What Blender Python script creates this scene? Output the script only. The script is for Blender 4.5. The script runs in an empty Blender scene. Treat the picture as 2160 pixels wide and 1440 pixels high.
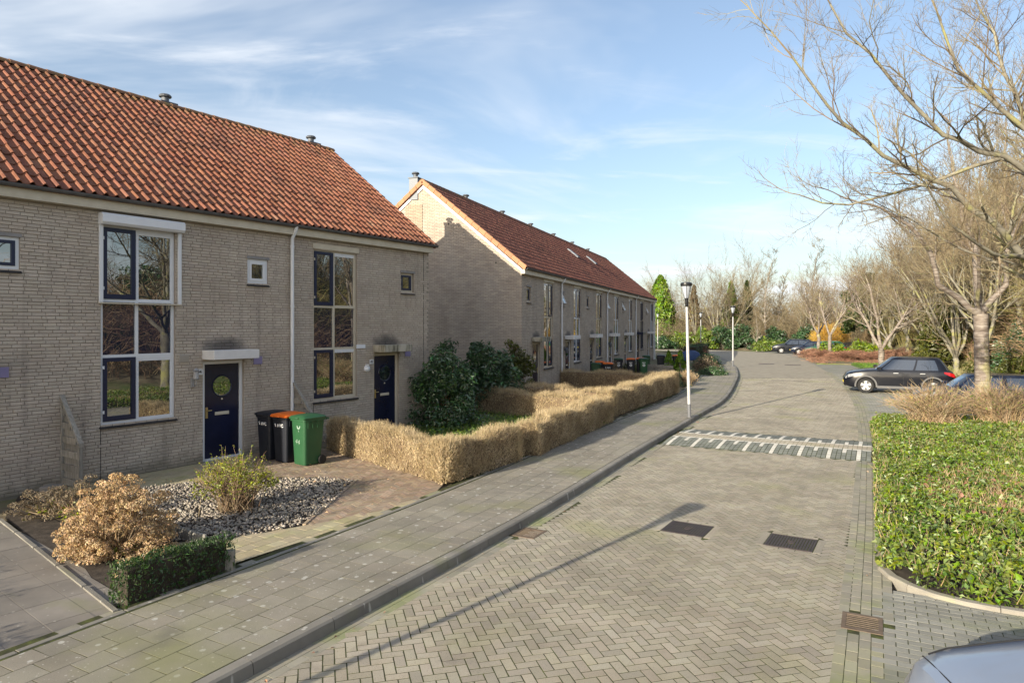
import bpy, math, random
import numpy as np
from mathutils import Vector, Matrix

rng = np.random.default_rng(7)
random.seed(7)
SC = bpy.context.scene
COL = SC.collection
R = math.radians

# ------------------------------------------------------------------ camera, sky, sun, exposure
cam_d = bpy.data.cameras.new('camera')
cam_d.sensor_width = 36.0
cam_d.lens = 24.0
cam_d.shift_y = -33.0 / 2160.0
cam_d.clip_start = 0.1
cam_d.clip_end = 3000.0
cam = bpy.data.objects.new('camera', cam_d)
cam.location = (0, 0, 2.95)
cam.rotation_euler = (R(90), 0, 0)
COL.objects.link(cam)
SC.camera = cam

SUN_EL = 17.0
SUN_H = Vector((0.648, 0.762))            # the way the light travels over the ground
SUN_H.normalize()

wd = bpy.data.worlds.new('World')
SC.world = wd
wd.use_nodes = True
nt = wd.node_tree
nt.nodes.clear()
w_out = nt.nodes.new('ShaderNodeOutputWorld')
w_bg = nt.nodes.new('ShaderNodeBackground')
w_sky = nt.nodes.new('ShaderNodeTexSky')
w_sky.sky_type = 'NISHITA'
w_sky.sun_disc = False
w_sky.sun_elevation = R(SUN_EL)
w_sky.sun_rotation = math.atan2(-SUN_H.x, -SUN_H.y)
w_sky.altitude = 0
w_sky.air_density = 0.95
w_sky.dust_density = 2.2
w_sky.ozone_density = 1.3
w_bg.inputs['Strength'].default_value = 0.125
# thin cirrus: streaky noise on a plane high above, mixed over the clear sky
tc = nt.nodes.new('ShaderNodeTexCoord')
sep = nt.nodes.new('ShaderNodeSeparateXYZ')
nt.links.new(tc.outputs['Generated'], sep.inputs[0])
def wmath(op, a, b=None):
    n = nt.nodes.new('ShaderNodeMath'); n.operation = op
    for i, q in enumerate((a, b)):
        if q is None: continue
        if isinstance(q, (int, float)): n.inputs[i].default_value = q
        else: nt.links.new(q, n.inputs[i])
    return n.outputs[0]
zz = wmath('ADD', wmath('MAXIMUM', sep.outputs[2], 0.0), 0.10)
comb = nt.nodes.new('ShaderNodeCombineXYZ')
nt.links.new(wmath('DIVIDE', sep.outputs[0], zz), comb.inputs[0])
nt.links.new(wmath('DIVIDE', sep.outputs[1], zz), comb.inputs[1])
def cloud(scale, stretch, rot, lo, hi, detail, rough, dist, off=(0, 0, 0)):
    mp = nt.nodes.new('ShaderNodeMapping')
    mp.inputs['Rotation'].default_value = (0, 0, R(rot))
    mp.inputs['Scale'].default_value = (stretch, 1, 1)
    mp.inputs['Location'].default_value = off
    nt.links.new(comb.outputs[0], mp.inputs['Vector'])
    nz = nt.nodes.new('ShaderNodeTexNoise')
    nz.inputs['Scale'].default_value = scale
    nz.inputs['Detail'].default_value = detail
    nz.inputs['Roughness'].default_value = rough
    nz.inputs['Distortion'].default_value = dist
    nt.links.new(mp.outputs[0], nz.inputs['Vector'])
    mr = nt.nodes.new('ShaderNodeMapRange')
    mr.interpolation_type = 'SMOOTHERSTEP'
    mr.inputs['From Min'].default_value = lo
    mr.inputs['From Max'].default_value = hi
    nt.links.new(nz.outputs['Fac'], mr.inputs['Value'])
    return mr.outputs[0]
c1 = cloud(0.42, 0.95, 20, 0.36, 0.70, 6, 0.58, 0.8, (2.3, 0.9, 0))
c2 = cloud(1.9, 0.42, 118, 0.47, 0.80, 7, 0.60, 0.7, (0.3, 2.1, 0))
cf = wmath('MINIMUM', wmath('ADD', wmath('MULTIPLY', c1, 0.78), wmath('MULTIPLY', c2, 0.44)), 0.9)
haze = wmath('MULTIPLY', wmath('POWER', wmath('SUBTRACT', 1.0, wmath('MINIMUM', wmath('MULTIPLY', wmath('ABSOLUTE', sep.outputs[2]), 4.0), 1.0)), 2.0), 0.42)
cf = wmath('MAXIMUM', wmath('MAXIMUM', cf, 0.08), haze)                        # whitish band of haze all round the horizon
mix = nt.nodes.new('ShaderNodeMixRGB')
mix.inputs[2].default_value = (4.6, 4.8, 5.05, 1)
nt.links.new(cf, mix.inputs[0])
nt.links.new(w_sky.outputs[0], mix.inputs[1])
nt.links.new(mix.outputs[0], w_bg.inputs['Color'])
nt.links.new(w_bg.outputs[0], w_out.inputs[0])

sun_d = bpy.data.lights.new('sun', 'SUN')
sun_d.energy = 5.0
sun_d.angle = R(0.32)
sun_d.color = (1.0, 0.90, 0.71)
sun = bpy.data.objects.new('sun', sun_d)
ce = math.cos(R(SUN_EL))
sun.rotation_euler = Vector((SUN_H.x * ce, SUN_H.y * ce, -math.sin(R(SUN_EL)))).to_track_quat('-Z', 'Y').to_euler()
sun.location = (-40, -50, 40)
COL.objects.link(sun)

SC.view_settings.view_transform = 'Standard'
SC.view_settings.look = 'None'
SC.view_settings.exposure = 0.88
SC.view_settings.gamma = 1.0
SC.render.engine = 'CYCLES'
SC.cycles.max_bounces = 6
SC.cycles.diffuse_bounces = 3
SC.cycles.glossy_bounces = 3
SC.cycles.transparent_max_bounces = 6
SC.cycles.use_denoising = True

# ------------------------------------------------------------------ helpers: objects
def put(name, mesh=None, parent=None, label=None, cat=None, group=None, kind=None, loc=None, rz=0.0):
    o = bpy.data.objects.new(name, mesh)
    COL.objects.link(o)
    if parent is not None: o.parent = parent
    if loc is not None: o.location = loc
    if rz: o.rotation_euler = (0, 0, rz)
    if label: o['label'] = label
    if cat: o['category'] = cat
    if group: o['group'] = group
    if kind: o['kind'] = kind
    return o

def npmesh(name, V, F, mat=None, smooth=False):
    """V (n,3), F (m,k) all faces with k corners, or a list of such arrays"""
    V = np.asarray(V, dtype=np.float32)
    Fs = F if isinstance(F, list) else [F]
    Fs = [np.asarray(f, dtype=np.int32) for f in Fs if len(f)]
    me = bpy.data.meshes.new(name)
    me.vertices.add(len(V))
    me.vertices.foreach_set('co', V.ravel())
    nl = sum(f.size for f in Fs)
    npol = sum(len(f) for f in Fs)
    me.loops.add(nl)
    me.loops.foreach_set('vertex_index', np.concatenate([f.ravel() for f in Fs]))
    me.polygons.add(npol)
    sizes = np.concatenate([np.full(len(f), f.shape[1], dtype=np.int32) for f in Fs])
    st = np.concatenate([[0], np.cumsum(sizes)[:-1]]).astype(np.int32)
    me.polygons.foreach_set('loop_start', st)
    me.polygons.foreach_set('loop_total', sizes)
    me.polygons.foreach_set('use_smooth', np.full(npol, bool(smooth), dtype=bool))
    me.update(calc_edges=True)
    if mat is not None: me.materials.append(mat)
    return me

class G:
    """collects boxes, prisms, tubes and lathed shapes into one mesh"""
    def __init__(s): s.v = []; s.f = []
    def add(s, vs, fs):
        o = len(s.v); s.v += [tuple(q) for q in vs]; s.f += [tuple(i + o for i in f) for f in fs]; return s
    def box(s, x0, x1, y0, y1, z0, z1):
        return s.add([(x0,y0,z0),(x1,y0,z0),(x1,y1,z0),(x0,y1,z0),(x0,y0,z1),(x1,y0,z1),(x1,y1,z1),(x0,y1,z1)],
              [(0,3,2,1),(4,5,6,7),(0,1,5,4),(1,2,6,5),(2,3,7,6),(3,0,4,7)])
    def bbox(s, x0, x1, y0, y1, z0, z1, b=.006):
        """box with chamfered edges on top and at the corners"""
        def ring(i, z): return [(x0+i,y0+b,z),(x0+b,y0+i,z),(x1-b,y0+i,z),(x1-i,y0+b,z),(x1-i,y1-b,z),(x1-b,y1-i,z),(x0+b,y1-i,z),(x0+i,y1-b,z)]
        vs = ring(b*.7, z0) + ring(0, z0+b) + ring(0, z1-b) + ring(b*.7, z1)
        fs = [tuple(range(7,-1,-1)), tuple(range(24,32))]
        for k in range(3):
            for i in range(8): fs.append((k*8+i, k*8+(i+1)%8, k*8+8+(i+1)%8, k*8+8+i))
        return s.add(vs, fs)
    def prism(s, pts, lo, hi, axis='y'):
        """pts 2-D; axis is the extrusion axis: y -> pts are (x,z), x -> (y,z), z -> (x,y)"""
        n = len(pts)
        def m(p, t): return {'y': (p[0], t, p[1]), 'x': (t, p[0], p[1]), 'z': (p[0], p[1], t)}[axis]
        vs = [m(p, lo) for p in pts] + [m(p, hi) for p in pts]
        fs = [tuple(range(n)), tuple(range(2*n-1, n-1, -1))] + [(i, n+i, n+(i+1)%n, (i+1)%n) for i in range(n)]
        return s.add(vs, fs)
    def tube(s, path, rad, n=8, caps=True):
        path = [Vector(p) for p in path]
        if not isinstance(rad, (list, tuple)): rad = [rad]*len(path)
        rings = []
        up = None
        for i, p in enumerate(path):
            d = (path[min(i+1, len(path)-1)] - path[max(i-1, 0)]).normalized()
            if up is None:
                up = Vector((0,0,1)) if abs(d.z) < .9 else Vector((1,0,0))
            a = d.cross(up).normalized(); b = a.cross(d).normalized(); up = b
            rings.append([p + (a*math.cos(2*math.pi*k/n) + b*math.sin(2*math.pi*k/n))*rad[i] for k in range(n)])
        vs = [q for r in rings for q in r]; fs = []
        for i in range(len(path)-1):
            for k in range(n): fs.append((i*n+k, i*n+(k+1)%n, (i+1)*n+(k+1)%n, (i+1)*n+k))
        if caps: fs += [tuple(range(n-1,-1,-1)), tuple(range((len(path)-1)*n, len(path)*n))]
        return s.add(vs, fs)
    def lathe(s, prof, n=20, c=(0,0,0), axis='z'):
        """prof: (radius, height) pairs"""
        vs = []; fs = []
        for r, h in prof:
            for k in range(n):
                a = 2*math.pi*k/n
                p = (r*math.cos(a), r*math.sin(a), h)
                if axis == 'y': p = (p[0], p[2], p[1])
                elif axis == 'x': p = (p[2], p[0], p[1])
                vs.append((p[0]+c[0], p[1]+c[1], p[2]+c[2]))
        for i in range(len(prof)-1):
            for k in range(n): fs.append((i*n+k, i*n+(k+1)%n, (i+1)*n+(k+1)%n, (i+1)*n+k))
        fs += [tuple(range(n-1,-1,-1)), tuple(range((len(prof)-1)*n, len(prof)*n))]
        return s.add(vs, fs)
    def mesh(s, name, mat=None, smooth=False, fix=True):
        me = bpy.data.meshes.new(name)
        me.from_pydata(s.v, [], s.f)
        if fix:
            import bmesh
            bm = bmesh.new(); bm.from_mesh(me)
            bmesh.ops.recalc_face_normals(bm, faces=bm.faces)
            bm.to_mesh(me); bm.free()
        for p in me.polygons: p.use_smooth = bool(smooth)
        if smooth:
            try: me.set_sharp_from_angle(angle=R(40))
            except Exception: pass
        if mat is not None: me.materials.append(mat)
        return me
    def put(s, name, mat, parent=None, smooth=False, **kw):
        return put(name, s.mesh(name, mat, smooth), parent, **kw)

# ------------------------------------------------------------------ helpers: materials
def M(name, cols, scale=3.0, rough=.8, bump=0.0, bscale=60.0, isl=0.0, hue=0.0, metal=0.0, spec=.4,
      detail=5.0, dist=0.0, coat=0.0, trans=0.0, speck=None, obj=None, extra=None, stretch=None, pos=None):
    """cols: colours along a noise in world space; isl: brightness change from piece to piece;
       speck: (colour, scale, threshold, strength) spots; trans: light passing through a leaf"""
    m = bpy.data.materials.new(name); m.use_nodes = True
    t = m.node_tree; t.nodes.clear()
    N = t.nodes.new; L = t.links.new
    out = N('ShaderNodeOutputMaterial')
    if obj is not None:
        tcn = N('ShaderNodeTexCoord'); tcn.object = obj; vec = tcn.outputs['Object']
    else:
        geo = N('ShaderNodeNewGeometry'); vec = geo.outputs['Position']
    base = vec
    if stretch:
        mp = N('ShaderNodeMapping'); mp.inputs['Scale'].default_value = stretch
        L(vec, mp.inputs['Vector']); vec = mp.outputs[0]
    nz = N('ShaderNodeTexNoise'); nz.inputs['Scale'].default_value = scale
    nz.inputs['Detail'].default_value = detail; nz.inputs['Distortion'].default_value = dist
    nz.inputs['Roughness'].default_value = .6
    L(vec, nz.inputs['Vector'])
    cr = N('ShaderNodeValToRGB')
    el = cr.color_ramp.elements
    n = len(cols)
    if pos is None: pos = [.5] if n == 1 else [.28 + .44*i/(n-1) for i in range(n)]
    el[0].position = pos[0]; el[0].color = (*cols[0], 1)
    if n > 1:
        el[1].position = pos[-1]; el[1].color = (*cols[-1], 1)
        for i in range(1, n-1):
            e = el.new(pos[i]); e.color = (*cols[i], 1)
    else:
        el[1].color = (*cols[0], 1)
    L(nz.outputs['Fac'], cr.inputs[0])
    col = cr.outputs[0]
    def math_(op, a, b):
        q = N('ShaderNodeMath'); q.operation = op
        for i, w in enumerate((a, b)):
            if isinstance(w, (int, float)): q.inputs[i].default_value = w
            else: L(w, q.inputs[i])
        return q.outputs[0]
    if isl or hue:
        g2 = N('ShaderNodeNewGeometry'); oi = N('ShaderNodeObjectInfo')
        rnd = math_('FRACT', math_('ADD', g2.outputs['Random Per Island'], oi.outputs['Random']), 0)
        hs = N('ShaderNodeHueSaturation')
        L(math_('ADD', math_('MULTIPLY', rnd, 2*isl), 1-isl), hs.inputs['Value'])
        if hue:
            r2 = math_('FRACT', math_('MULTIPLY', rnd, 7.31), 0)
            L(math_('ADD', math_('MULTIPLY', r2, 2*hue), .5-hue), hs.inputs['Hue'])
            r3 = math_('FRACT', math_('MULTIPLY', rnd, 13.7), 0)
            L(math_('ADD', math_('MULTIPLY', r3, hue*16), 1-hue*8), hs.inputs['Saturation'])
        L(col, hs.inputs['Color']); col = hs.outputs[0]
    for sp in (speck or []):
        c, s_, th, st, kind = sp
        if kind == 'v':
            vz = N('ShaderNodeTexVoronoi'); vz.voronoi_dimensions = '2D'; vz.inputs['Scale'].default_value = s_
            n3 = N('ShaderNodeTexNoise'); n3.inputs['Scale'].default_value = s_*1.7
            L(base, vz.inputs['Vector']); L(base, n3.inputs['Vector'])
            wc = N('ShaderNodeSeparateColor'); L(vz.outputs['Color'], wc.inputs[0])
            val = math_('SUBTRACT', math_('MULTIPLY', wc.outputs[0], th), math_('ADD', vz.outputs['Distance'], math_('MULTIPLY', n3.outputs['Fac'], .14)))
            mr = N('ShaderNodeMapRange'); mr.inputs['From Min'].default_value = 0.0; mr.inputs['From Max'].default_value = .05
        else:
            n3 = N('ShaderNodeTexNoise'); n3.inputs['Scale'].default_value = s_; n3.inputs['Detail'].default_value = 6
            L(base, n3.inputs['Vector']); val = n3.outputs['Fac']
            mr = N('ShaderNodeMapRange'); mr.inputs['From Min'].default_value = th; mr.inputs['From Max'].default_value = th+.12
        mr.inputs['To Max'].default_value = st
        L(val, mr.inputs['Value'])
        mx = N('ShaderNodeMixRGB'); mx.inputs[2].default_value = (*c, 1)
        L(mr.outputs[0], mx.inputs[0]); L(col, mx.inputs[1]); col = mx.outputs[0]
    if extra: col = extra(t, N, L, math_, base, col)
    if trans:
        df = N('ShaderNodeBsdfDiffuse'); tr = N('ShaderNodeBsdfTranslucent'); gl = N('ShaderNodeBsdfGlossy')
        gl.inputs['Roughness'].default_value = .45
        L(col, df.inputs['Color']); L(col, tr.inputs['Color'])
        ms = N('ShaderNodeMixShader'); ms.inputs[0].default_value = trans
        L(df.outputs[0], ms.inputs[1]); L(tr.outputs[0], ms.inputs[2])
        m2 = N('ShaderNodeMixShader'); m2.inputs[0].default_value = spec*.1
        L(ms.outputs[0], m2.inputs[1]); L(gl.outputs[0], m2.inputs[2])
        L(m2.outputs[0], out.inputs[0])
        return m
    bs = N('ShaderNodeBsdfPrincipled')
    L(col, bs.inputs['Base Color'])
    bs.inputs['Roughness'].default_value = rough
    bs.inputs['Metallic'].default_value = metal
    bs.inputs['Specular IOR Level'].default_value = spec
    bs.inputs['Coat Weight'].default_value = coat
    bs.inputs['Coat Roughness'].default_value = .04
    if bump:
        bz = N('ShaderNodeTexNoise'); bz.inputs['Scale'].default_value = bscale; bz.inputs['Detail'].default_value = 4
        L(vec, bz.inputs['Vector'])
        bp = N('ShaderNodeBump'); bp.inputs['Strength'].default_value = bump; bp.inputs['Distance'].default_value = .01
        L(bz.outputs['Fac'], bp.inputs['Height']); L(bp.outputs[0], bs.inputs['Normal'])
    L(bs.outputs[0], out.inputs[0])
    return m

def glass_mat(name, tint=(.012,.014,.02), mirror=.24, wave=.02):
    m = bpy.data.materials.new(name); m.use_nodes = True
    t = m.node_tree; t.nodes.clear(); N = t.nodes.new; L = t.links.new
    out = N('ShaderNodeOutputMaterial'); df = N('ShaderNodeBsdfDiffuse'); gl = N('ShaderNodeBsdfGlossy')
    df.inputs['Color'].default_value = (*tint, 1); gl.inputs['Roughness'].default_value = .004
    gl.inputs['Color'].default_value = (.93, .97, 1, 1)
    fr = N('ShaderNodeFresnel'); fr.inputs['IOR'].default_value = 1.5
    ma = N('ShaderNodeMath'); ma.operation = 'ADD'; ma.use_clamp = True; ma.inputs[1].default_value = mirror
    L(fr.outputs[0], ma.inputs[0])
    geo = N('ShaderNodeNewGeometry'); nz = N('ShaderNodeTexNoise'); nz.inputs['Scale'].default_value = 1.6
    L(geo.outputs['Position'], nz.inputs['Vector'])
    bp = N('ShaderNodeBump'); bp.inputs['Strength'].default_value = wave; bp.inputs['Distance'].default_value = .05
    L(nz.outputs['Fac'], bp.inputs['Height']); L(bp.outputs[0], gl.inputs['Normal'])
    ms = N('ShaderNodeMixShader'); L(ma.outputs[0], ms.inputs[0]); L(df.outputs[0], ms.inputs[1]); L(gl.outputs[0], ms.inputs[2])
    L(ms.outputs[0], out.inputs[0])
    return m

def plain(name, c, rough=.5, **k): return M(name, [c], rough=rough, **k)

# ------------------------------------------------------------------ helpers: bulk geometry
def inframe(P, margin=40):
    P = np.asarray(P); Y = np.maximum(P[:, 1], .01)
    px = 1080 + 1440*P[:, 0]/Y; py = 687 - 1440*(P[:, 2]-2.95)/Y
    return (P[:, 1] > 1) & (px > -margin) & (px < 2160+margin) & (py > -margin) & (py < 1440+margin)

def paver_geo(C, LX, LY, ang, h=.03, ch=.006):
    """paving pieces: a block with a chamfered top; C at the middle of the top face"""
    C = np.asarray(C, float); n = len(C)
    LX = np.broadcast_to(LX, n)/2; LY = np.broadcast_to(LY, n)/2; ang = np.broadcast_to(ang, n)
    sx = np.array([-1,1,1,-1]); sy = np.array([-1,-1,1,1])
    x = np.concatenate([LX[:,None]*sx, (LX-ch)[:,None]*sx], 1); y = np.concatenate([LY[:,None]*sy, (LY-ch)[:,None]*sy], 1)
    z = np.array([-h]*4 + [0]*4)
    ca, sa = np.cos(ang)[:,None], np.sin(ang)[:,None]
    V = np.stack([C[:,0:1]+x*ca-y*sa, C[:,1:2]+x*sa+y*ca, C[:,2:3]+z[None]+0*x], 2).reshape(-1,3)
    q = np.array([[4,5,6,7],[0,1,5,4],[1,2,6,5],[2,3,7,6],[3,0,4,7]])
    F = (np.arange(n)[:,None,None]*8 + q[None]).reshape(-1,4)
    return V, F

def lay(piece, C, LX, LY, ang, mat, parent, h=.03, ch=.006, n=300, rest='rest'):
    """the n pieces that show largest become objects, the others one part of kind stuff"""
    C = np.asarray(C, float)
    if not len(C): return
    LX = np.broadcast_to(LX, len(C)); LY = np.broadcast_to(LY, len(C)); ang = np.broadcast_to(ang, len(C))
    d = np.linalg.norm(C - np.array([0,0,2.95]), axis=1) + np.where(inframe(C, 10), 0, 1000)
    order = np.argsort(d)
    sel = order[:n]; sel = sel[d[sel] < 1000]
    oth = np.setdiff1d(np.arange(len(C)), sel)
    cache = {}
    for i in sel:
        k = (round(float(LX[i]),3), round(float(LY[i]),3))
        if k not in cache:
            V, F = paver_geo([(0,0,0)], k[0], k[1], 0, h, ch); cache[k] = npmesh(piece, V, F, mat)
        o = bpy.data.objects.new(piece, cache[k]); COL.objects.link(o); o.parent = parent
        o.location = C[i]; o.rotation_euler = (0, 0, float(ang[i]))
    if len(oth):
        V, F = paver_geo(C[oth], LX[oth], LY[oth], ang[oth], h, ch)
        put(rest, npmesh(rest, V, F, mat), parent, kind='stuff')

def tubes_geo(P0, P1, R0, R1, n=3):
    P0 = np.asarray(P0, float); P1 = np.asarray(P1, float)
    d = P1-P0; d /= np.maximum(np.linalg.norm(d, axis=1, keepdims=True), 1e-6)
    up = np.where(np.abs(d[:,2:3]) < .9, np.array([[0,0,1.]]), np.array([[1.,0,0]]))
    a = np.cross(d, up); a /= np.linalg.norm(a, axis=1, keepdims=True); b = np.cross(a, d)
    V = []
    for P, r in ((P0, R0), (P1, R1)):
        r = np.asarray(r, float).reshape(-1, 1)
        for k in range(n):
            t = 2*math.pi*k/n
            V.append(P + (a*math.cos(t)+b*math.sin(t))*r)
    V = np.stack(V, 1).reshape(-1, 3)
    q = np.array([[k, (k+1)%n, n+(k+1)%n, n+k] for k in range(n)])
    F = (np.arange(len(P0))[:,None,None]*2*n + q[None]).reshape(-1,4)
    return V, F

def limbs_geo(polys, n):
    """continuous tubes along polylines; polys: list of (points, radii)"""
    by = {}
    for P, r in polys: by.setdefault(len(P), []).append((P, r))
    parts = []
    for m, ps in by.items():
        P = np.array([p for p, _ in ps], float); r = np.array([q for _, q in ps], float); b = len(P)
        D = np.empty_like(P); D[:,1:-1] = P[:,2:]-P[:,:-2]; D[:,0] = P[:,1]-P[:,0]; D[:,-1] = P[:,-1]-P[:,-2]
        D /= np.maximum(np.linalg.norm(D, axis=2, keepdims=True), 1e-6)
        ov = P[:,-1]-P[:,0]; ref = np.zeros((b,3)); ref[np.arange(b), np.abs(ov).argmin(1)] = 1
        A = np.cross(D, ref[:,None,:]); A /= np.maximum(np.linalg.norm(A, axis=2, keepdims=True), 1e-6); B = np.cross(A, D)
        V = np.stack([P+(A*math.cos(2*math.pi*k/n)+B*math.sin(2*math.pi*k/n))*r[...,None] for k in range(n)], 2).reshape(-1,3)
        i = np.arange(m-1); q = np.array([[i_*n+k, i_*n+(k+1)%n, (i_+1)*n+(k+1)%n, (i_+1)*n+k] for i_ in i for k in range(n)])
        parts.append((V, (np.arange(b)[:,None,None]*m*n+q[None]).reshape(-1,4)))
    return merge(parts)

def leaves_geo(P, Nn, size, rg, aspect=.55, jit=.6):
    """folded leaf of two triangles; P (n,3), Nn (n,3) rough normals"""
    n = len(P)
    nn = Nn + rg.normal(0, jit, (n,3)); nn /= np.maximum(np.linalg.norm(nn, axis=1, keepdims=True), 1e-6)
    r = rg.normal(0, 1, (n,3)); a = np.cross(nn, r); a /= np.maximum(np.linalg.norm(a, axis=1, keepdims=True), 1e-6)
    b = np.cross(nn, a)
    s = (np.asarray(size)*np.clip(rg.lognormal(0, .32, n), .4, 2.0)).reshape(-1,1)
    fold = nn*s*.18
    V = np.stack([P - a*s*.5, P + b*s*aspect*.5 + fold, P + a*s*.5, P - b*s*aspect*.5 + fold], 1).reshape(-1,3)
    i = np.arange(n)[:,None]*4
    F = np.concatenate([i+np.array([[0,1,2]]), i+np.array([[0,2,3]])], 0)
    return V, F

def merge(parts):
    Vs, Fs, o = [], {}, 0
    for V, F in parts:
        F = np.asarray(F)
        Fs.setdefault(F.shape[1], []).append(F+o); Vs.append(V); o += len(V)
    return np.concatenate(Vs), [np.concatenate(f) for f in Fs.values()]

def poly_in(P, poly):
    x, y = P[:,0], P[:,1]; ins = np.zeros(len(P), bool); n = len(poly)
    for i in range(n):
        x0,y0 = poly[i]; x1,y1 = poly[(i+1)%n]
        c = ((y0 > y) != (y1 > y)) & (x < (x1-x0)*(y-y0)/((y1-y0) if y1 != y0 else 1e-9)+x0)
        ins ^= c
    return ins

def catmull(pts, step=.25):
    P = np.array(pts, float); P = np.vstack([2*P[0]-P[1], P, 2*P[-1]-P[-2]])
    out = []
    for i in range(1, len(P)-2):
        n = max(2, int(np.linalg.norm(P[i+1]-P[i])/step))
        t = (np.arange(n)/n)[:,None]
        p0,p1,p2,p3 = P[i-1],P[i],P[i+1],P[i+2]
        out.append(.5*((2*p1)+(-p0+p2)*t+(2*p0-5*p1+4*p2-p3)*t*t+(-p0+3*p1-3*p2+p3)*t**3))
    out.append(P[-2][None]); return np.vstack(out)

class Path:
    """a plan curve measured by its length; off > 0 is to the right of travel"""
    def __init__(s, pts, step=.25):
        s.p = catmull(pts, step); d = np.diff(s.p, axis=0)
        s.s = np.concatenate([[0], np.cumsum(np.linalg.norm(d, axis=1))]); s.len = s.s[-1]
        t = np.gradient(s.p, axis=0); s.t = t/np.linalg.norm(t, axis=1, keepdims=True)
    def at(s, u, off=0.0):
        u = np.asarray(u, float)
        x = np.interp(u, s.s, s.p[:,0]); y = np.interp(u, s.s, s.p[:,1])
        tx = np.interp(u, s.s, s.t[:,0]); ty = np.interp(u, s.s, s.t[:,1])
        l = np.hypot(tx, ty); tx, ty = tx/l, ty/l
        return np.stack([x+ty*off, y-tx*off], -1), np.arctan2(ty, tx)
    def sd(s, P):
        """signed distance: > 0 right of travel"""
        P = np.asarray(P, float)[:, :2]
        out = np.empty(len(P)); arc = np.empty(len(P))
        q = s.p[::2]; tq = s.t[::2]; sq = s.s[::2]
        for k in range(0, len(P), 4000):
            c = P[k:k+4000]
            D = c[:,None,:]-q[None]; dd = (D**2).sum(2); i = dd.argmin(1)
            v = D[np.arange(len(c)), i]; t = tq[i]
            cr = v[:,0]*t[:,1]-v[:,1]*t[:,0]
            out[k:k+4000] = np.where(np.abs((v*t).sum(1)) < 1.0, cr, np.sign(cr)*np.sqrt(dd[np.arange(len(c)), i]))
            arc[k:k+4000] = sq[i]+np.clip((v*t).sum(1), -.6, .6)
        return out, arc

def strip(path, o0, o1, z, s0, s1, step=.5):
    u = np.arange(s0, s1+1e-6, step)
    a, _ = path.at(u, o0); b, _ = path.at(u, o1)
    n = len(u)
    z0, z1 = (z if isinstance(z, tuple) else (z, z))
    V = np.vstack([np.c_[a, np.full(n, z0)], np.c_[b, np.full(n, z1)]])
    i = np.arange(n-1)
    return V, np.stack([i, n+i, n+i+1, i+1], 1)

def sheet(name, poly, z, mat, parent=None, **kw):
    me = bpy.data.meshes.new(name)
    me.from_pydata([(x, y, z) for x, y in poly], [], [tuple(range(len(poly)))])
    me.materials.append(mat)
    if me.polygons[0].normal.z < 0: me.flip_normals()
    return put(name, me, parent, **kw)

def text(name, body, size, mat, parent, M4, extrude=.0015, bold=0.0):
    cu = bpy.data.curves.new(name, 'FONT'); cu.body = body; cu.size = size; cu.extrude = extrude; cu.offset = bold
    cu.align_x = 'CENTER'; cu.align_y = 'CENTER'; cu.resolution_u = 3
    o = bpy.data.objects.new('tmp', cu); COL.objects.link(o)
    me = bpy.data.meshes.new_from_object(o.evaluated_get(bpy.context.evaluated_depsgraph_get()))
    bpy.data.objects.remove(o); bpy.data.curves.remove(cu)
    me.transform(M4); me.materials.clear(); me.materials.append(mat); me.name = name
    return put(name, me, parent)

# ------------------------------------------------------------------ plan of the street
KE = Path([(-9.3,-6.5),(-5.0,1.1),(-2.21,6.14),(-.28,9.6),(1.1,12.3),(3.0,16.25),(6.3,22.9),(8.85,28.2),(12.4,37.6),(14.45,43.6),(16.7,51.2),(19.2,62),(20.6,71),(19.6,78),(14,83.5),(2,87)])
RE = Path([(-4.4,-7.5),(-.4,.0),(3.41,7.15),(5.28,10.65),(7.06,14.05),(8.92,17.6),(11.04,21.85),(14.35,28.9),(18.47,39.1),(24.4,56.7),(28.0,69),(29.0,77),(26.5,85),(19,90.5),(4,94)])
def arc_at_y(path, y):
    i = int(np.argmax(path.p[:,1] >= y)); return float(path.s[i])
def ks(y): return arc_at_y(KE, y)
def rs(y): return arc_at_y(RE, y)
ROAD_Z = -.12

m_soil = M('soil', [(.018,.013,.010),(.045,.034,.026),(.075,.060,.048)], scale=6, rough=.95, bump=.6, bscale=30)
def ground_extra(t, N, L, mth, base, col):
    n3 = N('ShaderNodeTexNoise'); n3.inputs['Scale'].default_value = .35; n3.inputs['Detail'].default_value = 5
    L(base, n3.inputs['Vector'])
    mr = N('ShaderNodeMapRange'); mr.inputs['From Min'].default_value = .46; mr.inputs['From Max'].default_value = .6
    L(n3.outputs['Fac'], mr.inputs['Value'])
    mx = N('ShaderNodeMixRGB'); mx.inputs[2].default_value = (.10,.135,.04,1)
    L(mr.outputs[0], mx.inputs[0]); L(col, mx.inputs[1]); return mx.outputs[0]
m_ground = M('ground_earth', [(.07,.055,.035),(.17,.135,.085),(.24,.20,.13)], scale=1.7, rough=.95, bump=.6, bscale=12, extra=ground_extra)
m_sand = M('joint_moss', [(.018,.018,.011),(.042,.046,.014),(.085,.10,.018)], scale=9, rough=.95, bump=.3)
m_road_far = M('road_paving_far', [(.24,.212,.166),(.30,.267,.21),(.35,.315,.25)], scale=2.2, rough=.85, bump=.25, bscale=30)
m_rbrick = M('road_brick', [(.255,.226,.176),(.33,.295,.232),(.39,.352,.282)], scale=.8, rough=.85, bump=.55, bscale=260, isl=.15, hue=.012,
             speck=[((.29,.29,.13), .55, .56, .5, 'n'), ((.17,.15,.125), .33, .55, .45, 'n'), ((.14,.125,.11), 2.1, .64, .5, 'n'), ((.09,.08,.075), 120, .58, .75, 'n'), ((.62,.59,.54), 150, .60, .6, 'n')])
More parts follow.
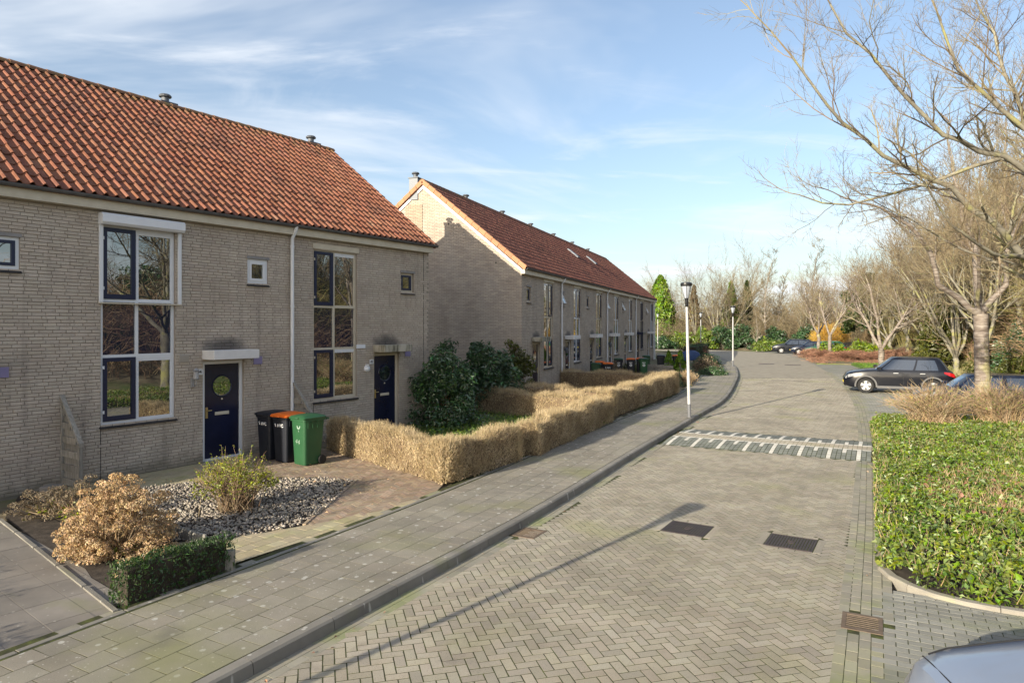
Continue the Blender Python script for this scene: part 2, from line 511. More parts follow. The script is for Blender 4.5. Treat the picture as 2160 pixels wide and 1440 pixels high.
m_gbrick = M('gutter_brick', [(.20,.19,.15),(.27,.25,.20),(.31,.30,.19)], scale=1.2, rough=.88, bump=.4, bscale=180, isl=.13, hue=.01,
             speck=[((.22,.25,.09), 1.3, .53, .6, 'n')])
m_tile = M('pavement_tile', [(.19,.172,.138),(.245,.222,.18),(.295,.268,.218)], scale=.9, rough=.85, bump=.5, bscale=240, isl=.10, hue=.008,
           speck=[((.50,.49,.45), 5.0, .26, .7, 'v'), ((.50,.49,.45), 13.0, .22, .6, 'v'), ((.08,.075,.07), 110, .58, .7, 'n'), ((.50,.47,.43), 140, .62, .5, 'n'), ((.21,.215,.09), .42, .53, .6, 'n'), ((.12,.11,.095), 1.3, .62, .5, 'n')])
m_kerb = M('kerb_concrete', [(.15,.14,.125),(.20,.187,.165),(.25,.235,.21)], scale=1.4, rough=.85, bump=.5, bscale=160, isl=.08,
           speck=[((.48,.47,.43), 6.0, .24, .7, 'v'), ((.15,.16,.06), .8, .58, .6, 'n')])
m_conc = M('pale_concrete', [(.24,.222,.19),(.31,.285,.245)], scale=3, rough=.85, bump=.3, bscale=120, isl=.06, speck=[((.30,.31,.16), 2.0, .58, .5, 'n')])
m_yellow = M('yellow_paver', [(.30,.255,.17),(.38,.325,.215),(.36,.34,.18)], scale=1.6, rough=.85, bump=.4, bscale=180, isl=.10, hue=.01,
             speck=[((.24,.25,.09), 1.1, .58, .55, 'n')])
m_clinker = M('clinker_brick', [(.20,.15,.11),(.285,.215,.155),(.35,.275,.20)], scale=2.0, rough=.82, bump=.4, bscale=150, isl=.18, hue=.018,
              speck=[((.24,.23,.10), .9, .60, .5, 'n')])
m_slab = M('concrete_slab', [(.155,.14,.125),(.20,.18,.16),(.25,.225,.20)], scale=1.3, rough=.8, bump=.3, bscale=120, isl=.07,
           speck=[((.42,.40,.37), 7.0, .2, .5, 'v'), ((.17,.18,.07), .9, .58, .6, 'n')])
m_ramp = M('dark_ramp_brick', [(.14,.15,.135),(.19,.20,.175)], scale=3, rough=.85, bump=.4, bscale=160, isl=.16, speck=[((.17,.19,.07), 1.1, .6, .5, 'n')])
m_white = M('white_road_paint', [(.47,.45,.40),(.60,.58,.53)], scale=7, rough=.7, bump=.2, isl=.05)
m_bay = M('bay_brick', [(.19,.19,.165),(.25,.245,.215),(.30,.29,.255)], scale=1.1, rough=.88, bump=.4, bscale=160, isl=.16,
          speck=[((.42,.41,.37), 5.0, .24, .45, 'v'), ((.18,.20,.09), .8, .55, .5, 'n')])
m_iron = M('cast_iron', [(.050,.036,.036),(.085,.062,.058)], scale=14, rough=.6, bump=.2, metal=.3)
m_rust = M('rusty_iron', [(.10,.072,.052),(.17,.125,.088)], scale=10, rough=.8, bump=.2)

# ------------------------------------------------------------------ the ground: one sheet out to the horizon
def height(X, Y):
    P = np.stack([X.ravel(), Y.ravel()], 1)
    near = (np.abs(P[:,0]) < 200) & (P[:,1] > -60) & (P[:,1] < 200)
    z = np.full(len(P), -.05)
    dk, _ = KE.sd(P[near]); dr, ar = RE.sd(P[near])
    zz = np.where(dk < -1.3, -.05, -.30)
    right = dr > 0
    bays = right & (dr < 6.0)
    zz = np.where(bays, -.30, zz)
    t = np.clip((dr-6.4)/8.0, 0, 1); t = t*t*(3-2*t)
    fade = np.clip((95-P[near][:,1])/40, 0, 1) * np.clip((P[near][:,1]+40)/30, 0, 1)
    lump = .22*np.sin(P[near][:,0]*.9+1.3)*np.cos(P[near][:,1]*.7)+.12*np.sin(P[near][:,0]*2.1+P[near][:,1]*1.7)
    zz = np.where(right & (dr >= 6.0), -.04 + fade*t*(3.7+lump), zz)
    z[near] = zz
    return z.reshape(X.shape)
def axis(lo, hi, a, b, fine):
    c = np.arange(lo, hi+fine/2, fine)
    l = lo - np.geomspace(1, a, 16); r = hi + np.geomspace(1, b, 16)
    return np.concatenate([l[::-1], c, r])
gx = axis(-28, 62, 900, 900, .6); gy = axis(-14, 112, 300, 1500, .6)
GX, GY = np.meshgrid(gx, gy); GZ = height(GX, GY)
nx, ny = len(gx), len(gy)
ii = (np.arange(ny-1)[:,None]*nx + np.arange(nx-1)[None]).ravel()
put('ground', npmesh('ground', np.stack([GX.ravel(), GY.ravel(), GZ.ravel()], 1), np.stack([ii, ii+1, ii+nx+1, ii+nx], 1), m_ground, smooth=True), kind='structure')
def hz(x, y): return float(height(np.array([[x]], float), np.array([[y]], float))[0,0])

# ------------------------------------------------------------------ road
kp = KE.p[::2]; rp = RE.p[::2]
road_poly = [tuple(p) for p in kp] + [tuple(p) for p in (RE.at(RE.s[::2], .55)[0])[::-1]]
road = put('road', None, kind='structure')
def earclip_sheet(name, path_a, off_a, path_b, off_b, z, mat, n, parent, fa=(0,1), fb=(0,1)):
    u = np.linspace(0, 1, n)
    a, _ = path_a.at(path_a.len*(fa[0]+(fa[1]-fa[0])*u), off_a); b, _ = path_b.at(path_b.len*(fb[0]+(fb[1]-fb[0])*u), off_b)
    V = np.vstack([np.c_[a, np.full(n, z)], np.c_[b, np.full(n, z)]]); i = np.arange(n-1)
    return put(name, npmesh(name, V, np.stack([i, n+i, n+i+1, i+1], 1), mat), parent)
# joints show between the laid bricks nearby; farther off the paving is one surface
FARY = 40.0
fk, fr_ = ks(FARY)/KE.len, rs(FARY)/RE.len
earclip_sheet('joint_bed', KE, -.02, RE, .36, ROAD_Z-.0018, m_sand, 120, road, (0, fk), (0, fr_))
earclip_sheet('far_paving', KE, -.02, RE, .36, ROAD_Z-.002, m_road_far, 120, road, (fk, 1), (fr_, 1))

bump_dir = Vector((.475, .88)).normalized()
BA = math.atan2(bump_dir.y, bump_dir.x)
bump_n = Vector((bump_dir.y, -bump_dir.x))             # across the road, to the right
BO = Vector((3.98, 17.68)) - bump_n*.12                # near left corner of the speed bump
def bump_uv(P):
    q = np.asarray(P)[:, :2] - np.array(BO); return q@np.array(bump_dir), q@np.array(bump_n)
covers = [(2.66, 10.35), (3.96, 9.69)]
CA = math.atan2(-.515, .857)
def herring(unit, n, ang, org, x0, x1, y0, y1):
    """centres and turns of a herringbone of bricks n units long; region given in world bounds"""
    ca, sa = math.cos(ang), math.sin(ang)
    rad = math.hypot(x1-x0, y1-y0)/2/unit + n
    cx, cy = ((x0+x1)/2-org[0])*ca+((y0+y1)/2-org[1])*sa, -((x0+x1)/2-org[0])*sa+((y0+y1)/2-org[1])*ca
    cx, cy = cx/unit, cy/unit
    I, J = np.meshgrid(np.arange(int(cx-rad), int(cx+rad)), np.arange(int(cy-rad), int(cy+rad)))
    c = (I-J) % (2*n)
    h = c == 0; v = c == n
    H = np.stack([I[h]+n/2, J[h]+.5], 1); Vv = np.stack([I[v]+.5, J[v]-(n-1)+n/2], 1)
    P = np.vstack([H, Vv])*unit; a = np.concatenate([np.full(len(H), ang), np.full(len(Vv), ang+math.pi/2)])
    W = np.stack([org[0]+P[:,0]*ca-P[:,1]*sa, org[1]+P[:,0]*sa+P[:,1]*ca], 1)
    k = (W[:,0] > x0) & (W[:,0] < x1) & (W[:,1] > y0) & (W[:,1] < y1)
    return W[k], a[k]
U = .105
W, A = herring(U, 2, R(15.5), (0,0), -6, 21, 3.2, FARY)
dk, _ = KE.sd(W); dr, _ = RE.sd(W)
keep = (dk > .22) & (dr < .06)
bu, bv = bump_uv(W)
keep &= ~((bu > -.05) & (bu < 2.95))
for c in covers:
    q = W-np.array(c); lu = q@np.array([math.cos(CA), math.sin(CA)]); lv = q@np.array([-math.sin(CA), math.cos(CA)])
    keep &= ~((np.abs(lu) < .40) & (np.abs(lv) < .37))
W, A = W[keep], A[keep]
Z = ROAD_Z + rng.normal(0, .0005, len(W))
lay('brick', np.c_[W, Z], 2*U-.011, U-.011, A+rng.normal(0, .012, len(W)), m_rbrick, road, h=.02, ch=.0006, n=300, rest='laid_bricks')
# rows of bricks laid lengthwise along both edges
def rows(path, offs, s0, s1, L_, Wd, z, mat, parent, piece='gutter_brick', rest='gutter_rows', n=60, gap=.006, skip=None, jit=.0004, ch=.0006):
    C, AA = [], []
    for k, o in enumerate(offs):
        u = np.arange(s0 + (k % 2)*L_/2, s1, L_)
        p, a = path.at(u, o); C.append(np.c_[p, np.full(len(u), z)+rng.normal(0, jit, len(u))]); AA.append(a)
    C = np.vstack(C); AA = np.concatenate(AA)
    if skip is not None:
        k = ~skip(C); C, AA = C[k], AA[k]
    lay(piece, C, L_-gap, Wd-gap, AA+rng.normal(0, .008, len(C)), mat, parent, h=.03, ch=ch, n=n, rest=rest)
bskip = lambda C: (bump_uv(C)[0] > -.02) & (bump_uv(C)[0] < 2.93)
g_l, g_r = np.array([.25, 10.12]), np.array([3.62, 7.06])
def near_g(C): return (np.hypot(C[:,0]-g_l[0], C[:,1]-g_l[1]) < .27) | (np.hypot(C[:,0]-g_r[0], C[:,1]-g_r[1]) < .28)
rows(KE, [.06, .165], ks(3), ks(45), .21, .105, ROAD_Z+.0006, m_gbrick, road, skip=lambda C: bskip(C) | near_g(C))
rows(RE, [.05, .155, .26, .365, .47], rs(2.5), rs(45), .21, .105, ROAD_Z+.0006, m_gbrick, road, piece='edge_brick', rest='edge_rows', n=120, skip=lambda C: bskip(C) | near_g(C))

# ------------------------------------------------------------------ kerb and pavement
kerb = put('kerb', None, kind='structure')
prof = [(-.145,-.30),(-.145,-.004),(-.138,.0),(-.03,.0),(-.006,-.018),(.0,-.05),(.012,-.14),(.012,-.30)]
s = ks(-2)
while s < KE.len-4:
    u = np.linspace(s+.004, s+.996, 4)
    vs, fs = [], []
    for q in u:
        for o, z in prof:
            p, _ = KE.at(q, o); vs.append((p[0], p[1], z + .0))
    n = len(prof)
    for i in range(3):
        for k in range(n-1): fs.append((i*n+k, i*n+k+1, (i+1)*n+k+1, (i+1)*n+k))
    fs += [tuple(range(n-1,-1,-1)), tuple(range(3*n, 4*n))]
    g = G(); g.add(vs, fs); g.put('kerb_stone', m_kerb, kerb)
    s += 1.0
pave = put('pavement', None, kind='structure')
V, F = strip(KE, -.146, -2.16, -.0018, ks(-4), KE.len-3)
put('joint_bed', npmesh('joint_bed', V, F, m_sand), pave)
rows(KE, [-.30-.30*k for k in range(6)], ks(2.0), ks(68), .30, .30, 0.0, m_tile, pave, piece='paving_tile', rest='paving_rows', n=300, gap=.007, jit=.0005, ch=.0006)
rows(KE, [-2.02], ks(2.0), ks(50), 1.0, .08, .004, m_kerb, pave, piece='edging_stone', rest='edging_rows', n=25, ch=.004)
rows(KE, [-2.11], ks(2.0), ks(50), .21, .10, -.002, m_gbrick, pave, piece='edge_brick', rest='edge_rows', n=60)

# ------------------------------------------------------------------ speed bump
bump = put('speed_bump', None, label='brick speed bump with white toothed markings across the road', cat='speed bump')
BW = 4.86; BR, BL, BT = 1.05, .11, .60                  # ramp, white line, top
def bz(u):
    if u < BR: return .062*math.sin(u/BR*math.pi/2)
    if u > BR+2*BL+BT: return .062*math.sin(max(0, (2*BR+2*BL+BT-u))/BR*math.pi/2)
    return .062
def bpt(u, v, z): p = BO + bump_dir*u + bump_n*v; return (p.x, p.y, z)
g = G(); us = [-.03, .12,.25,.4,.55,.72,.9,1.05,1.16,1.76,1.87,2.02,2.2,2.37,2.52,2.67,2.8,2.93]
vs = []; fs = []
for u in us:
    for v in (-.02, BW): vs.append(bpt(u, v, ROAD_Z - .0025 + bz(min(max(u,0),2.92))))
for i in range(len(us)-1): fs.append((2*i, 2*i+1, 2*i+3, 2*i+2))
nb = len(vs); vs += [(x, y, ROAD_Z-.15) for x, y, z in vs]
for i in range(len(us)-1): fs += [(2*i, 2*i+2, nb+2*i+2, nb+2*i), (2*i+1, nb+2*i+1, nb+2*i+3, 2*i+3)]
g.add(vs, fs); g.put('base', m_sand, bump)
cols = int(BW/U); far_ramp = []
cache = {}
def bump_piece(name, u, v, lu, lv, mat):
    a = math.atan2(bz(u+lu*.45)-bz(u-lu*.45), lu*.9)
    k = (name, round(lu,3), round(lv,3), mat.name)
    if k not in cache:
        Vv, Ff = paver_geo([(0,0,0)], lu-.008, lv-.008, 0, .02, .004); cache[k] = npmesh(name, Vv, Ff, mat)
    o = bpy.data.objects.new(name, cache[k]); COL.objects.link(o); o.parent = bump
    p = bpt(u, v, ROAD_Z+.002+bz(u)); o.location = p
    o.rotation_euler = (Matrix.Rotation(BA, 3, 'Z') @ Matrix.Rotation(-a, 3, 'Y')).to_euler()
for c in range(cols):
    v = c*U+U/2; m6 = c % 6
    for ramp in (0, 1):
        for k in range(5):
            u = (k+.5)*.21
            if ramp: u = 2*BR+2*BL+BT-u
            white = (m6 == 1) or (m6 == 4 and k >= 3)
            if ramp and not white: far_ramp.append((u, v)); continue
            bump_piece('white_brick' if white else 'ramp_brick', u, v, .21, U, m_white if white else m_ramp)
for k in range(int(BW/.21)):
    for u in (BR+BL/2, BR+1.5*BL+BT): bump_piece('white_brick', u, k*.21+.105, BL, .21, m_white)
vs, fs = [], []                                         # the ramp on the far side, its bricks joined
for u, v in far_ramp:
    o = len(vs)
    for du, dv in ((-.101,-.0485),(.101,-.0485),(.101,.0485),(-.101,.0485)): vs.append(bpt(u+du, v+dv, ROAD_Z+.002+bz(min(u+du, 2.92))))
    fs.append((o, o+1, o+2, o+3))
g = G(); g.add(vs, fs); g.put('far_ramp_bricks', m_ramp, bump, kind='stuff')
tc_, ta_ = [], []
for k in range(6):
    for j in range(cols//2):
        tc_.append(bpt(BR+BL+(k+.5)*.100, j*.21+.105+(k%2)*.105, ROAD_Z+.002+.062)); ta_.append(BA-math.pi/2)
lay('top_brick', tc_, .202, .097, np.array(ta_), m_rbrick, bump, n=150, rest='top_rows')

# ------------------------------------------------------------------ covers and drains in the road
for k, c in enumerate(covers):
    lab = ['ribbed iron inspection cover at the tip of the lamp shadow', 'ribbed iron inspection cover nearer the green planted bed'][k]
    t = put('inspection_cover', None, label=lab, cat='cover', group='inspection covers in the road', loc=(c[0], c[1], ROAD_Z), rz=CA)
    G().box(-.30,.30,-.30,.30,-.03,-.004).put('plate', m_iron, t)
    g = G()
    for q in (-1, 1): g.box(q*.30-.012, q*.30+.012, -.312, .312, -.03, .004).box(-.288, .288, q*.30-.012, q*.30+.012, -.03, .004)
    g.put('rim', m_iron, t)
    for i in range(15):
        x = -.266+i*.038
        if abs(x) < .06: G().box(x-.012, x+.012, -.282, -.06, -.004, .004).box(x-.012, x+.012, .06, .282, -.004, .004).put('rib', m_iron, t)
        else: G().box(x-.012, x+.012, -.282, .282, -.004, .004).put('rib', m_iron, t)
    G().lathe([(.05,-.004),(.05,.005),(.03,.005),(.03,.001),(.0,.001)], 14).put('boss', m_iron, t)
    for q in (-1, 1): G().bbox(q*.375-.05, q*.375+.05, -.33, .33, -.03, .002, .006).put('side_stone', m_rbrick, t)
    for q in (-1, 1):
        for j in range(3): G().bbox(-.315+j*.212, -.315+j*.212+.204, q*.372-.048, q*.372+.048, -.03, .001, .004).put('side_brick', m_rbrick, t)
def gully(lab, c, ang, mat):
    t = put('drain_grate', None, label=lab, cat='drain', group='gutter drains', loc=(c[0], c[1], ROAD_Z), rz=ang)
    G().box(-.20,.20,-.17,.17,-.06,-.03).put('sump', m_sand, t)
    g = G()
    for q in (-1, 1): g.box(q*.20-.025, q*.20+.025, -.19, .19, -.05, .006).box(-.174, .174, q*.17-.02, q*.17+.02, -.05, .006)
    g.put('rim', mat, t)
    for i in range(7):
        x = -.15+i*.05; G().box(x-.014, x+.014, -.15, .15, -.03, .003).put('bar', mat, t)
gully('rusty drain grate in the gutter against the dark kerb', g_l, R(61), m_rust)
gully('dark drain grate near the rounded corner of the planted bed', g_r, R(62), m_rust)
for k, (x, y) in enumerate([(20.5, 55.0), (22.0, 53.5)]):
    t = put('drain_cover', None, label=['dark slot cover in the far road nearer the pavement', 'dark slot cover in the far road nearer the parking bays'][k], cat='cover', loc=(x, y, ROAD_Z), rz=R(-25))
    G().box(-.55,.55,-.35,.35,-.02,.006).put('plate', m_iron, t)
    G().box(-.60,.60,.35,.40,-.02,.008).box(-.60,.60,-.40,-.35,-.02,.008).put('rim', m_iron, t)

# ------------------------------------------------------------------ parking bays and planted bed on the right
bay = put('parking_bay', None, kind='structure')
s_b0, s_b1 = rs(8.0), rs(22.3)
for a, b in ((rs(-5), s_b0+.2), (s_b1, rs(44))):
    V, F = strip(RE, .33, 5.9, ROAD_Z-.001, a, b); put('joint_bed', npmesh('joint_bed', V, F, m_sand), bay)
bdir = RE.at(s_b0)[1]
def bay_rows(a, b, n, piece, rest):
    C, AA = [], []
    for k in range(int((b-a)/.105)):
        o = np.arange(.42+(k%2)*.105, 5.8, .21); u = a+k*.105+.05
        p, an = RE.at(np.full(len(o), u), 0); tx = np.stack([np.sin(an), -np.cos(an)], 1)
        C.append(np.c_[p+tx*o[:,None], np.full(len(o), ROAD_Z+.001)+rng.normal(0,.0004,len(o))]); AA.append(an-math.pi/2)
    C = np.vstack(C); AA = np.concatenate(AA)
    k = np.hypot(C[:,0]-g_r[0], C[:,1]-g_r[1]) > .25
    lay(piece, C[k], .202, .097, AA[k]+rng.normal(0,.008,k.sum()), m_bay, bay, n=n, rest=rest, ch=.0006)
bay_rows(rs(3.6), s_b0+.15, 220, 'bay_brick', 'bay_rows')
bay_rows(s_b1, rs(44), 0, 'bay_brick', 'bay_rows')
for a, b in ((rs(44), rs(80)),):
    V, F = strip(RE, .33, 5.9, ROAD_Z, a, b); put('far_paving', npmesh('far_paving', V, F, m_bay), bay)

def ring_pts(a, b, o0, o1, rad, path=RE):
    """outline of a bed along the road with rounded corners"""
    uv = []
    for cu, co, a0 in ((a+rad, o0+rad, 180), (b-rad, o0+rad, 270), (b-rad, o1-rad, 0), (a+rad, o1-rad, 90)):
        for k in range(6):
            t = R(a0+90*k/5); uv.append((cu+rad*math.cos(t), co+rad*math.sin(t)))
    full = []
    for i in range(len(uv)):
        (u0, q0), (u1, q1) = uv[i], uv[(i+1) % len(uv)]
        m = max(1, int(math.hypot(u1-u0, q1-q0)/.8))
        for j in range(m): full.append(tuple(path.at(u0+(u1-u0)*j/m, q0+(q1-q0)*j/m)[0]))
    return full
bed_out = ring_pts(s_b0, s_b1, .40, 5.75, 1.0)
sheet('bed_soil', bed_out, -.100, m_soil, kind='structure')
# edging stones round the bed
kr = len(bed_out)//2; bed_roll = bed_out[kr:]+bed_out[:kr]; bpl = np.array(bed_roll + bed_roll[:1]); edge = put('bed_kerb', None, kind='structure')
class Loop(Path):
    def __init__(s, pts):
        s.p = np.array(pts); d = np.diff(s.p, axis=0); s.s = np.concatenate([[0], np.cumsum(np.linalg.norm(d, axis=1))]); s.len = s.s[-1]
        t = np.gradient(s.p, axis=0); s.t = t/np.linalg.norm(t, axis=1, keepdims=True)
lp = Loop(bpl)
q = 0.0
while q < lp.len-.3:
    u = np.linspace(q+.004, min(q+.9, lp.len)-.004, 4); vs, fs = [], []
    pr = [(-.06,-.28),(-.06,-.090),(-.045,-.074),(.045,-.074),(.06,-.090),(.06,-.28)]
    for w_ in u:
        for o, z in pr:
            p, _ = lp.at(w_, o); vs.append((p[0], p[1], z))
    n = len(pr)
    for i in range(3):
        for k in range(n-1): fs.append((i*n+k, i*n+k+1, (i+1)*n+k+1, (i+1)*n+k))
    fs += [tuple(range(n)), tuple(range(3*n, 4*n))]
    g = G(); g.add(vs, fs); g.put('edging_stone', m_conc, edge); q += .9

# ------------------------------------------------------------------ houses
m_frame_w = plain('white_frame', (.66,.68,.72), .45)
m_frame_c = plain('cream_frame', (.52,.47,.38), .5)
m_navy = plain('navy_paint', (.012,.018,.050), .32)
m_door = M('navy_door_paint', [(.008,.010,.026),(.014,.018,.048)], scale=2, rough=.22, spec=.5, bump=.05, bscale=5)
m_glass = glass_mat('window_glass', mirror=.26)
m_glass_dk = glass_mat('dark_panel_glass', tint=(.006,.010,.036), mirror=.13)
m_slate = M('black_sill_tile', [(.016,.016,.020),(.035,.033,.036)], scale=12, rough=.5, isl=.2)
m_gutter = M('grey_gutter', [(.075,.075,.082),(.12,.12,.125)], scale=5, rough=.55)
m_zinc = plain('dark_zinc', (.10,.11,.13), .5, metal=.3)
m_fascia = M('cream_fascia', [(.50,.45,.36),(.60,.55,.45)], scale=4, rough=.6)
m_white_pl = M('white_plastic', [(.66,.68,.74),(.74,.76,.80)], scale=3, rough=.45)
m_lintel = M('grey_lintel', [(.20,.195,.20),(.28,.27,.27)], scale=6, rough=.8)
m_canopy_old = M('weathered_canopy', [(.09,.085,.06),(.32,.30,.24),(.44,.41,.35)], scale=6, rough=.8, stretch=(1,1,.25), pos=[.36,.5,.62])
m_canopy = M('white_canopy', [(.58,.58,.60),(.68,.68,.69)], scale=4, rough=.6)
m_brass = plain('brass', (.55,.42,.20), .35, metal=.8)
m_grey_pl = plain('grey_metal', (.33,.33,.34), .45, metal=.3)
m_lav = plain('lavender_plate', (.23,.20,.36), .5)
m_vent = plain('beige_vent', (.33,.30,.26), .6)
m_ink = plain('dark_numeral', (.02,.02,.022), .6)
m_rubber = plain('black_rubber', (.012,.012,.013), .7)

def wall_extra(period, door0):
    """dirt that has its own shape: soot over each canopy, green damp at the foot of the wall"""
    def f(t, N, L, mth, base, col):
        sp = N('ShaderNodeSeparateXYZ'); L(base, sp.inputs[0])
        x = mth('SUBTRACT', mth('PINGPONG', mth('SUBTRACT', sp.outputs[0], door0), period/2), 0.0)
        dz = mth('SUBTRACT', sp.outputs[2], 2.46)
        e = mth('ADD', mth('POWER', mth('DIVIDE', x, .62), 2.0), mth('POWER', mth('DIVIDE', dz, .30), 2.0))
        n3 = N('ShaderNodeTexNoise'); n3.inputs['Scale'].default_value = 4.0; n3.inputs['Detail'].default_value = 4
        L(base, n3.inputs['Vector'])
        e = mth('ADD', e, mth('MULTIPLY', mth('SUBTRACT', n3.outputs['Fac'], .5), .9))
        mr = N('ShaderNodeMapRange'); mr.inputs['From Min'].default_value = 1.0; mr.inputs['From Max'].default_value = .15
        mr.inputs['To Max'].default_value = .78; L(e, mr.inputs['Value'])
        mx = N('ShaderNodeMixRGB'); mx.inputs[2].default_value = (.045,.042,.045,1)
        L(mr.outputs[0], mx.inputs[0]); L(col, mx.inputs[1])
        g = mth('ADD', sp.outputs[2], mth('MULTIPLY', n3.outputs['Fac'], .5))
        m2 = N('ShaderNodeMapRange'); m2.inputs['From Min'].default_value = .52; m2.inputs['From Max'].default_value = .30
        m2.inputs['To Max'].default_value = .55; L(g, m2.inputs['Value'])
        x2 = N('ShaderNodeMixRGB'); x2.inputs[2].default_value = (.10,.095,.065,1)
        L(m2.outputs[0], x2.inputs[0]); L(mx.outputs[0], x2.inputs[1])
        mp = N('ShaderNodeMapping'); mp.inputs['Scale'].default_value = (4.5, 1, .32); L(base, mp.inputs['Vector'])
        n4 = N('ShaderNodeTexNoise'); n4.inputs['Scale'].default_value = 1.0; n4.inputs['Detail'].default_value = 4; L(mp.outputs[0], n4.inputs['Vector'])
        m3 = N('ShaderNodeMapRange'); m3.inputs['From Min'].default_value = .54; m3.inputs['From Max'].default_value = .72; m3.inputs['To Max'].default_value = .38; L(n4.outputs['Fac'], m3.inputs['Value'])
        x3 = N('ShaderNodeMixRGB'); x3.inputs[2].default_value = (.19,.165,.145,1); L(m3.outputs[0], x3.inputs[0]); L(x2.outputs[0], x3.inputs[1]); return x3.outputs[0]
    return f

def brick_wall_mat(name, obj, uaxis, period=None, door0=0, tint=1.0):
    """brick courses for walls too far away to tell the bricks apart"""
    m = M(name, [(.37*tint,.315*tint,.26*tint),(.435*tint,.375*tint,.315*tint),(.485*tint,.425*tint,.362*tint)], scale=1.1, rough=.9, obj=obj,
          extra=wall_extra(period, door0) if period else None)
    t = m.node_tree; N = t.nodes.new; L = t.links.new
    bs = [n for n in t.nodes if n.type == 'BSDF_PRINCIPLED'][0]; src = bs.inputs['Base Color'].links[0].from_socket
    tcn = N('ShaderNodeTexCoord'); tcn.object = obj; sp = N('ShaderNodeSeparateXYZ'); L(tcn.outputs['Object'], sp.inputs[0])
    cb = N('ShaderNodeCombineXYZ'); L(sp.outputs[uaxis], cb.inputs[0]); L(sp.outputs[2], cb.inputs[1])
    br = N('ShaderNodeTexBrick'); L(cb.outputs[0], br.inputs['Vector'])
    br.inputs['Scale'].default_value = 1.0; br.inputs['Brick Width'].default_value = .22; br.inputs['Row Height'].default_value = .0625
    br.inputs['Mortar Size'].default_value = .007; br.inputs['Mortar Smooth'].default_value = .3; br.inputs['Bias'].default_value = 0
    br.inputs['Color1'].default_value = (1.10,1.08,1.05,1); br.inputs['Color2'].default_value = (.84,.84,.86,1); br.inputs['Mortar'].default_value = (.60,.58,.56,1)
    mx = N('ShaderNodeMixRGB'); mx.blend_type = 'MULTIPLY'; mx.inputs[0].default_value = 1
    L(src, mx.inputs[1]); L(br.outputs['Color'], mx.inputs[2]); L(mx.outputs[0], bs.inputs['Base Color'])
    bp = N('ShaderNodeBump'); bp.inputs['Strength'].default_value = .8; bp.inputs['Distance'].default_value = .012; bp.invert = True
    nz = N('ShaderNodeTexNoise'); nz.inputs['Scale'].default_value = 22; L(tcn.outputs['Object'], nz.inputs['Vector'])
    ad = N('ShaderNodeMath'); ad.operation = 'ADD'; L(br.outputs['Fac'], ad.inputs[0]); L(nz.outputs['Fac'], ad.inputs[1])
    L(ad.outputs[0], bp.inputs['Height']); L(bp.outputs[0], bs.inputs['Normal'])
    return m

def roof_mat(name, cols, ridge_z):
    def ex(t, N, L, mth, base, col):
        sp = N('ShaderNodeSeparateXYZ'); L(base, sp.inputs[0])
        n3 = N('ShaderNodeTexNoise'); n3.inputs['Scale'].default_value = 3.2; n3.inputs['Detail'].default_value = 6; L(base, n3.inputs['Vector'])
        v = mth('ADD', mth('MULTIPLY', sp.outputs[2], .55), n3.outputs['Fac'])
        mr = N('ShaderNodeMapRange'); mr.inputs['From Min'].default_value = ridge_z*.55+.40; mr.inputs['From Max'].default_value = ridge_z*.55+.66
        mr.inputs['To Max'].default_value = .8; L(v, mr.inputs['Value'])
        mx = N('ShaderNodeMixRGB'); mx.inputs[2].default_value = (.10,.075,.025,1); L(mr.outputs[0], mx.inputs[0]); L(col, mx.inputs[1]); return mx.outputs[0]
    return M(name, cols, scale=2.0, rough=.75, bump=.25, bscale=70, isl=.09, hue=.005, spec=.35,
             speck=[((.36,.27,.20), 26, .62, .45, 'n'), ((.075,.04,.032), .8, .55, .5, 'n'), ((.30,.22,.15), 1.7, .64, .4, 'n')], extra=ex)

def wall_cells(x0, x1, z0, z1, holes, y=0.0, depth=.12):
    """front wall face with openings and their reveals; holes are (x0,x1,z0,z1)"""
    xs = sorted({x0, x1, *[h[0] for h in holes], *[h[1] for h in holes]}); zs = sorted({z0, z1, *[h[2] for h in holes], *[h[3] for h in holes]})
    g = G()
    for i in range(len(xs)-1):
        for j in range(len(zs)-1):
            cx, cz = (xs[i]+xs[i+1])/2, (zs[j]+zs[j+1])/2
            if any(h[0] < cx < h[1] and h[2] < cz < h[3] for h in holes): continue
            g.add([(xs[i],y,zs[j]),(xs[i+1],y,zs[j]),(xs[i+1],y,zs[j+1]),(xs[i],y,zs[j+1])], [(0,1,2,3)])
    for a, b, c, d in holes:
        g.add([(a,y,c),(b,y,c),(b,y,d),(a,y,d),(a,y+depth,c),(b,y+depth,c),(b,y+depth,d),(a,y+depth,d)], [(0,4,5,1),(1,5,6,2),(2,6,7,3),(3,7,4,0)])
    return g

TW, TL = .205, .345                                     # laid width and length of a roof tile
TPROF = [(0,.016),(.09,.050),(.22,.066),(.35,.052),(.47,.014),(.64,.0),(.86,.002),(1.0,.016)]
def tile_geo():
    vs, fs = [], []; n = len(TPROF)
    for (v, dz) in ((-.03, .030), (TL, .004)):
        for u, z in TPROF: vs.append((u*TW, v, z+dz))
    for u, z in TPROF: vs.append((u*TW, -.03, z+.030-.022))
    for k in range(n-1): fs.append((k, k+1, n+k+1, n+k)); fs.append((2*n+k, 2*n+k+1, k+1, k))
    return np.array(vs), np.array(fs)
TV, TF = tile_geo()

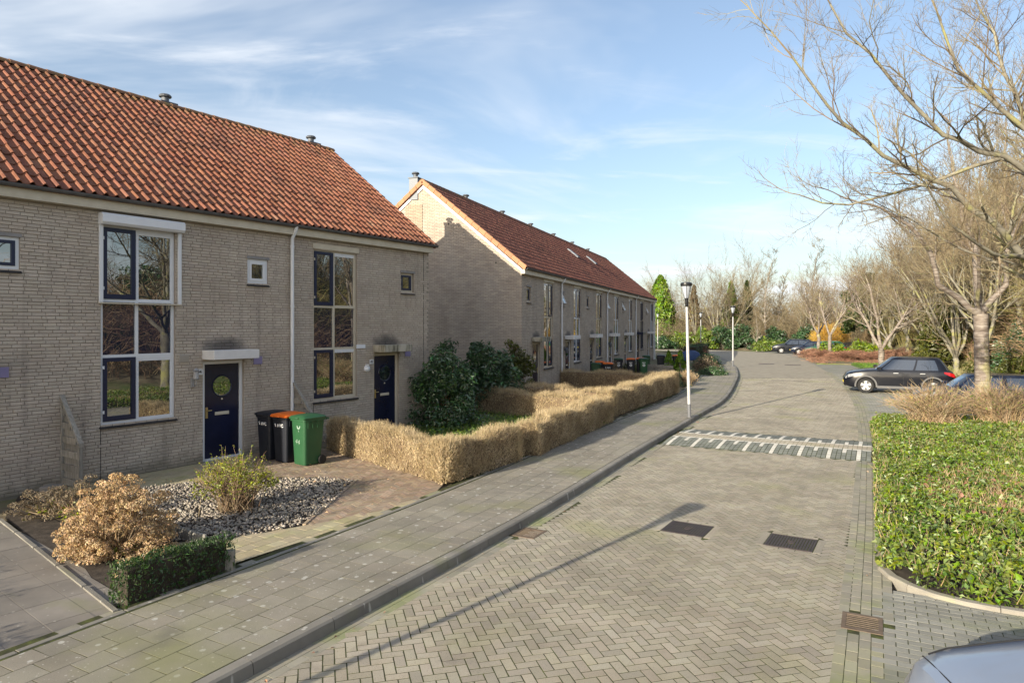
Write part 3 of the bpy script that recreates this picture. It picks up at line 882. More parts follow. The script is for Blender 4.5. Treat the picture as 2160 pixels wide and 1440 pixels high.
BOND = [(.11 if j % 2 else 0)+random.choice((0, .02, -.02, .045, -.045)) for j in range(120)]
class House:
    def __init__(s, name, label, loc, ang, W, D, eave, ridge, mirror=False, group=None):
        s.t = put(name, None, label=label, cat='house', group=group, loc=loc, rz=ang)
        s.W, s.D, s.eave, s.ridge, s.mir = W, D, eave, ridge, mirror
        s.pitch = math.atan2(ridge-eave, D/2+.20); s.ang = ang; s.loc = Vector((*loc[:2], 0))
    def X(s, a, b):
        return (s.W-b, s.W-a) if s.mir else (a, b)
    def world(s, P):
        P = np.asarray(P, float); c, q = math.cos(s.ang), math.sin(s.ang)
        return np.stack([s.loc.x+P[:,0]*c-P[:,1]*q, s.loc.y+P[:,0]*q+P[:,1]*c, P[:,2]+0*P[:,0]], 1)

    def roof(s, mat, n_obj, ends=(0,0), ridge_mat=None):
        W, D = s.W, s.D
        x0, x1 = -.10*ends[0], W+.14*ends[1]
        yb = -.20; L_ = math.hypot(D/2+.20, s.ridge-s.eave)
        g = G(); e = .03
        cp, sp_ = math.cos(s.pitch), math.sin(s.pitch)
        g.add([(x0,yb,s.eave-e),(x1,yb,s.eave-e),(x1,D/2,s.ridge-e),(x0,D/2,s.ridge-e),(x0,D-yb,s.eave-e),(x1,D-yb,s.eave-e),
               (x0,yb+.04,s.eave-.10),(x1,yb+.04,s.eave-.10),(x1,D/2,s.ridge-.16),(x0,D/2,s.ridge-.16),(x0,D-yb-.04,s.eave-.10),(x1,D-yb-.04,s.eave-.10)],
              [(0,1,2,3),(3,2,5,4),(6,9,8,7),(9,10,11,8),(0,6,7,1),(4,5,11,10),(0,3,9,6),(3,4,10,9),(1,7,8,2),(2,8,11,5)])
        rf = g.put('roof', mat, s.t)
        nr = int(L_/ (TL-.012)); step = L_/nr; nc = round((x1-x0)/TW); tw = (x1-x0)/nc
        I, J = np.meshgrid(np.arange(nc), np.arange(nr)); I, J = I.ravel(), J.ravel()
        px = x0+I*tw; pv = .02+J*step - .02
        o = np.stack([px, yb+pv*cp, s.eave+pv*sp_], 1)
        o += rng.normal(0, .003, o.shape)
        wp = s.world(o); d = np.linalg.norm(wp-np.array([0,0,2.95]), axis=1)+np.where(inframe(wp, 5), 0, 1000)
        order = np.argsort(d); sel = order[:n_obj]; sel = sel[d[sel] < 1000] if n_obj else sel[:0]
        oth = np.setdiff1d(np.arange(len(o)), sel)
        B = TV.copy(); B[:,0] *= tw/TW; B[:,1] *= step/(TL-.012)
        Rm = np.array([[1,0,0],[0,cp,-sp_],[0,sp_,cp]])
        if len(sel):
            me = npmesh('roof_tile', B, TF, mat)
            for i in sel:
                q = bpy.data.objects.new('roof_tile', me); COL.objects.link(q); q.parent = rf; q.location = o[i]
                q.rotation_euler = (s.pitch+random.gauss(0,.008), 0, random.gauss(0,.006))
        BR_ = B@Rm.T
        V = (o[oth][:,None,:]+BR_[None]).reshape(-1,3); F = (np.arange(len(oth))[:,None,None]*len(B)+TF[None]).reshape(-1,4)
        put('tile_courses', npmesh('tile_courses', V, F, mat), rf, kind='stuff')
        # ridge caps
        k = 0; x = x0-.02
        while x < x1-.05:
            e2 = min(x+.40, x1+.02); g = G(); prof_ = []
            for r_ in ((x, .125, 0), (e2, .112, 0)):
                for j in range(8):
                    a = math.pi*j/7; g.v.append((r_[0], D/2+math.cos(a)*r_[1]*1.15, s.ridge-.03+math.sin(a)*r_[1]))
            for j in range(7): g.f.append((j, j+1, 9+j, 8+j))
            g.f.append(tuple(range(8))); g.f.append(tuple(range(15,7,-1)))
            g.put('ridge_tile', ridge_mat or mat, rf); x += .38
        return rf

    def verge(s, mat, side, fas):
        """edge tiles and a white board along the slope of a gable"""
        x = 0.0 if side == 0 else s.W
        sg = -1 if side == 0 else 1
        cp, sp_ = math.cos(s.pitch), math.sin(s.pitch); L_ = math.hypot(s.D/2+.2, s.ridge-s.eave); n = int(L_/.36)
        rf = [c for c in s.t.children if c.name.startswith('roof')][0]
        for half in (0, 1):
            for k in range(n):
                a, b = k*L_/n-.02, (k+1)*L_/n+.015
                pts = []
                for t, dz in ((a, .105), (b, .080)):
                    y, z = -.20+t*cp, s.eave+t*sp_
                    for ox, oz in ((-.02, dz), (.115, dz), (.13, dz-.03), (.13, -.12), (.11, -.12), (.105, dz-.04), (-.02, dz-.03)):
                        yy = y-oz*sp_*.6; pts.append((x+sg*ox, yy if half == 0 else s.D-yy, z+oz*cp))
                f = [(j, (j+1)%7, 7+(j+1)%7, 7+j) for j in range(7)] + [tuple(range(7)), tuple(range(7,14))]
                g = G(); g.add(pts, f); g.put('verge_tile', mat, rf)
            y0, z0, y1, z1 = -.12, s.eave-.13, s.D/2, s.ridge-.16
            if half: y0, y1 = s.D-y0, s.D-y1
            G().prism([(y0,z0-.11),(y0,z0),(y1,z1),(y1,z1-.14)], x+sg*.004, x+sg*.045, 'x').put('barge_board', fas, s.t)

    def gutter(s, ends=(0,0), fas=None):
        x0, x1 = (-.10 if ends[0] else 0), (s.W+.12 if ends[1] else s.W)
        z = s.eave-.015; yc = -.245; n = 8; g = G()
        r = .062
        for i in range(n+1):
            a = math.pi+math.pi*i/n
            for x in (x0, x1):
                for rr in (r, r-.008): g.v.append((x, yc+math.cos(a)*rr, z+math.sin(a)*rr))
        for i in range(n):
            b = i*4; c = b+4
            g.f += [(b, b+2, c+2, c), (b+1, c+1, c+3, b+3), (b, c, c+1, b+1), (b+2, b+3, c+3, c+2)]
        g.f += [(0,1,3,2), (n*4, n*4+2, n*4+3, n*4+1)]
        gt = g.put('gutter', m_gutter, s.t, smooth=True)
        x = x0+.3
        while x < x1:
            g = G()
            vs = [(xx, yc+math.cos(math.pi+math.pi*i/n)*(r+.006), z+math.sin(math.pi+math.pi*i/n)*(r+.006)) for xx in (x, x+.035) for i in range(n+1)]
            g.add(vs, [(i, i+1, n+2+i, n+1+i) for i in range(n)]); g.put('bracket', m_gutter, gt); x += .62
        # boxed eaves with a pale board
        G().box(x0 if ends[0] else 0, s.W, -.175, -.002, s.eave-.245, s.eave-.075).put('fascia', fas or m_fascia, s.t)

    def bricks(s, holes, mat, n_obj, top, zmin=0.0):
        W = s.W; ch, bl = .0625, .22
        X0, X1, Z0 = [], [], []
        for j in range(int((top-zmin)/ch)):
            z = zmin+j*ch
            off = BOND[j] - (s.k*W) % bl - bl
            cuts = [(h[0], h[1]) for h in holes if h[2] < z+ch*.6 and h[3] > z+ch*.4]
            segs = [(0.0, W)]; lo_end, hi_end = s.k <= -2, s.k >= 1
            for a, b in sorted(cuts):
                nx_ = []
                for p, q in segs:
                    if b <= p or a >= q: nx_.append((p, q)); continue
                    if a > p: nx_.append((p, a))
                    if b < q: nx_.append((b, q))
                segs = nx_
            for p, q in segs:
                k = math.floor((p-off)/bl)
                while off+k*bl < q:
                    r0, r1 = off+k*bl, off+(k+1)*bl; mid = (r0+r1)/2
                    a = (r0 if (p == 0.0 and not lo_end) else max(p, r0))+.005; b = (r1 if (q == W and not hi_end) else min(q, r1))-.005
                    if b-a > .02 and 0 <= (mid if ((p == 0.0 and r0 < 0) or (q == W and r1 > W)) else 1) < W and (lo_end or mid >= 0) and (hi_end or mid < W): X0.append(a); X1.append(b); Z0.append(z)
                    k += 1
        X0, X1, Z0 = np.array(X0), np.array(X1), np.array(Z0)
        n = len(X0); cx, cz = (X0+X1)/2, Z0+ch/2; hw = (X1-X0)/2; hh = np.full(n, ch/2-.0055)
        yo = -.012+rng.normal(0, .0028, n); tl = rng.normal(0, .004, (n, 2))
        c = np.stack([cx, yo, cz], 1); wp = s.world(c)
        d = np.linalg.norm(wp-np.array([0,0,2.95]), axis=1)+np.where(inframe(wp, 5), 0, 1000)+np.where(np.abs(hw-.105) < .002, 0, 1000)
        sel = np.argsort(d)[:n_obj]; sel = sel[d[sel] < 1000]; oth = np.setdiff1d(np.arange(n), sel)
        wall = s.wall
        def geo(c, hw, hh, tl):
            sx = np.array([-1,1,1,-1]); sz = np.array([-1,-1,1,1]); m = len(c)
            b = .004
            x = np.concatenate([hw[:,None]*sx, hw[:,None]*sx, (hw-b)[:,None]*sx], 1); z = np.concatenate([hh[:,None]*sz, hh[:,None]*sz, (hh-b)[:,None]*sz], 1)
            y = np.concatenate([np.full((m,4), .016), np.full((m,4), .004), np.zeros((m,4))], 1)
            y = y + x*tl[:,0:1]+z*tl[:,1:2]
            V = np.stack([c[:,0:1]+x, c[:,1:2]+y, c[:,2:3]+z], 2).reshape(-1,3)
            q = np.array([[8,9,10,11],[4,5,9,8],[5,6,10,9],[6,7,11,10],[7,4,8,11],[0,1,5,4],[1,2,6,5],[2,3,7,6],[3,0,4,7]])
            return V, (np.arange(m)[:,None,None]*12+q[None]).reshape(-1,4)
        V, F = geo(np.zeros((1,3)), np.array([.105]), np.array([ch/2-.0055]), np.zeros((1,2)))
        me = npmesh('brick', V, F, mat)
        for i in sel:
            o = bpy.data.objects.new('brick', me); COL.objects.link(o); o.parent = wall; o.location = c[i]
            o.rotation_euler = (float(tl[i,1])*1.0, 0, float(tl[i,0]))
        V, F = geo(c[oth], hw[oth], hh[oth], tl[oth])
        put('brick_courses', npmesh('brick_courses', V, F, mat), wall, kind='stuff')

def tall_window(h, x0, x1, zb, zt, tr, mull, frame, blue_side, lower_dark, sash_mat=None, head=True):
    """three storeys of paired lights in one frame; tr: heights of the two transoms, mull: place of the mullion"""
    y = .045; f = .055; sash_mat = sash_mat or m_navy
    g = G()
    g.box(x0, x0+f, y, y+.08, zb, zt).box(x1-f, x1, y, y+.08, zb, zt).box(x0+f, x1-f, y, y+.08, zb, zb+f).box(x0+f, x1-f, y, y+.08, zt-f, zt)
    for z in tr: g.box(x0+f, x1-f, y, y+.08, z-.028, z+.028)
    zz = [zb+f, tr[0]-.028, tr[0]+.028, tr[1]-.028, tr[1]+.028, zt-f]
    for a, b in ((0,1),(2,3),(4,5)): g.box(mull-.03, mull+.03, y+.001, y+.079, zz[a], zz[b])
    win = g.put('window', frame, h.t)
    for lev, (a, b) in enumerate(((0,1),(2,3),(4,5))):
        za, zb2 = zz[a], zz[b]
        for side in (0, 1):
            xa, xb = (x0+f, mull-.03) if side == 0 else (mull+.03, x1-f)
            if lev != 1 and side == blue_side:
                s_ = .075; g = G(); ya, yb = y-.022, y+.05
                g.box(xa, xa+s_, ya, yb, za, zb2).box(xb-s_, xb, ya, yb, za, zb2).box(xa+s_, xb-s_, ya, yb, za, za+s_+.02).box(xa+s_, xb-s_, ya, yb, zb2-s_, zb2)
                g.put('sash', sash_mat, win)
                G().box(xa+s_, xb-s_, y+.012, y+.022, za+s_+.02, zb2-s_).put('pane', m_glass, win)
                for q in (.15, .85):
                    zq = za+(zb2-za)*q; xx = xa if blue_side == 0 else xb
                    G().box(xx-.018, xx+.018, ya-.012, ya, zq-.03, zq+.03).put('hinge', frame, win)
            elif lev == 1:
                G().box(xa, xb, y+.03, y+.04, za, zb2).put('pane', m_glass_dk if lower_dark else m_glass, win)
            else:
                t_ = .085
                g = G(); g.box(xa, xb, y+.005, y+.05, zb2-t_, zb2).box(xa, xb, y-.004, y+.005, zb2-t_*.45, zb2-t_*.3); g.put('vent_strip', m_frame_w, win)
                e = .014; g = G()
                g.box(xa, xa+e, y+.015, y+.05, za, zb2-t_).box(xb-e, xb, y+.015, y+.05, za, zb2-t_).box(xa+e, xb-e, y+.015, y+.05, za, za+e)
                g.put('bead', frame, win)
                G().box(xa+e, xb-e, y+.030, y+.040, za+e, zb2-t_).put('pane', m_glass, win)
    # sill of black tiles
    n = max(3, round((x1-x0)/.105)); w = (x1-x0+.06)/n
    for k in range(n):
        a = x0-.03+k*w
        G().prism([(-.055,zb-.075),(-.055,zb-.05),(y,zb-.004),(y,zb-.05)], a+.002, a+w-.002, 'x').put('sill_tile', m_slate, win)
    return win

def small_window(h, x0, x1, z0, z1, frame, sash, kind=0):
    y = .02 if kind == 0 else .055; f = .06
    g = G().box(x0, x0+f, y, y+.08, z0, z1).box(x1-f, x1, y, y+.08, z0, z1).box(x0+f, x1-f, y, y+.08, z0, z0+f).box(x0+f, x1-f, y, y+.08, z1-f, z1)
    win = g.put('small_window', frame, h.t)
    a, b, c, d = x0+f, x1-f, z0+f, z1-f; s_ = .055
    if kind == 2:                                       # top-hung light standing open
        import math as _m
        ang = R(24); L_ = d-c; g = G()
        def hp(x, t, o): return (x, y-_m.sin(ang)*t+o*_m.cos(ang), d-_m.cos(ang)*t+o*_m.sin(ang)*-1)
        def slab(xa, xb, t0, t1, o0, o1, gg):
            return gg.add([hp(xa,t0,o0),hp(xb,t0,o0),hp(xb,t1,o0),hp(xa,t1,o0),hp(xa,t0,o1),hp(xb,t0,o1),hp(xb,t1,o1),hp(xa,t1,o1)], [(0,1,2,3),(7,6,5,4),(0,4,5,1),(1,5,6,2),(2,6,7,3),(3,7,4,0)])
        slab(a, a+s_, 0, L_, 0, .05, g); slab(b-s_, b, 0, L_, 0, .05, g); slab(a+s_, b-s_, 0, s_, 0, .05, g); slab(a+s_, b-s_, L_-s_, L_, 0, .05, g)
        g.put('sash', sash, win); slab(a+s_, b-s_, s_, L_-s_, .02, .03, G()).put('pane', m_glass, win)
        G().box(a, b, y+.07, y+.075, c, d).put('dark_gap', m_ink, win)
    else:
        ya = y-.015
        g = G().box(a, a+s_, ya, y+.05, c, d).box(b-s_, b, ya, y+.05, c, d).box(a+s_, b-s_, ya, y+.05, c, c+s_).box(a+s_, b-s_, ya, y+.05, d-s_, d)
        g.put('sash', sash, win); G().box(a+s_, b-s_, y+.015, y+.025, c+s_, d-s_).put('pane', m_glass, win)
    n = 5; w = (x1-x0+.05)/n
    for k in range(n):
        q = x0-.025+k*w
        G().prism([(-.05,z0-.07),(-.05,z0-.05),(y,z0-.004),(y,z0-.05)], q+.002, q+w-.002, 'x').put('sill_tile', m_slate, win)
    G().box(x0-.03, x1+.03, -.03, .05, z1+.004, z1+.062).put('lintel', m_lintel, win)
    return win

def front_door(h, x0, x1, zt, frame, hinge_right=True, leafmat=None):
    f = .07; y = .05
    g = G().box(x0, x0+f, y, y+.09, 0, zt).box(x1-f, x1, y, y+.09, 0, zt).box(x0+f, x1-f, y, y+.09, zt-f, zt).box(x0+f, x1-f, y-.02, y+.09, 0, .05)
    g.put('door_frame', frame, h.t)
    a, b = x0+f, x1-f; c = (a+b)/2
    dr = G().box(a+.003, b-.003, y+.025, y+.065, .05, zt-f-.003).put('door', leafmat or m_door, h.t)
    zc = zt-.56; r = .215
    g = G(); n = 28
    vs = []
    for k in range(n):
        t = 2*math.pi*k/n
        for rr, yy in ((r+.03, y+.024), (r+.018, y+.004), (r, y+.012), (r, y+.022)): vs.append((c+math.cos(t)*rr, yy, zc+math.sin(t)*rr))
    fs = [(k*4+j, k*4+j+1, ((k+1)%n)*4+j+1, ((k+1)%n)*4+j) for k in range(n) for j in range(3)]
    g.add(vs, fs); g.put('round_window_ring', m_door if leafmat is None else leafmat, dr, smooth=True)
    g = G(); g.add([(c+math.cos(2*math.pi*k/n)*r, y+.018, zc+math.sin(2*math.pi*k/n)*r) for k in range(n)], [tuple(range(n))]); g.put('round_pane', m_glass, dr)
    G().bbox(c-.17, c+.17, y+.008, y+.026, .98, 1.05, .004).box(c-.13, c+.13, y+.003, y+.008, .998, 1.03).put('letter_slot', m_fascia, dr)
    hx = a+.06 if hinge_right else b-.06
    G().bbox(hx-.028, hx+.028, y+.012, y+.026, .93, 1.17, .004).tube([(hx, y+.02, 1.10), (hx, y-.03, 1.10), (hx+(.09 if hinge_right else -.09), y-.03, 1.10)], .011, 8).put('handle', m_brass, dr)
    G().lathe([(.0,0),(.02,0),(.02,.012),(.0,.012)], 12, (c, y+.012, zt-.85), 'y').put('peephole', m_fascia, dr)
    return dr

def chimney(h, x, y):
    z = h.ridge
    G().box(x-.20, x+.20, y-.20, y+.20, z-.75, z+.16).put('chimney', m_zinc, h.t)
    G().bbox(x-.24, x+.24, y-.24, y+.24, z+.162, z+.20, .005).lathe([(.10,z+.20),(.10,z+.36),(.16,z+.365),(.17,z+.40),(.13,z+.44),(.0,z+.45)], 14, (x,y,0)).put('flue_cowl', m_zinc, h.t)

def downpipe(h, x, top, r=.042, mat=None):
    g = G(); g.tube([(x,-.245,top-.03),(x,-.22,top-.12),(x,-.085,top-.30),(x,-.08,top-.5),(x,-.08,.02)], r, 12)
    p = g.put('downpipe', mat or m_frame_w, h.t, smooth=True)
    z = .5
    while z < top-.4:
        G().lathe([(r,z),(r+.008,z),(r+.008,z+.05),(r,z+.05)], 12, (x,-.08,0)).put('pipe_collar', mat or m_frame_w, p); z += 1.45

# ---- the near terrace: three houses, the left one cut by the edge of the view
A1 = math.atan2(.8267, .5627); W1, D1, E1, RZ1 = 5.05, 9.0, 5.40, 8.96
d1 = Vector((math.cos(A1), math.sin(A1))); P1 = Vector((-6.68, 14.75)) - d1*2.75
n1 = Vector((d1.y, -d1.x))
def row1(k): p = P1 + d1*W1*k; return (p.x, p.y, 0)
ref1 = cam                                              # set to a house of the row below
def measure_from(mats, o):
    for m in mats:
        for q in m.node_tree.nodes:
            if q.type == 'TEX_COORD': q.object = o
m_brick1 = M('wall_brick', [(.385,.328,.272),(.445,.385,.325),(.495,.435,.372)], scale=1.2, rough=.9, bump=.7, bscale=55, isl=.08, hue=.007, obj=ref1,
             speck=[((.22,.185,.155), 16, .60, .5, 'n'), ((.28,.25,.215), .9, .58, .5, 'n')], extra=wall_extra(W1, 3.25))
m_mortar1 = M('wall_mortar', [(.25,.218,.185),(.30,.265,.228)], scale=5, rough=.95, obj=ref1, extra=wall_extra(W1, 3.25))
m_roof1 = roof_mat('roof_tile_red', [(.165,.064,.040),(.215,.086,.050),(.26,.112,.066)], RZ1)
m_ridge1 = M('mossy_ridge', [(.10,.06,.03),(.20,.10,.06),(.13,.115,.04)], scale=4, rough=.85, bump=.3, isl=.15)
near = []
info = [(-2, 'grey brick terraced house farthest left, outside most of the view', None),
        (-1, 'grey brick terraced house on the left with white small window cut by the edge', None),
        (0, 'terraced house with white frames and a roller shutter box over the tall window', None),
        (1, 'end terraced house with cream frames beside the dark evergreen bushes', None)]
for k, lab, _ in info:
    h = House('terraced_house', lab, row1(k), A1, W1, D1, E1, RZ1, group='near row of brick houses'); near.append(h); h.k = k
    cream = k == 1
    fr_m = m_frame_c if cream else m_frame_w
    wx = (.67, 2.13); dx = (2.75, 3.74); sx_ = (3.84, 4.38)
    wz = (1.05, 4.90)
    holes = [(wx[0], wx[1], wz[0], wz[1]), (dx[0], dx[1], 0, 2.18), (sx_[0], sx_[1], 3.93, 4.49)]
    top = E1-.24
    s_wall = wall_cells(0, W1, -.2, top+.2, holes)
    h.wall = s_wall.put('wall', m_mortar1, h.t)
    if k == 1:
        g = G(); g.add([(W1,0,-.2),(W1,D1,-.2),(W1,D1,E1-.05),(W1,D1/2,RZ1-.2),(W1,0,E1-.05)], [(0,1,2,3,4)])
        g.put('gable_wall', brick_wall_mat('near_gable_brick', h.t, 1), h.t)
        G().box(W1-.25, W1-.235, -.016, -.010, 0, top).put('expansion_joint', m_ink, h.t)
    if k == -2:
        g = G(); g.add([(0,0,-.2),(0,D1,-.2),(0,D1,E1-.05),(0,D1/2,RZ1-.2),(0,0,E1-.05)], [(0,1,2,3,4)]); g.put('gable_wall', m_mortar1, h.t)
    G().box(0, W1, D1-.1, D1, -.2, E1-.1).put('back_wall', m_mortar1, h.t)
    if k > -2: h.bricks(holes, m_brick1, 300, top)
    h.roof(m_roof1, 300 if k > -2 else 0, (k == -2, k == 1), m_ridge1)
    h.gutter((0, k == 1))
    chimney(h, W1-.42, D1/2+.42)
    tall_window(h, wx[0], wx[1], wz[0], wz[1], (2.36, 3.44), wx[0]+.70, fr_m, 0, True)
    small_window(h, sx_[0], sx_[1], 3.93, 4.49, fr_m, fr_m if k == 0 else m_navy, 0 if k == 0 else (0 if k < 0 else 1))
    front_door(h, dx[0], dx[1], 2.18, fr_m)
    cm = m_canopy_old if cream else m_canopy
    G().bbox(dx[0]-.02, dx[1]+.10, -.45, -.003, 2.225, 2.42, .008).put('canopy', cm, h.t)
    # lamp by the door and the house number
    if k in (-1, 0):
        g = G().lathe([(0,0),(.03,.0),(.065,.03),(.05,.18),(.075,.20),(.02,.255),(.0,.26)], 8, (2.50,-.16,1.80))
        g.tube([(2.50,-.02,1.72),(2.50,-.09,1.66),(2.50,-.16,1.70),(2.50,-.16,1.82)], .012, 6).bbox(2.46,2.54,-.04,-.012,1.64,1.84,.006)
        g.put('wall_lamp', m_grey_pl, h.t)
        G().bbox(2.20,2.42,-.035,-.013,2.18,2.34,.004).put('air_vent', m_vent, h.t)
        for q in range(4): G().box(2.215,2.405,-.04,-.035,2.20+q*.034,2.212+q*.034).put('vent_slat', m_vent, h.t)
    else:
        G().lathe([(.0,-.11),(.05,-.105),(.085,-.075),(.095,-.035),(.095,-.013)], 18, (2.47,0,1.78), 'y').put('wall_lamp', m_white_pl, h.t, smooth=True)
        G().bbox(2.42,2.44+.04,-.115,-.02,1.86,1.90,.005).put('sensor', m_frame_w, h.t)
        G().bbox(2.10,2.42,-.03,-.013,2.34,2.44,.004).put('junction_box', m_white_pl, h.t)
    G().bbox(2.585,2.735,-.022,-.013,1.90,2.02,.003).put('number_plate', m_white_pl, h.t)
    num = {-2: '48', -1: '46', 0: '44', 1: '42'}[k]
    if k >= 0: text('house_number', num, .10, m_ink, h.t, Matrix.Translation((2.66,-.0235,1.96)) @ Matrix.Rotation(R(90),4,'X'), bold=.002)
    # small plate on a bracket right of the canopy
    G().bbox(3.985,4.215,-.03,-.013,2.06,2.24,.003).put('wall_plate', m_lav, h.t)
    G().tube([(3.93,-.012,2.16),(3.93,-.06,2.18),(3.95,-.07,2.24)], .010, 6).lathe([(0,2.21),(.028,2.215),(.024,2.27),(0,2.275)], 8, (3.95,-.07,0)).put('plate_bracket', m_grey_pl, h.t)
    if k == 0:
        sx0, sx1 = wx[0]-.05, wx[1]+.12
        G().prism([(-.005,4.885),(-.15,4.885),(-.19,4.93),(-.19,5.06),(-.155,5.10),(-.005,5.10)], sx0, sx1, 'x').put('shutter_box', m_white_pl, h.t)
        for xx in (sx0+.005, sx1-.075): G().bbox(xx, xx+.07, -.055, -.013, 3.40, 4.883, .004).put('shutter_guide', m_frame_w, h.t)
        G().box(sx0, sx1, -.06, .04, 3.375, 3.398).put('shutter_rail', m_frame_c, h.t)
    else:
        G().bbox(wx[0]-.03, wx[1]+.06, -.03, .04, wz[1]+.003, wz[1]+.13, .004).put('window_head', m_fascia, h.t)
    if k == 0: downpipe(h, W1-.03, E1-.02)
    G().box(wx[0]-.012, wx[0]-.002, -.0165, -.010, 0, wz[0]-.08).put('expansion_joint', m_ink, h.t)

measure_from([m_brick1, m_mortar1], near[2].t)

# ---- the far terrace behind it
d2v = Vector((.345, .9385)).normalized(); A2 = math.atan2(d2v.y, d2v.x); W2, D2, E2, RZ2 = 5.035, 8.74, 5.26, 9.01
P2 = Vector((.38, 27.17)); n2 = Vector((d2v.y, -d2v.x))
ref2 = cam
m_brick2 = brick_wall_mat('far_front_brick', ref2, 0, W2, 1.88)
m_gable2 = brick_wall_mat('far_gable_brick', ref2, 1)
m_flue2 = brick_wall_mat('tan_flue_brick', ref2, 1, tint=.92)
for n_ in m_flue2.node_tree.nodes:
    if n_.type == 'VALTORGB':
        for e_ in n_.color_ramp.elements: e_.color = (.40,.315,.245,1)
m_roof2 = roof_mat('far_roof_tile', [(.135,.055,.042),(.165,.068,.05),(.20,.09,.064)], RZ2)
m_verge = M('orange_verge_tile', [(.34,.16,.085),(.43,.215,.115)], scale=3, rough=.75, isl=.10)
labs = ['first house of the far row, with the lit brick gable wall', 'second house of the far row, small upper window tilted open',
        'third house of the far row, low bins in front', 'fourth house of the far row, behind the trio of bins',
        'fifth house of the far row, pale canopy over its door', 'sixth house of the far row, with a black canopy and dark frames',
        'last house of the far row, next to the bright cypress']
for k in range(7):
    p = P2 + d2v*W2*k
    h = House('far_terraced_house', labs[k], (p.x, p.y, 0), A2, W2, D2, E2, RZ2, group='far row of brick houses')
    dark = k == 5
    if k == 0: measure_from([m_brick2, m_gable2, m_flue2], h.t)
    fr_m = m_navy if dark else (m_frame_c if k in (0, 2) else m_frame_w)
    wx = (2.96, 4.35); dx = (1.38, 2.38); sx_ = (.63, 1.16)
    holes = [(wx[0], wx[1], 1.10, 4.88), (dx[0], dx[1], 0, 2.24), (sx_[0], sx_[1], 3.93, 4.54)]
    h.wall = wall_cells(0, W2, -.2, E2-.05, holes).put('wall', m_brick2, h.t)
    G().box(0, W2, D2-.1, D2, -.2, E2-.1).put('back_wall', m_gable2, h.t)
    h.roof(m_roof2, 0, (k == 0, k == 6))
    h.gutter((k == 0, k == 6))
    chimney(h, .35 if k else .15, D2/2+.45)
    tall_window(h, wx[0], wx[1], 1.10, 4.88, (2.39, 3.33), wx[0]+.72, fr_m, 1, False, sash_mat=m_navy)
    small_window(h, sx_[0], sx_[1], 3.93, 4.54, m_frame_c if k == 0 else m_frame_w, m_frame_w if k in (1,3,4,6) else m_navy, 2 if k in (1,3,4,6) else 1)
    front_door(h, dx[0], dx[1], 2.24, fr_m, hinge_right=False)
    G().bbox(dx[0]-.12, dx[1]+.12, -.48, -.003, 2.29, 2.48, .01).put('canopy', m_navy if dark else m_canopy_old if k == 0 else m_canopy, h.t)
    G().bbox(wx[0]-.03, wx[1]+.05, -.03, .04, 4.883, 5.0, .004).put('window_head', m_fascia, h.t)
    if k in (1, 3, 5): downpipe(h, .52, E2-.02)
    if k == 6: downpipe(h, W2-.1, E2-.02); downpipe(h, W2-.75, E2-.02)
    if k in (1, 3):                                     # lamp or basket on the wall by the door
        G().bbox(dx[0]-.28, dx[0]-.20, -.05, -.003, 1.75, 1.95, .01).lathe([(0,1.62),(.07,1.64),(.09,1.80),(.04,1.9),(0,1.91)], 8, (dx[0]-.24,-.13,0)).put('wall_lamp', m_zinc, h.t)
    if k == 0:
        g = G(); g.add([(0,0,-.2),(0,D2,-.2),(0,D2,E2-.05),(0,D2/2,RZ2-.2),(0,0,E2-.05)], [(0,4,3,2,1)]); g.put('gable_wall', m_gable2, h.t)
        G().box(-.022, .02, D2/2+.05, D2/2+.85, 0, RZ2-.95).put('flue_strip', m_flue2, h.t)
        h.verge(m_verge, 0, m_white_pl)
        for q, zz in ((1.2, 6.15), (3.3, 8.0)): G().box(-.03,-.003,D2/2-q+.0,D2/2-q+.05,RZ2-.9-q*.8,RZ2-.85-q*.8).put('gable_vent', m_ink, h.t)
    if k == 6:
        g = G(); g.add([(W2,0,-.2),(W2,D2,-.2),(W2,D2,E2-.05),(W2,D2/2,RZ2-.2),(W2,0,E2-.05)], [(0,1,2,3,4)]); g.put('gable_wall', m_gable2, h.t)
    if k in (3, 4):                                     # skylight in the roof
        rf = [c for c in h.t.children if c.name.startswith('roof')][0]
        cp, sp_ = math.cos(h.pitch), math.sin(h.pitch)
        def rp(x, v, o): return (x, -.20+v*cp-o*sp_, E2+v*sp_+o*cp)
        xa, xb, va, vb = 2.1, 2.7, 3.2, 4.1
        def slab(x0, x1, v0, v1, o0, o1):
            return G().add([rp(x0,v0,o0),rp(x1,v0,o0),rp(x1,v1,o0),rp(x0,v1,o0),rp(x0,v0,o1),rp(x1,v0,o1),rp(x1,v1,o1),rp(x0,v1,o1)], [(0,3,2,1),(4,5,6,7),(0,1,5,4),(1,2,6,5),(2,3,7,6),(3,0,4,7)])
        sk = slab(xa, xb, va, vb, .0, .15).put('skylight', m_zinc, rf); slab(xa+.07, xb-.07, va+.07, vb-.07, .15, .157).put('skylight_pane', plain('skylight_glass', (.05,.06,.075), .35), rf)

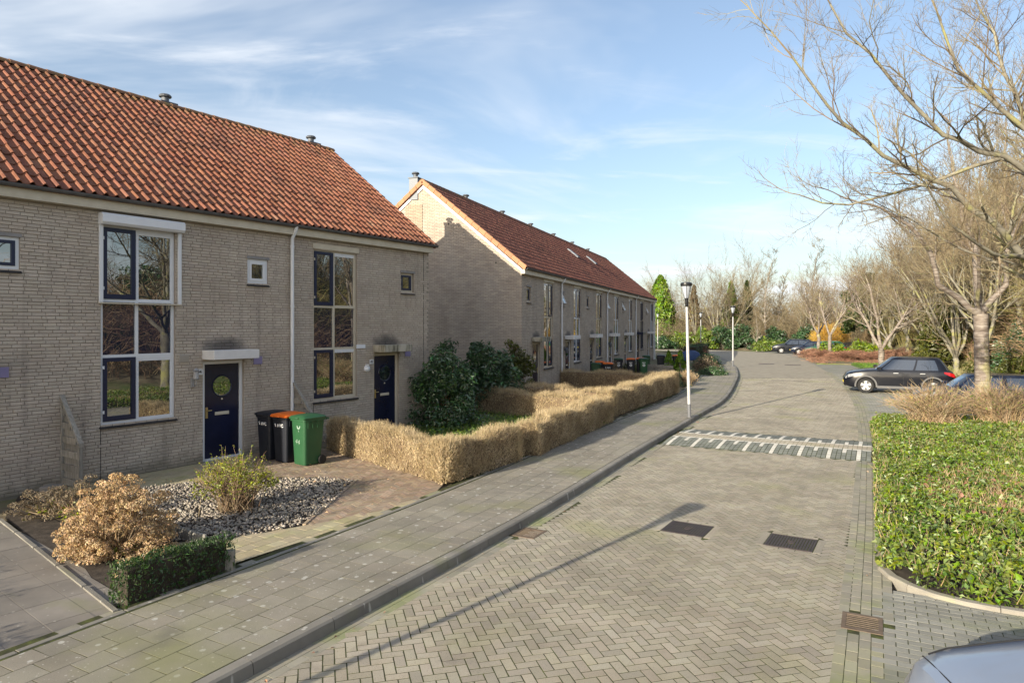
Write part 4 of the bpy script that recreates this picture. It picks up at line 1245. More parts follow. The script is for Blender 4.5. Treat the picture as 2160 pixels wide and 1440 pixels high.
# ------------------------------------------------------------------ front gardens: paving, gravel, soil
def loc1(s_, e): p = P1 + d1*(s_+2.75) + n1*e; return (p.x, p.y)      # along and out from the near row
garden = put('garden_path', None, kind='structure')
slab_poly = [(-10.5,10.3),(-7.83,10.43),(-5.2,8.32),(-4.06,7.0),(-4.75,5.5),(-6.6,2.2),(-11.5,5.8)]
sheet('slab_bed', slab_poly, -.0075, m_slab, garden)
sd = math.atan2(-2.1, 2.63)
C, aa = [], []
ca, sa = math.cos(sd), math.sin(sd)
for i in range(-14, 12):
    for j in range(-14, 8):
        x = -7.83+ (i+.5)*.60*ca - (j*.40-.28)*-sa*-1; y = 10.43+(i+.5)*.60*sa + (j*.40-.28)*ca
        C.append((x, y)); aa.append(sd)
C = np.array(C); aa = np.array(aa)
inner = [(-10.6,10.3),(-7.85,10.5),(-5.2,8.38),(-4.02,7.0),(-4.8,5.4),(-6.7,2.1),(-11.6,5.7)]
k = poly_in(C, inner); lay('slab', np.c_[C[k], np.full(k.sum(), -.004)+rng.normal(0,.0008,k.sum())], .592, .392, aa[k], m_slab, garden, n=120, rest='slabs', ch=.0006)
for i in range(5):
    a, b = np.array((-7.83,10.43)), np.array((-4.08,7.04)); u = (i+.5)/5; c = a+(b-a)*u
    V, F = paver_geo([(0,0,0)], .98, .06, 0, .08, .005); o = put('edging_stone', npmesh('edging_stone', V, F, m_kerb), garden, loc=(c[0], c[1], .015), rz=math.atan2(*(b-a)[::-1]))
soil_poly = [(-7.80,10.50),(-4.02,7.12),(-3.47,8.05),(-3.55,8.4),(-4.72,9.36),(-5.35,10.2),(-6.2,11.0),(-8.0,12.3),(-8.6,11.9)]
sheet('garden_soil', soil_poly, -.010, m_soil, kind='structure')
gravel_poly = [(-7.2,12.2),(-6.2,11.0),(-5.35,10.2),(-4.72,9.36),(-4.1,9.35),(-3.12,10.12),(-3.0,11.2),(-2.98,13.0),(-3.7,13.25),(-5.0,13.1),(-6.3,12.75)]
sheet('gravel_bed', gravel_poly, -.016, m_soil, garden)
path_poly = [(-3.08,10.10),(-2.0,11.0),(-1.35,12.08),(-1.30,12.8),(-2.7,14.4),(-4.5,16.45),(-5.2,16.85),(-6.0,15.72),(-5.0,13.35),(-3.7,13.35),(-2.98,13.1)]
wallp_poly = [(-8.1,12.3),(-7.15,12.3),(-6.2,12.85),(-5.05,13.2),(-5.0,13.35),(-6.0,15.72),(-8.23,12.48)]
yell_poly = [(-3.50,8.45),(-2.62,9.78),(-1.45,11.6),(-1.35,12.05),(-2.0,11.0),(-3.10,10.10),(-4.1,9.35),(-4.68,9.32)]
sheet('path_bed', path_poly, -.0055, m_clinker, garden); sheet('wall_path_bed', wallp_poly, -.006, m_yellow, garden); sheet('yellow_bed', yell_poly, -.006, m_yellow, garden)
W, A = herring(.052, 4, R(38), (-3.0,12.0), -6.3, -1.2, 9.9, 17)
k = poly_in(W, path_poly); lay('clinker', np.c_[W[k], rng.normal(-.002,.001,k.sum())], .204, .047, A[k]+rng.normal(0,.01,k.sum()), m_clinker, garden, n=300, rest='clinkers', ch=.0006, h=.02)
def grid_lay(poly, lx, ly, ang, org, mat, piece, rest, n, z=-.003):
    P = np.array(poly); r = int(12/min(lx, ly)); C = []
    I, J = np.meshgrid(np.arange(-r//2, r//2), np.arange(-r//2, r//2)); I, J = I.ravel(), J.ravel()
    x = (I+.5*(J%2))*lx; y = J*ly; X = org[0]+x*math.cos(ang)-y*math.sin(ang); Y = org[1]+x*math.sin(ang)+y*math.cos(ang)
    C = np.stack([X, Y], 1); k = poly_in(C, poly); C = C[k]
    lay(piece, np.c_[C, z+rng.normal(0,.001,len(C))], lx-.008, ly-.008, np.full(len(C), ang)+rng.normal(0,.01,len(C)), mat, garden, n=n, rest=rest, ch=.0006, h=.022)
grid_lay(yell_poly, .21, .21, R(60), (-3,10), m_yellow, 'yellow_paver', 'yellow_pavers', 150)
grid_lay(wallp_poly, .21, .105, A1, (-7,13), m_yellow, 'wall_paver', 'wall_pavers', 150)
b0, b1 = np.array((-3.09,10.14)), np.array((-2.98,13.05))
for i in range(14):
    c = b0+(b1-b0)*(i+.5)/14; V, F = paver_geo([(0,0,0)], .20, .055, 0, .05, .004)
    put('border_clinker', npmesh('border_clinker', V, F, m_clinker), garden, loc=(c[0], c[1], .012), rz=math.atan2(*(b1-b0)[::-1]))

m_pebble = M('pebble', [(.15,.13,.115),(.28,.245,.205),(.42,.375,.32)], scale=7, rough=.75, isl=.38, hue=.02)
def ico():
    p = (1+5**.5)/2
    V = np.array([(-1,p,0),(1,p,0),(-1,-p,0),(1,-p,0),(0,-1,p),(0,1,p),(0,-1,-p),(0,1,-p),(p,0,-1),(p,0,1),(-p,0,-1),(-p,0,1)], float); V /= np.linalg.norm(V[0])
    F = np.array([(0,11,5),(0,5,1),(0,1,7),(0,7,10),(0,10,11),(1,5,9),(5,11,4),(11,10,2),(10,7,6),(7,1,8),(3,9,4),(3,4,2),(3,2,6),(3,6,8),(3,8,9),(4,9,5),(2,4,11),(6,2,10),(8,6,7),(9,8,1)])
    return V, F
IV, IF = ico()
gravel = put('gravel', None, kind='structure')
P = np.stack([rng.uniform(-7.3,-2.9,15000), rng.uniform(9.2,13.4,15000)], 1); P = P[poly_in(P, gravel_poly)][:6000]
r = rng.uniform(.014, .034, len(P)); z = -.005+rng.uniform(0,.03,len(P))
variants = []
for q in range(6):
    v = IV*(1+rng.normal(0,.13,(12,1)))*np.array([1, rng.uniform(.62,.9), rng.uniform(.45,.7)]); variants.append(v)
meshes = [npmesh('pebble', v, IF, m_pebble, smooth=True) for v in variants]
d = np.hypot(P[:,0], P[:,1])-r*60; order = np.argsort(d); sel, oth = order[:300], order[300:]
for i in sel:
    o = bpy.data.objects.new('pebble', meshes[i % 6]); COL.objects.link(o); o.parent = gravel; o.location = (P[i,0], P[i,1], z[i]); o.scale = (r[i],)*3
    o.rotation_euler = (rng.normal(0,.25), rng.normal(0,.25), rng.uniform(0,6.28))
parts = []
for i in oth:
    a = rng.uniform(0,6.28); c_, s_ = math.cos(a), math.sin(a); v = variants[i % 6]*r[i]; t = rng.normal(0,.25)
    v = np.stack([v[:,0]*c_-v[:,1]*s_, v[:,0]*s_+v[:,1]*c_, v[:,2]+v[:,0]*t], 1); parts.append(v+np.array([P[i,0],P[i,1],z[i]]))
V = np.concatenate(parts); F = (np.arange(len(oth))[:,None,None]*12+IF[None]).reshape(-1,3)
put('pebbles', npmesh('pebbles', V, F, m_pebble, smooth=True), gravel, kind='stuff')
# row of small upright palisade stakes between soil and gravel
m_stake = M('weathered_wood', [(.15,.14,.12),(.24,.225,.20),(.32,.305,.275)], scale=4, rough=.9, bump=.4, bscale=40, isl=.14, stretch=(6,6,1))
st = put('log_edging', None, label='low edging of short weathered stakes between soil and pebbles', cat='edging')
a, b = np.array((-5.15,9.92)), np.array((-4.15,9.2))
for i in range(17):
    c = a+(b-a)*i/16; G().lathe([(.03,-.05),(.03,.10+.03*random.random()),(.022,.145),(0,.15)], 7, (c[0]+random.gauss(0,.01), c[1], 0)).put('stake', m_stake, st)
G().bbox(-3.46,-3.36,8.22,8.30,-.1,.24,.006).put('boundary_post', m_conc, None, label='short square concrete post at the end of the box hedge', cat='post')

# ------------------------------------------------------------------ plants
m_beech = M('dry_hedge_leaf', [(.32,.24,.14),(.49,.39,.24),(.64,.53,.355)], scale=2.2, isl=.30, hue=.014, trans=.30, spec=.15, rough=.9)
m_beech_tw = M('hedge_twig', [(.13,.09,.06),(.21,.155,.10)], scale=6, rough=.95, bump=.8, bscale=50)
m_box = M('box_leaf', [(.020,.045,.012),(.040,.085,.020),(.075,.13,.030)], scale=5, isl=.35, hue=.03, trans=.22, spec=.5)
m_dkleaf = M('dark_evergreen_leaf', [(.018,.050,.018),(.036,.088,.028),(.070,.145,.042)], scale=2.2, isl=.40, hue=.03, trans=.18, spec=.9)
m_olive = M('olive_leaf', [(.06,.075,.015),(.12,.125,.028)], scale=3, isl=.35, hue=.03, trans=.25)
m_ivy = M('ground_cover_leaf', [(.07,.11,.016),(.135,.20,.028),(.25,.30,.06)], scale=1.5, isl=.42, hue=.035, trans=.28, spec=.6)
m_drytw = M('dry_twig', [(.21,.145,.085),(.33,.24,.14),(.40,.31,.20)], scale=3, isl=.28, hue=.02, rough=.9)
m_redtw = M('reddish_twig', [(.15,.075,.05),(.23,.12,.08),(.29,.175,.115)], scale=1.2, isl=.28, hue=.015, rough=.9)
m_brown = M('bramble_stem', [(.20,.13,.08),(.30,.205,.125),(.36,.27,.17)], scale=.5, isl=.30, hue=.02, rough=.9)
m_hyd = M('dried_flower', [(.30,.19,.10),(.46,.32,.175),(.60,.46,.29)], scale=5, isl=.30, hue=.02, trans=.25, spec=.2)
m_hyd2 = M('grey_dried_flower', [(.14,.11,.075),(.24,.19,.13)], scale=5, isl=.30, hue=.02, trans=.2, spec=.2)
m_spring = M('spring_leaf', [(.22,.25,.025),(.36,.40,.045)], scale=6, isl=.30, hue=.03, trans=.35)
m_cyp = M('cypress_leaf', [(.07,.14,.012),(.13,.225,.020),(.20,.31,.035)], scale=.8, isl=.35, hue=.03, trans=.2)
m_thuja = M('thuja_leaf', [(.10,.20,.010),(.17,.30,.020)], scale=3, isl=.3, hue=.02, trans=.2)
m_bark = M('lichen_bark', [(.11,.098,.08),(.20,.185,.15),(.28,.265,.20)], scale=2.6, rough=.9, bump=.6, bscale=25, isl=.12,
           speck=[((.27,.26,.09), 2.3, .52, .75, 'n'), ((.06,.05,.045), 9, .60, .6, 'n')])
m_cherry = M('cherry_bark', [(.08,.058,.045),(.20,.165,.14),(.36,.325,.295)], scale=3.0, rough=.7, bump=.5, bscale=30, stretch=(1,1,7), speck=[((.36,.35,.14), 1.6, .57, .6, 'n')])
m_birch = M('birch_bark', [(.15,.12,.095),(.25,.215,.18),(.33,.30,.26)], scale=3, rough=.85, bump=.4)
m_twig_far = M('far_twig', [(.115,.085,.05),(.175,.14,.085),(.235,.20,.12)], scale=.4, rough=.95, isl=.22, hue=.015)
m_grass = M('lawn', [(.07,.15,.015),(.12,.225,.025),(.16,.26,.04)], scale=2, isl=.3, hue=.02, trans=.3)

def blades(P, D, L_, w, rg):
    n = len(P); D = D/np.maximum(np.linalg.norm(D, axis=1, keepdims=True), 1e-6)
    s_ = np.cross(D, rg.normal(0,1,(n,3))); s_ /= np.maximum(np.linalg.norm(s_, axis=1, keepdims=True), 1e-6)
    L_ = np.asarray(L_).reshape(-1,1); w = np.asarray(w).reshape(-1,1)
    V = np.stack([P-s_*w/2, P+s_*w/2, P+D*L_+s_*w*.15, P+D*L_-s_*w*.15], 1).reshape(-1,3)
    return V, (np.arange(n)[:,None]*4+np.array([[0,1,2,3]]))

def hedge(label, pts, hgt, th, dens=1500, seed=1, group='blond clipped hedges', leaf=m_beech, core=m_beech_tw, lsz=.036, blen=.12, green=0):
    rg = np.random.default_rng(seed)
    t = put('clipped_hedge', None, label=label, cat='hedge', group=group, loc=(*pts[0], 0))
    o = np.array([*pts[0], 0.])
    parts, corev, coref = [], [], []
    for (a, b) in zip(pts[:-1], pts[1:]):
        a, b = np.array(a), np.array(b); L_ = np.linalg.norm(b-a); d = (b-a)/L_; nn = np.array([d[1], -d[0]])
        g = G()
        n = int(dens*(L_+.4)*(2*hgt+th))
        u = rg.uniform(-th*.45, L_+th*.45, n); f = rg.uniform(0, 2*hgt+th, n)
        wob = 1+.07*np.sin(u*2.3+seed)+.05*np.sin(u*5.1+2*seed)+.03*np.sin(u*13+seed)
        side = np.where(f < hgt, -1, np.where(f < 2*hgt, 1, 0))
        vv = np.where(side == 0, (f-2*hgt)-th/2, side*th/2*(1+.12*np.sin(u*3.1+f*4+seed)))
        z = np.where(side == 0, hgt*wob, np.where(f < hgt, f, f-hgt)*wob)
        endm = rg.uniform(0,1,n) < .10
        u = np.where(endm, np.where(rg.uniform(0,1,n) < .5, -th*.45, L_+th*.45), u); vv = np.where(endm, rg.uniform(-th/2,th/2,n), vv); z = np.where(endm, rg.uniform(.02,hgt,n), z)
        dep = -np.abs(rg.normal(0,.05,n))
        corner = np.clip((z/hgt-.8)/.2, 0, 1)*.06
        vv = vv*(1-corner/th*2) + np.where(side != 0, side*dep, 0); z = z+np.where(side == 0, dep, 0)
        P = np.stack([a[0]+d[0]*u+nn[0]*vv, a[1]+d[1]*u+nn[1]*vv, np.maximum(z, .01)], 1)
        out = np.stack([nn[0]*side, nn[1]*side, np.zeros(n)], 1)
        D = out*.38+np.array([0,0,1.])*np.where(side == 0, 1.1, 1.0)[:,None]+rg.normal(0,.28,(n,3))
        k = rg.uniform(0,1,n) < .66
        parts.append(blades(P[k]-o, D[k], rg.uniform(.5,1.2,k.sum())*blen, rg.uniform(.003,.007,k.sum()), rg))
        parts.append(leaves_geo(P[~k]-o, out[~k]+np.array([0,0,.4]), lsz, rg))
        c = th/2-.07; e = th*.45-.07; g0 = G(); q = []
        for uu in (-e, L_+e):
            for v_ in (-c, c):
                for z_ in (0.0, hgt-.08): q.append((a[0]+d[0]*uu+nn[0]*v_-o[0], a[1]+d[1]*uu+nn[1]*v_-o[1], z_))
        corev.append(q)
    V, F = merge(parts); put('foliage', npmesh('foliage', V, F, leaf), t)
    g = G()
    for q in corev: g.add(q, [(0,1,3,2),(4,6,7,5),(0,4,5,1),(2,3,7,6),(1,5,7,3),(0,2,6,4)])
    g.put('twig_core', core, t)
    if green:
        a, b = np.array(pts[0]), np.array(pts[1]); n = green
        u = rg.uniform(0,1,n)[:,None]; P = np.c_[a+(b-a)*u+rg.normal(0,.18,(n,2)), np.abs(rg.normal(0,.09,n))]
        V, F = leaves_geo(P-o, np.tile([0,0,1.],(n,1)), .05, rg); put('weeds', npmesh('weeds', V, F, m_ivy), t, kind='stuff')
    return t
hedge('blond dry clipped hedge turning a corner beside the brown brick path', [(-4.05,16.2),(-1.28,13.05),(-.12,14.85)], .73, .52, 3900, 3, green=0)
hedge('blond dry clipped hedge along the pavement, second from the brick path', [(.45,15.75),(2.72,20.75),(-.9,23.6)], .76, .56, 2700, 5, green=160)
hedge('blond dry clipped hedge nearest the first street lamp', [(-.7,25.7),(3.05,22.2),(6.95,29.9),(2.6,32.4)], .84, .62, 1900, 8)
hedge('small dark green box hedge at the pavement edge', [(-4.10,7.32),(-3.56,8.22)], .44, .32, 3600, 9, group=None, leaf=m_box, core=m_soil, lsz=.034, blen=.035)
hedge('long dark clipped hedge beyond the far row', [(16.4,62.5),(19.0,68.5)], 1.1, 1.2, 420, 12, group=None, leaf=m_dkleaf, core=m_soil, lsz=.10, blen=.10)
hedge('clipped hedge of the neighbouring garden outside the left edge', [(-10.6,7.6),(-6.9,4.0)], 1.0, .5, 500, 13, group=None)

def shrub(name, label, cat, c, rad, n, size, leaf, seed=0, stemmat=m_redtw, clumps=60, group=None, stems=7, aspect=.55, fill=.35, squash=1.0):
    """leaf clumps through an uneven crown"""
    rg = np.random.default_rng(seed); t = put(name, None, label=label, cat=cat, group=group, loc=c)
    rx, ry, rz_ = rad
    v = rg.normal(0,1,(clumps,3)); v /= np.linalg.norm(v, axis=1, keepdims=True); v[:,2] = np.abs(v[:,2])*1.0-.15
    rr = rg.uniform(fill, 1, clumps)**.5*(1+rg.normal(0,.10,clumps))
    cc = v*rr[:,None]*np.array([rx,ry,rz_]); cc[:,2] = np.maximum(cc[:,2]+rz_*.12, .05)
    idx = rg.integers(0, clumps, n); cr = rg.uniform(.12,.26,clumps)*min(rx,ry)*1.6
    off = rg.normal(0,1,(n,3)); off /= np.linalg.norm(off, axis=1, keepdims=True); off *= (rg.uniform(0,1,n)**.45*cr[idx])[:,None]
    P = cc[idx]+off*np.array([1,1,squash]); P[:,2] = np.maximum(P[:,2], .02)
    V, F = leaves_geo(P, off/np.maximum(cr[idx],.01)[:,None]+np.array([0,0,.5]), size, rg, aspect)
    put('foliage', npmesh('foliage', V, F, leaf), t)
    if stems:
        p0, p1, r0, r1 = [], [], [], []
        for k in rg.integers(0, clumps, stems*3):
            a = np.array([rg.normal(0,rx*.08), rg.normal(0,ry*.08), 0.]); m = cc[k]*np.array([.5,.5,.55])+rg.normal(0,.03,3)
            p0 += [a, m]; p1 += [m, cc[k]]; r0 += [.016, .010]; r1 += [.010, .004]
        V, F = tubes_geo(p0, p1, r0, r1, 4); put('stems', npmesh('stems', V, F, stemmat), t)
    return t

def hydrangea(label, c, rad, nh, mat, seed, hs=.075):
    rg = np.random.default_rng(seed); t = put('hydrangea_bush', None, label=label, cat='shrub', loc=c)
    heads, p0, p1, r0, r1 = [], [], [], [], []
    for _ in range(nh):
        th, ph = rg.uniform(0, 2*math.pi), math.acos(rg.uniform(.02, 1)); q = rg.uniform(.62, 1)
        heads.append((math.sin(ph)*math.cos(th)*rad[0]*q, math.sin(ph)*math.sin(th)*rad[1]*q, max(.06, math.cos(ph)*rad[2]*q)))
    parts = []
    for h_ in heads:
        m = 90; v = rg.normal(0,1,(m,3)); v /= np.linalg.norm(v, axis=1, keepdims=True); v[:,2] = np.abs(v[:,2])*.75-.12
        P = np.array(h_)+v*hs*rg.uniform(.8,1.25); parts.append(leaves_geo(P, v, .019, rg, .9, .45))
        b = np.array([rg.normal(0,.10), rg.normal(0,.10), 0]); m_ = (b+np.array(h_))*.5+np.array([0,0,-.04]); p0 += [b, m_]; p1 += [m_, np.array(h_)]; r0 += [.006,.005]; r1 += [.005,.004]
    V, F = merge(parts); put('flower_heads', npmesh('flower_heads', V, F, mat), t)
    V, F = tubes_geo(p0, p1, r0, r1, 4); put('stems', npmesh('stems', V, F, m_drytw), t)
    m = 120; P = rg.normal(0,.3,(m,3))*np.array([*rad[:2],.2]); P[:,2] = np.abs(P[:,2])+.03
    V, F = leaves_geo(P, np.tile([0,0,1.],(m,1)), .06, rg); put('new_leaves', npmesh('new_leaves', V, F, m_spring), t)
hydrangea('large round hydrangea covered in tan dried flower heads', (-5.15,8.95,0), (.74,.66,1.0), 330, m_hyd, 21)
hydrangea('grey brown faded hydrangea in the shade by the wooden screen', (-7.15,10.75,0), (.75,.55,.45), 70, m_hyd2, 22)
hydrangea('pale dried hydrangea behind the large tan one', (-6.55,10.35,0), (.42,.40,.72), 34, m_hyd2, 23)
hydrangea('small dried hydrangea behind the box hedge', (-4.35,8.05,0), (.35,.22,.34), 26, m_hyd, 24, .06)

m_bushtw = M('brown_bush_twig', [(.14,.095,.06),(.24,.17,.10)], scale=5, isl=.25, hue=.02, rough=.9)
def twig_bush(name, label, cat, c, rad, n, mat, seed, leaf=None, nl=0, lsz=.04, rr=.005, group=None, lean=1.0):
    """many upright stems fanning out of one root"""
    rg = np.random.default_rng(seed); t = put(name, None, label=label, cat=cat, loc=c, group=group)
    b = np.c_[rg.normal(0,rad[0]*.22,n), rg.normal(0,rad[1]*.22,n), np.zeros(n)]
    th = rg.uniform(0,2*math.pi,n); q = rg.uniform(0,1,n)**.6
    tip = np.c_[np.cos(th)*rad[0]*q*lean, np.sin(th)*rad[1]*q*lean, rad[2]*rg.uniform(.72,1.03,n)*np.sqrt(np.maximum(.12,1-.75*q*q))]
    m = b*.55+tip*.45+np.array([0,0,.10*rad[2]])+rg.normal(0,.03,(n,3))
    k = rg.integers(0, n, n); f = rg.uniform(.4,.9,(n,1)); s0 = m[k]*(1-f)+tip[k]*f; s1 = s0+(tip[k]-m[k])*.35+rg.normal(0,.10,(n,3))*np.array(rad)*.8+np.array([0,0,.03])
    V, F = tubes_geo(np.vstack([b,m,s0]), np.vstack([m,tip,s1]), np.r_[np.full(n,rr),np.full(n,rr*.75),np.full(n,rr*.55)], np.r_[np.full(n,rr*.75),np.full(n,rr*.4),np.full(n,rr*.35)], 3)
    put('stems', npmesh('stems', V, F, mat), t)
    if leaf:
        src0 = np.vstack([m, s0]); src1 = np.vstack([tip, s1]); i = rg.integers(0, len(src0), nl); f = rg.uniform(.1,1.05,(nl,1))
        P = src0[i]*(1-f)+src1[i]*f+rg.normal(0,.015,(nl,3)); V, F = leaves_geo(P, np.tile([0,0,.6],(nl,1)), lsz, rg); put('leaves', npmesh('leaves', V, F, leaf), t)
    return t
twig_bush('flowering_shrub', 'upright shrub with yellow green buds standing in the pebbles', 'shrub', (-4.45,10.95,0), (.68,.62,.88), 300, m_bushtw, 31, m_spring, 2600, .036, .0052)

shrub('evergreen_bush', 'tall glossy dark green bush against the end house wall', 'shrub', (-2.05,20.35,0), (1.05,.95,2.15), 9000, .10, m_dkleaf, 41, clumps=95, group='evergreen bushes between the rows', squash=1.2)
shrub('evergreen_bush', 'dark green bush behind the glossy one, beside the lit gable', 'shrub', (-.75,24.2,0), (1.15,1.05,2.45), 8000, .12, m_dkleaf, 42, clumps=85, group='evergreen bushes between the rows')
shrub('evergreen_bush', 'olive yellow leaved bush at the corner of the far row', 'shrub', (.15,26.6,0), (.75,.75,2.25), 3800, .11, m_olive, 43, clumps=60, group='evergreen bushes between the rows')
shrub('evergreen_bush', 'dark pointed bush tops left of the gap between the rows', 'shrub', (-2.6,25.0,0), (1.1,1.0,2.3), 5000, .12, m_dkleaf, 44, clumps=60, group='evergreen bushes between the rows')
# grass and weeds inside the garden of the end house
def leaf_field(name, label, poly, n, zfun, size, mat, seed, cat='ground cover', bl=0, kind='stuff', mat2=None, jit=.8):
    rg = np.random.default_rng(seed); P = np.array(poly); lo, hi = P.min(0), P.max(0)
    q = np.stack([rg.uniform(lo[0],hi[0],n*3), rg.uniform(lo[1],hi[1],n*3)], 1); q = q[poly_in(q, poly)][:n]
    z = zfun(q, rg); pts = np.c_[q, z]
    o = put(name, None, label=label, cat=cat, kind=kind)
    V, F = leaves_geo(pts, np.tile([0,0,1.],(len(q),1)), size, rg, .6, jit); put('leaves', npmesh('leaves', V, F, mat), o)
    if bl:
        k = rg.integers(0, len(q), bl); D = rg.normal(0,.45,(bl,3))+np.array([0,0,1.])
        V, F = blades(pts[k]*np.array([1,1,.6]), D, rg.uniform(.5,1.3,bl)*size*2.5, rg.uniform(.006,.012,bl), rg); put('stalks', npmesh('stalks', V, F, mat2 or mat), o)
    return o
leaf_field('garden_weeds', 'low grass and weeds inside the hedge of the end house', [(-4.2,17.2),(-1.4,13.6),(.0,15.8),(2.3,20.7),(-1.3,23.3),(-2.4,21)], 5000, lambda q, rg: rg.uniform(.0,.10,len(q)), .06, m_ivy, 51, bl=3000, mat2=m_grass)

# the planted bed on the right: low glossy leaves over a lumpy surface
bin_ = [tuple(p) for p in ring_pts(s_b0+.02, s_b1-.02, .34, 5.70, 1.0)]
def bed_z(q, rg):
    dr, ar = RE.sd(q); e = np.minimum(np.clip((dr-.30)/.25, 0, 1), np.clip((ar-s_b0-.0)/.3, 0, 1))
    base = .21*e + .07*e*np.sin(q[:,0]*2.1+.4)*np.cos(q[:,1]*1.7)+.04*e*np.sin(q[:,0]*5+q[:,1]*4.3)
    return -.085+np.maximum(.0, base*np.where(e < .99, rg.uniform(0,1,len(q))**.6, rg.uniform(.35,1.0,len(q))**.5)+rg.normal(0,.025,len(q)))
leaf_field('ground_cover', 'glossy green ground cover filling the bed by the road', bin_, 76000, bed_z, .064, m_ivy, 52, bl=6000, mat2=m_drytw, jit=.75)
leaf_field('dead_leaves', 'patch of brown dry twigs in the middle of the green ground cover', [(6.6,10.6),(7.6,10.2),(9.6,12.0),(9.9,13.4),(8.6,13.6),(7.2,12.2)], 600, lambda q, rg: bed_z(q, rg)*.9+.02, .06, m_redtw, 53, cat='dead leaves', bl=900, mat2=m_drytw)
for k, (x, y, rx, hh, n, sd_) in enumerate([(12.6,20.4,1.5,1.25,480,61),(14.4,20.2,1.4,1.35,460,62),(16.6,19.4,1.4,1.3,420,63)]):
    twig_bush('twiggy_shrub', ['sprawling bare twiggy shrub in front of the parked cars', 'bare twiggy shrub round the foot of the cherry trunk', 'bare twiggy shrub at the right end of the bed'][k], 'shrub', (x, y, 0), (rx,rx*.8,hh), n, m_drytw, sd_, m_ivy, 500, .05, .007, group='bare shrubs in the bed')

# ------------------------------------------------------------------ wooden screens by the doors
def screen(label, x):
    t = put('wooden_screen', None, label=label, cat='fence', group='slanted wooden screens', loc=(*(P1+d1*x), 0), rz=A1)
    h0, h1, L_ = 1.66, .84, .76
    G().prism([(-.02,0),(-.02,h0),(-.07,h0-.02),(-.07,0)], -.03, .02, 'x').put('wall_post', m_stake, t)
    G().prism([(-L_,0),(-L_,h1),(-L_+.06,h1+.05),(-L_+.06,0)], -.035, .025, 'x').put('post', m_stake, t)
    G().prism([(-.02,h0+.03),(-.02,h0-.04),(-L_-.01,h1-.035),(-L_-.01,h1+.035)], -.045, .035, 'x').put('top_rail', m_stake, t)
    k = 0; z = .08
    while z < h0-.14:
        ye = -L_+.06 if z+.12 < h1 else -(h0-.05-(z+.12))/(h0-h1)*L_
        if ye < -.1:
            o = .012 if k % 2 else -.022
            G().box(o, o+.012, ye, -.07, z, z+.118).put('slat', m_stake, t)
        z += .125; k += 1
screen('slanted wooden screen left of the white framed tall window', 0.0)
screen('slanted wooden screen behind the three bins, below the white downpipe', 5.05)
G().bbox(-8.02,-7.72,11.55,11.82,-.05,.22,.02).put('stone_block', m_slab, None, label='grey stone block at the foot of the wooden screen', cat='block')

# ------------------------------------------------------------------ wheelie bins
def bin_col(n, c): return M(n, [c, tuple(q*1.25 for q in c)], scale=3, rough=.45, spec=.4)
m_bk, m_gr, m_or = bin_col('bin_black', (.011,.013,.020)), bin_col('bin_green', (.018,.072,.030)), bin_col('bin_orange', (.62,.125,.012))
m_print = plain('white_print', (.75,.76,.78), .5); m_chalk = plain('worn_white_mark', (.34,.44,.38), .7); m_bdark = plain('bin_dark_green', (.018,.062,.026), .45)
def rr(hx, hy, r, n=4):
    out = []
    for cx, cy, a0 in ((hx-r,hy-r,0),(-hx+r,hy-r,90),(-hx+r,-hy+r,180),(hx-r,-hy+r,270)):
        for k in range(n): a = R(a0+90*k/(n-1)); out.append((cx+r*math.cos(a), cy+r*math.sin(a)))
    return out
def loft(g, rings, cap0=True, cap1=True):
    n = len(rings[0]); vs = [p for r_ in rings for p in r_]; fs = []
    for i in range(len(rings)-1):
        for k in range(n): fs.append((i*n+k, i*n+(k+1)%n, (i+1)*n+(k+1)%n, (i+1)*n+k))
    if cap0: fs.append(tuple(range(n-1,-1,-1)))
    if cap1: fs.append(tuple(range((len(rings)-1)*n, len(rings)*n)))
    return g.add(vs, fs)
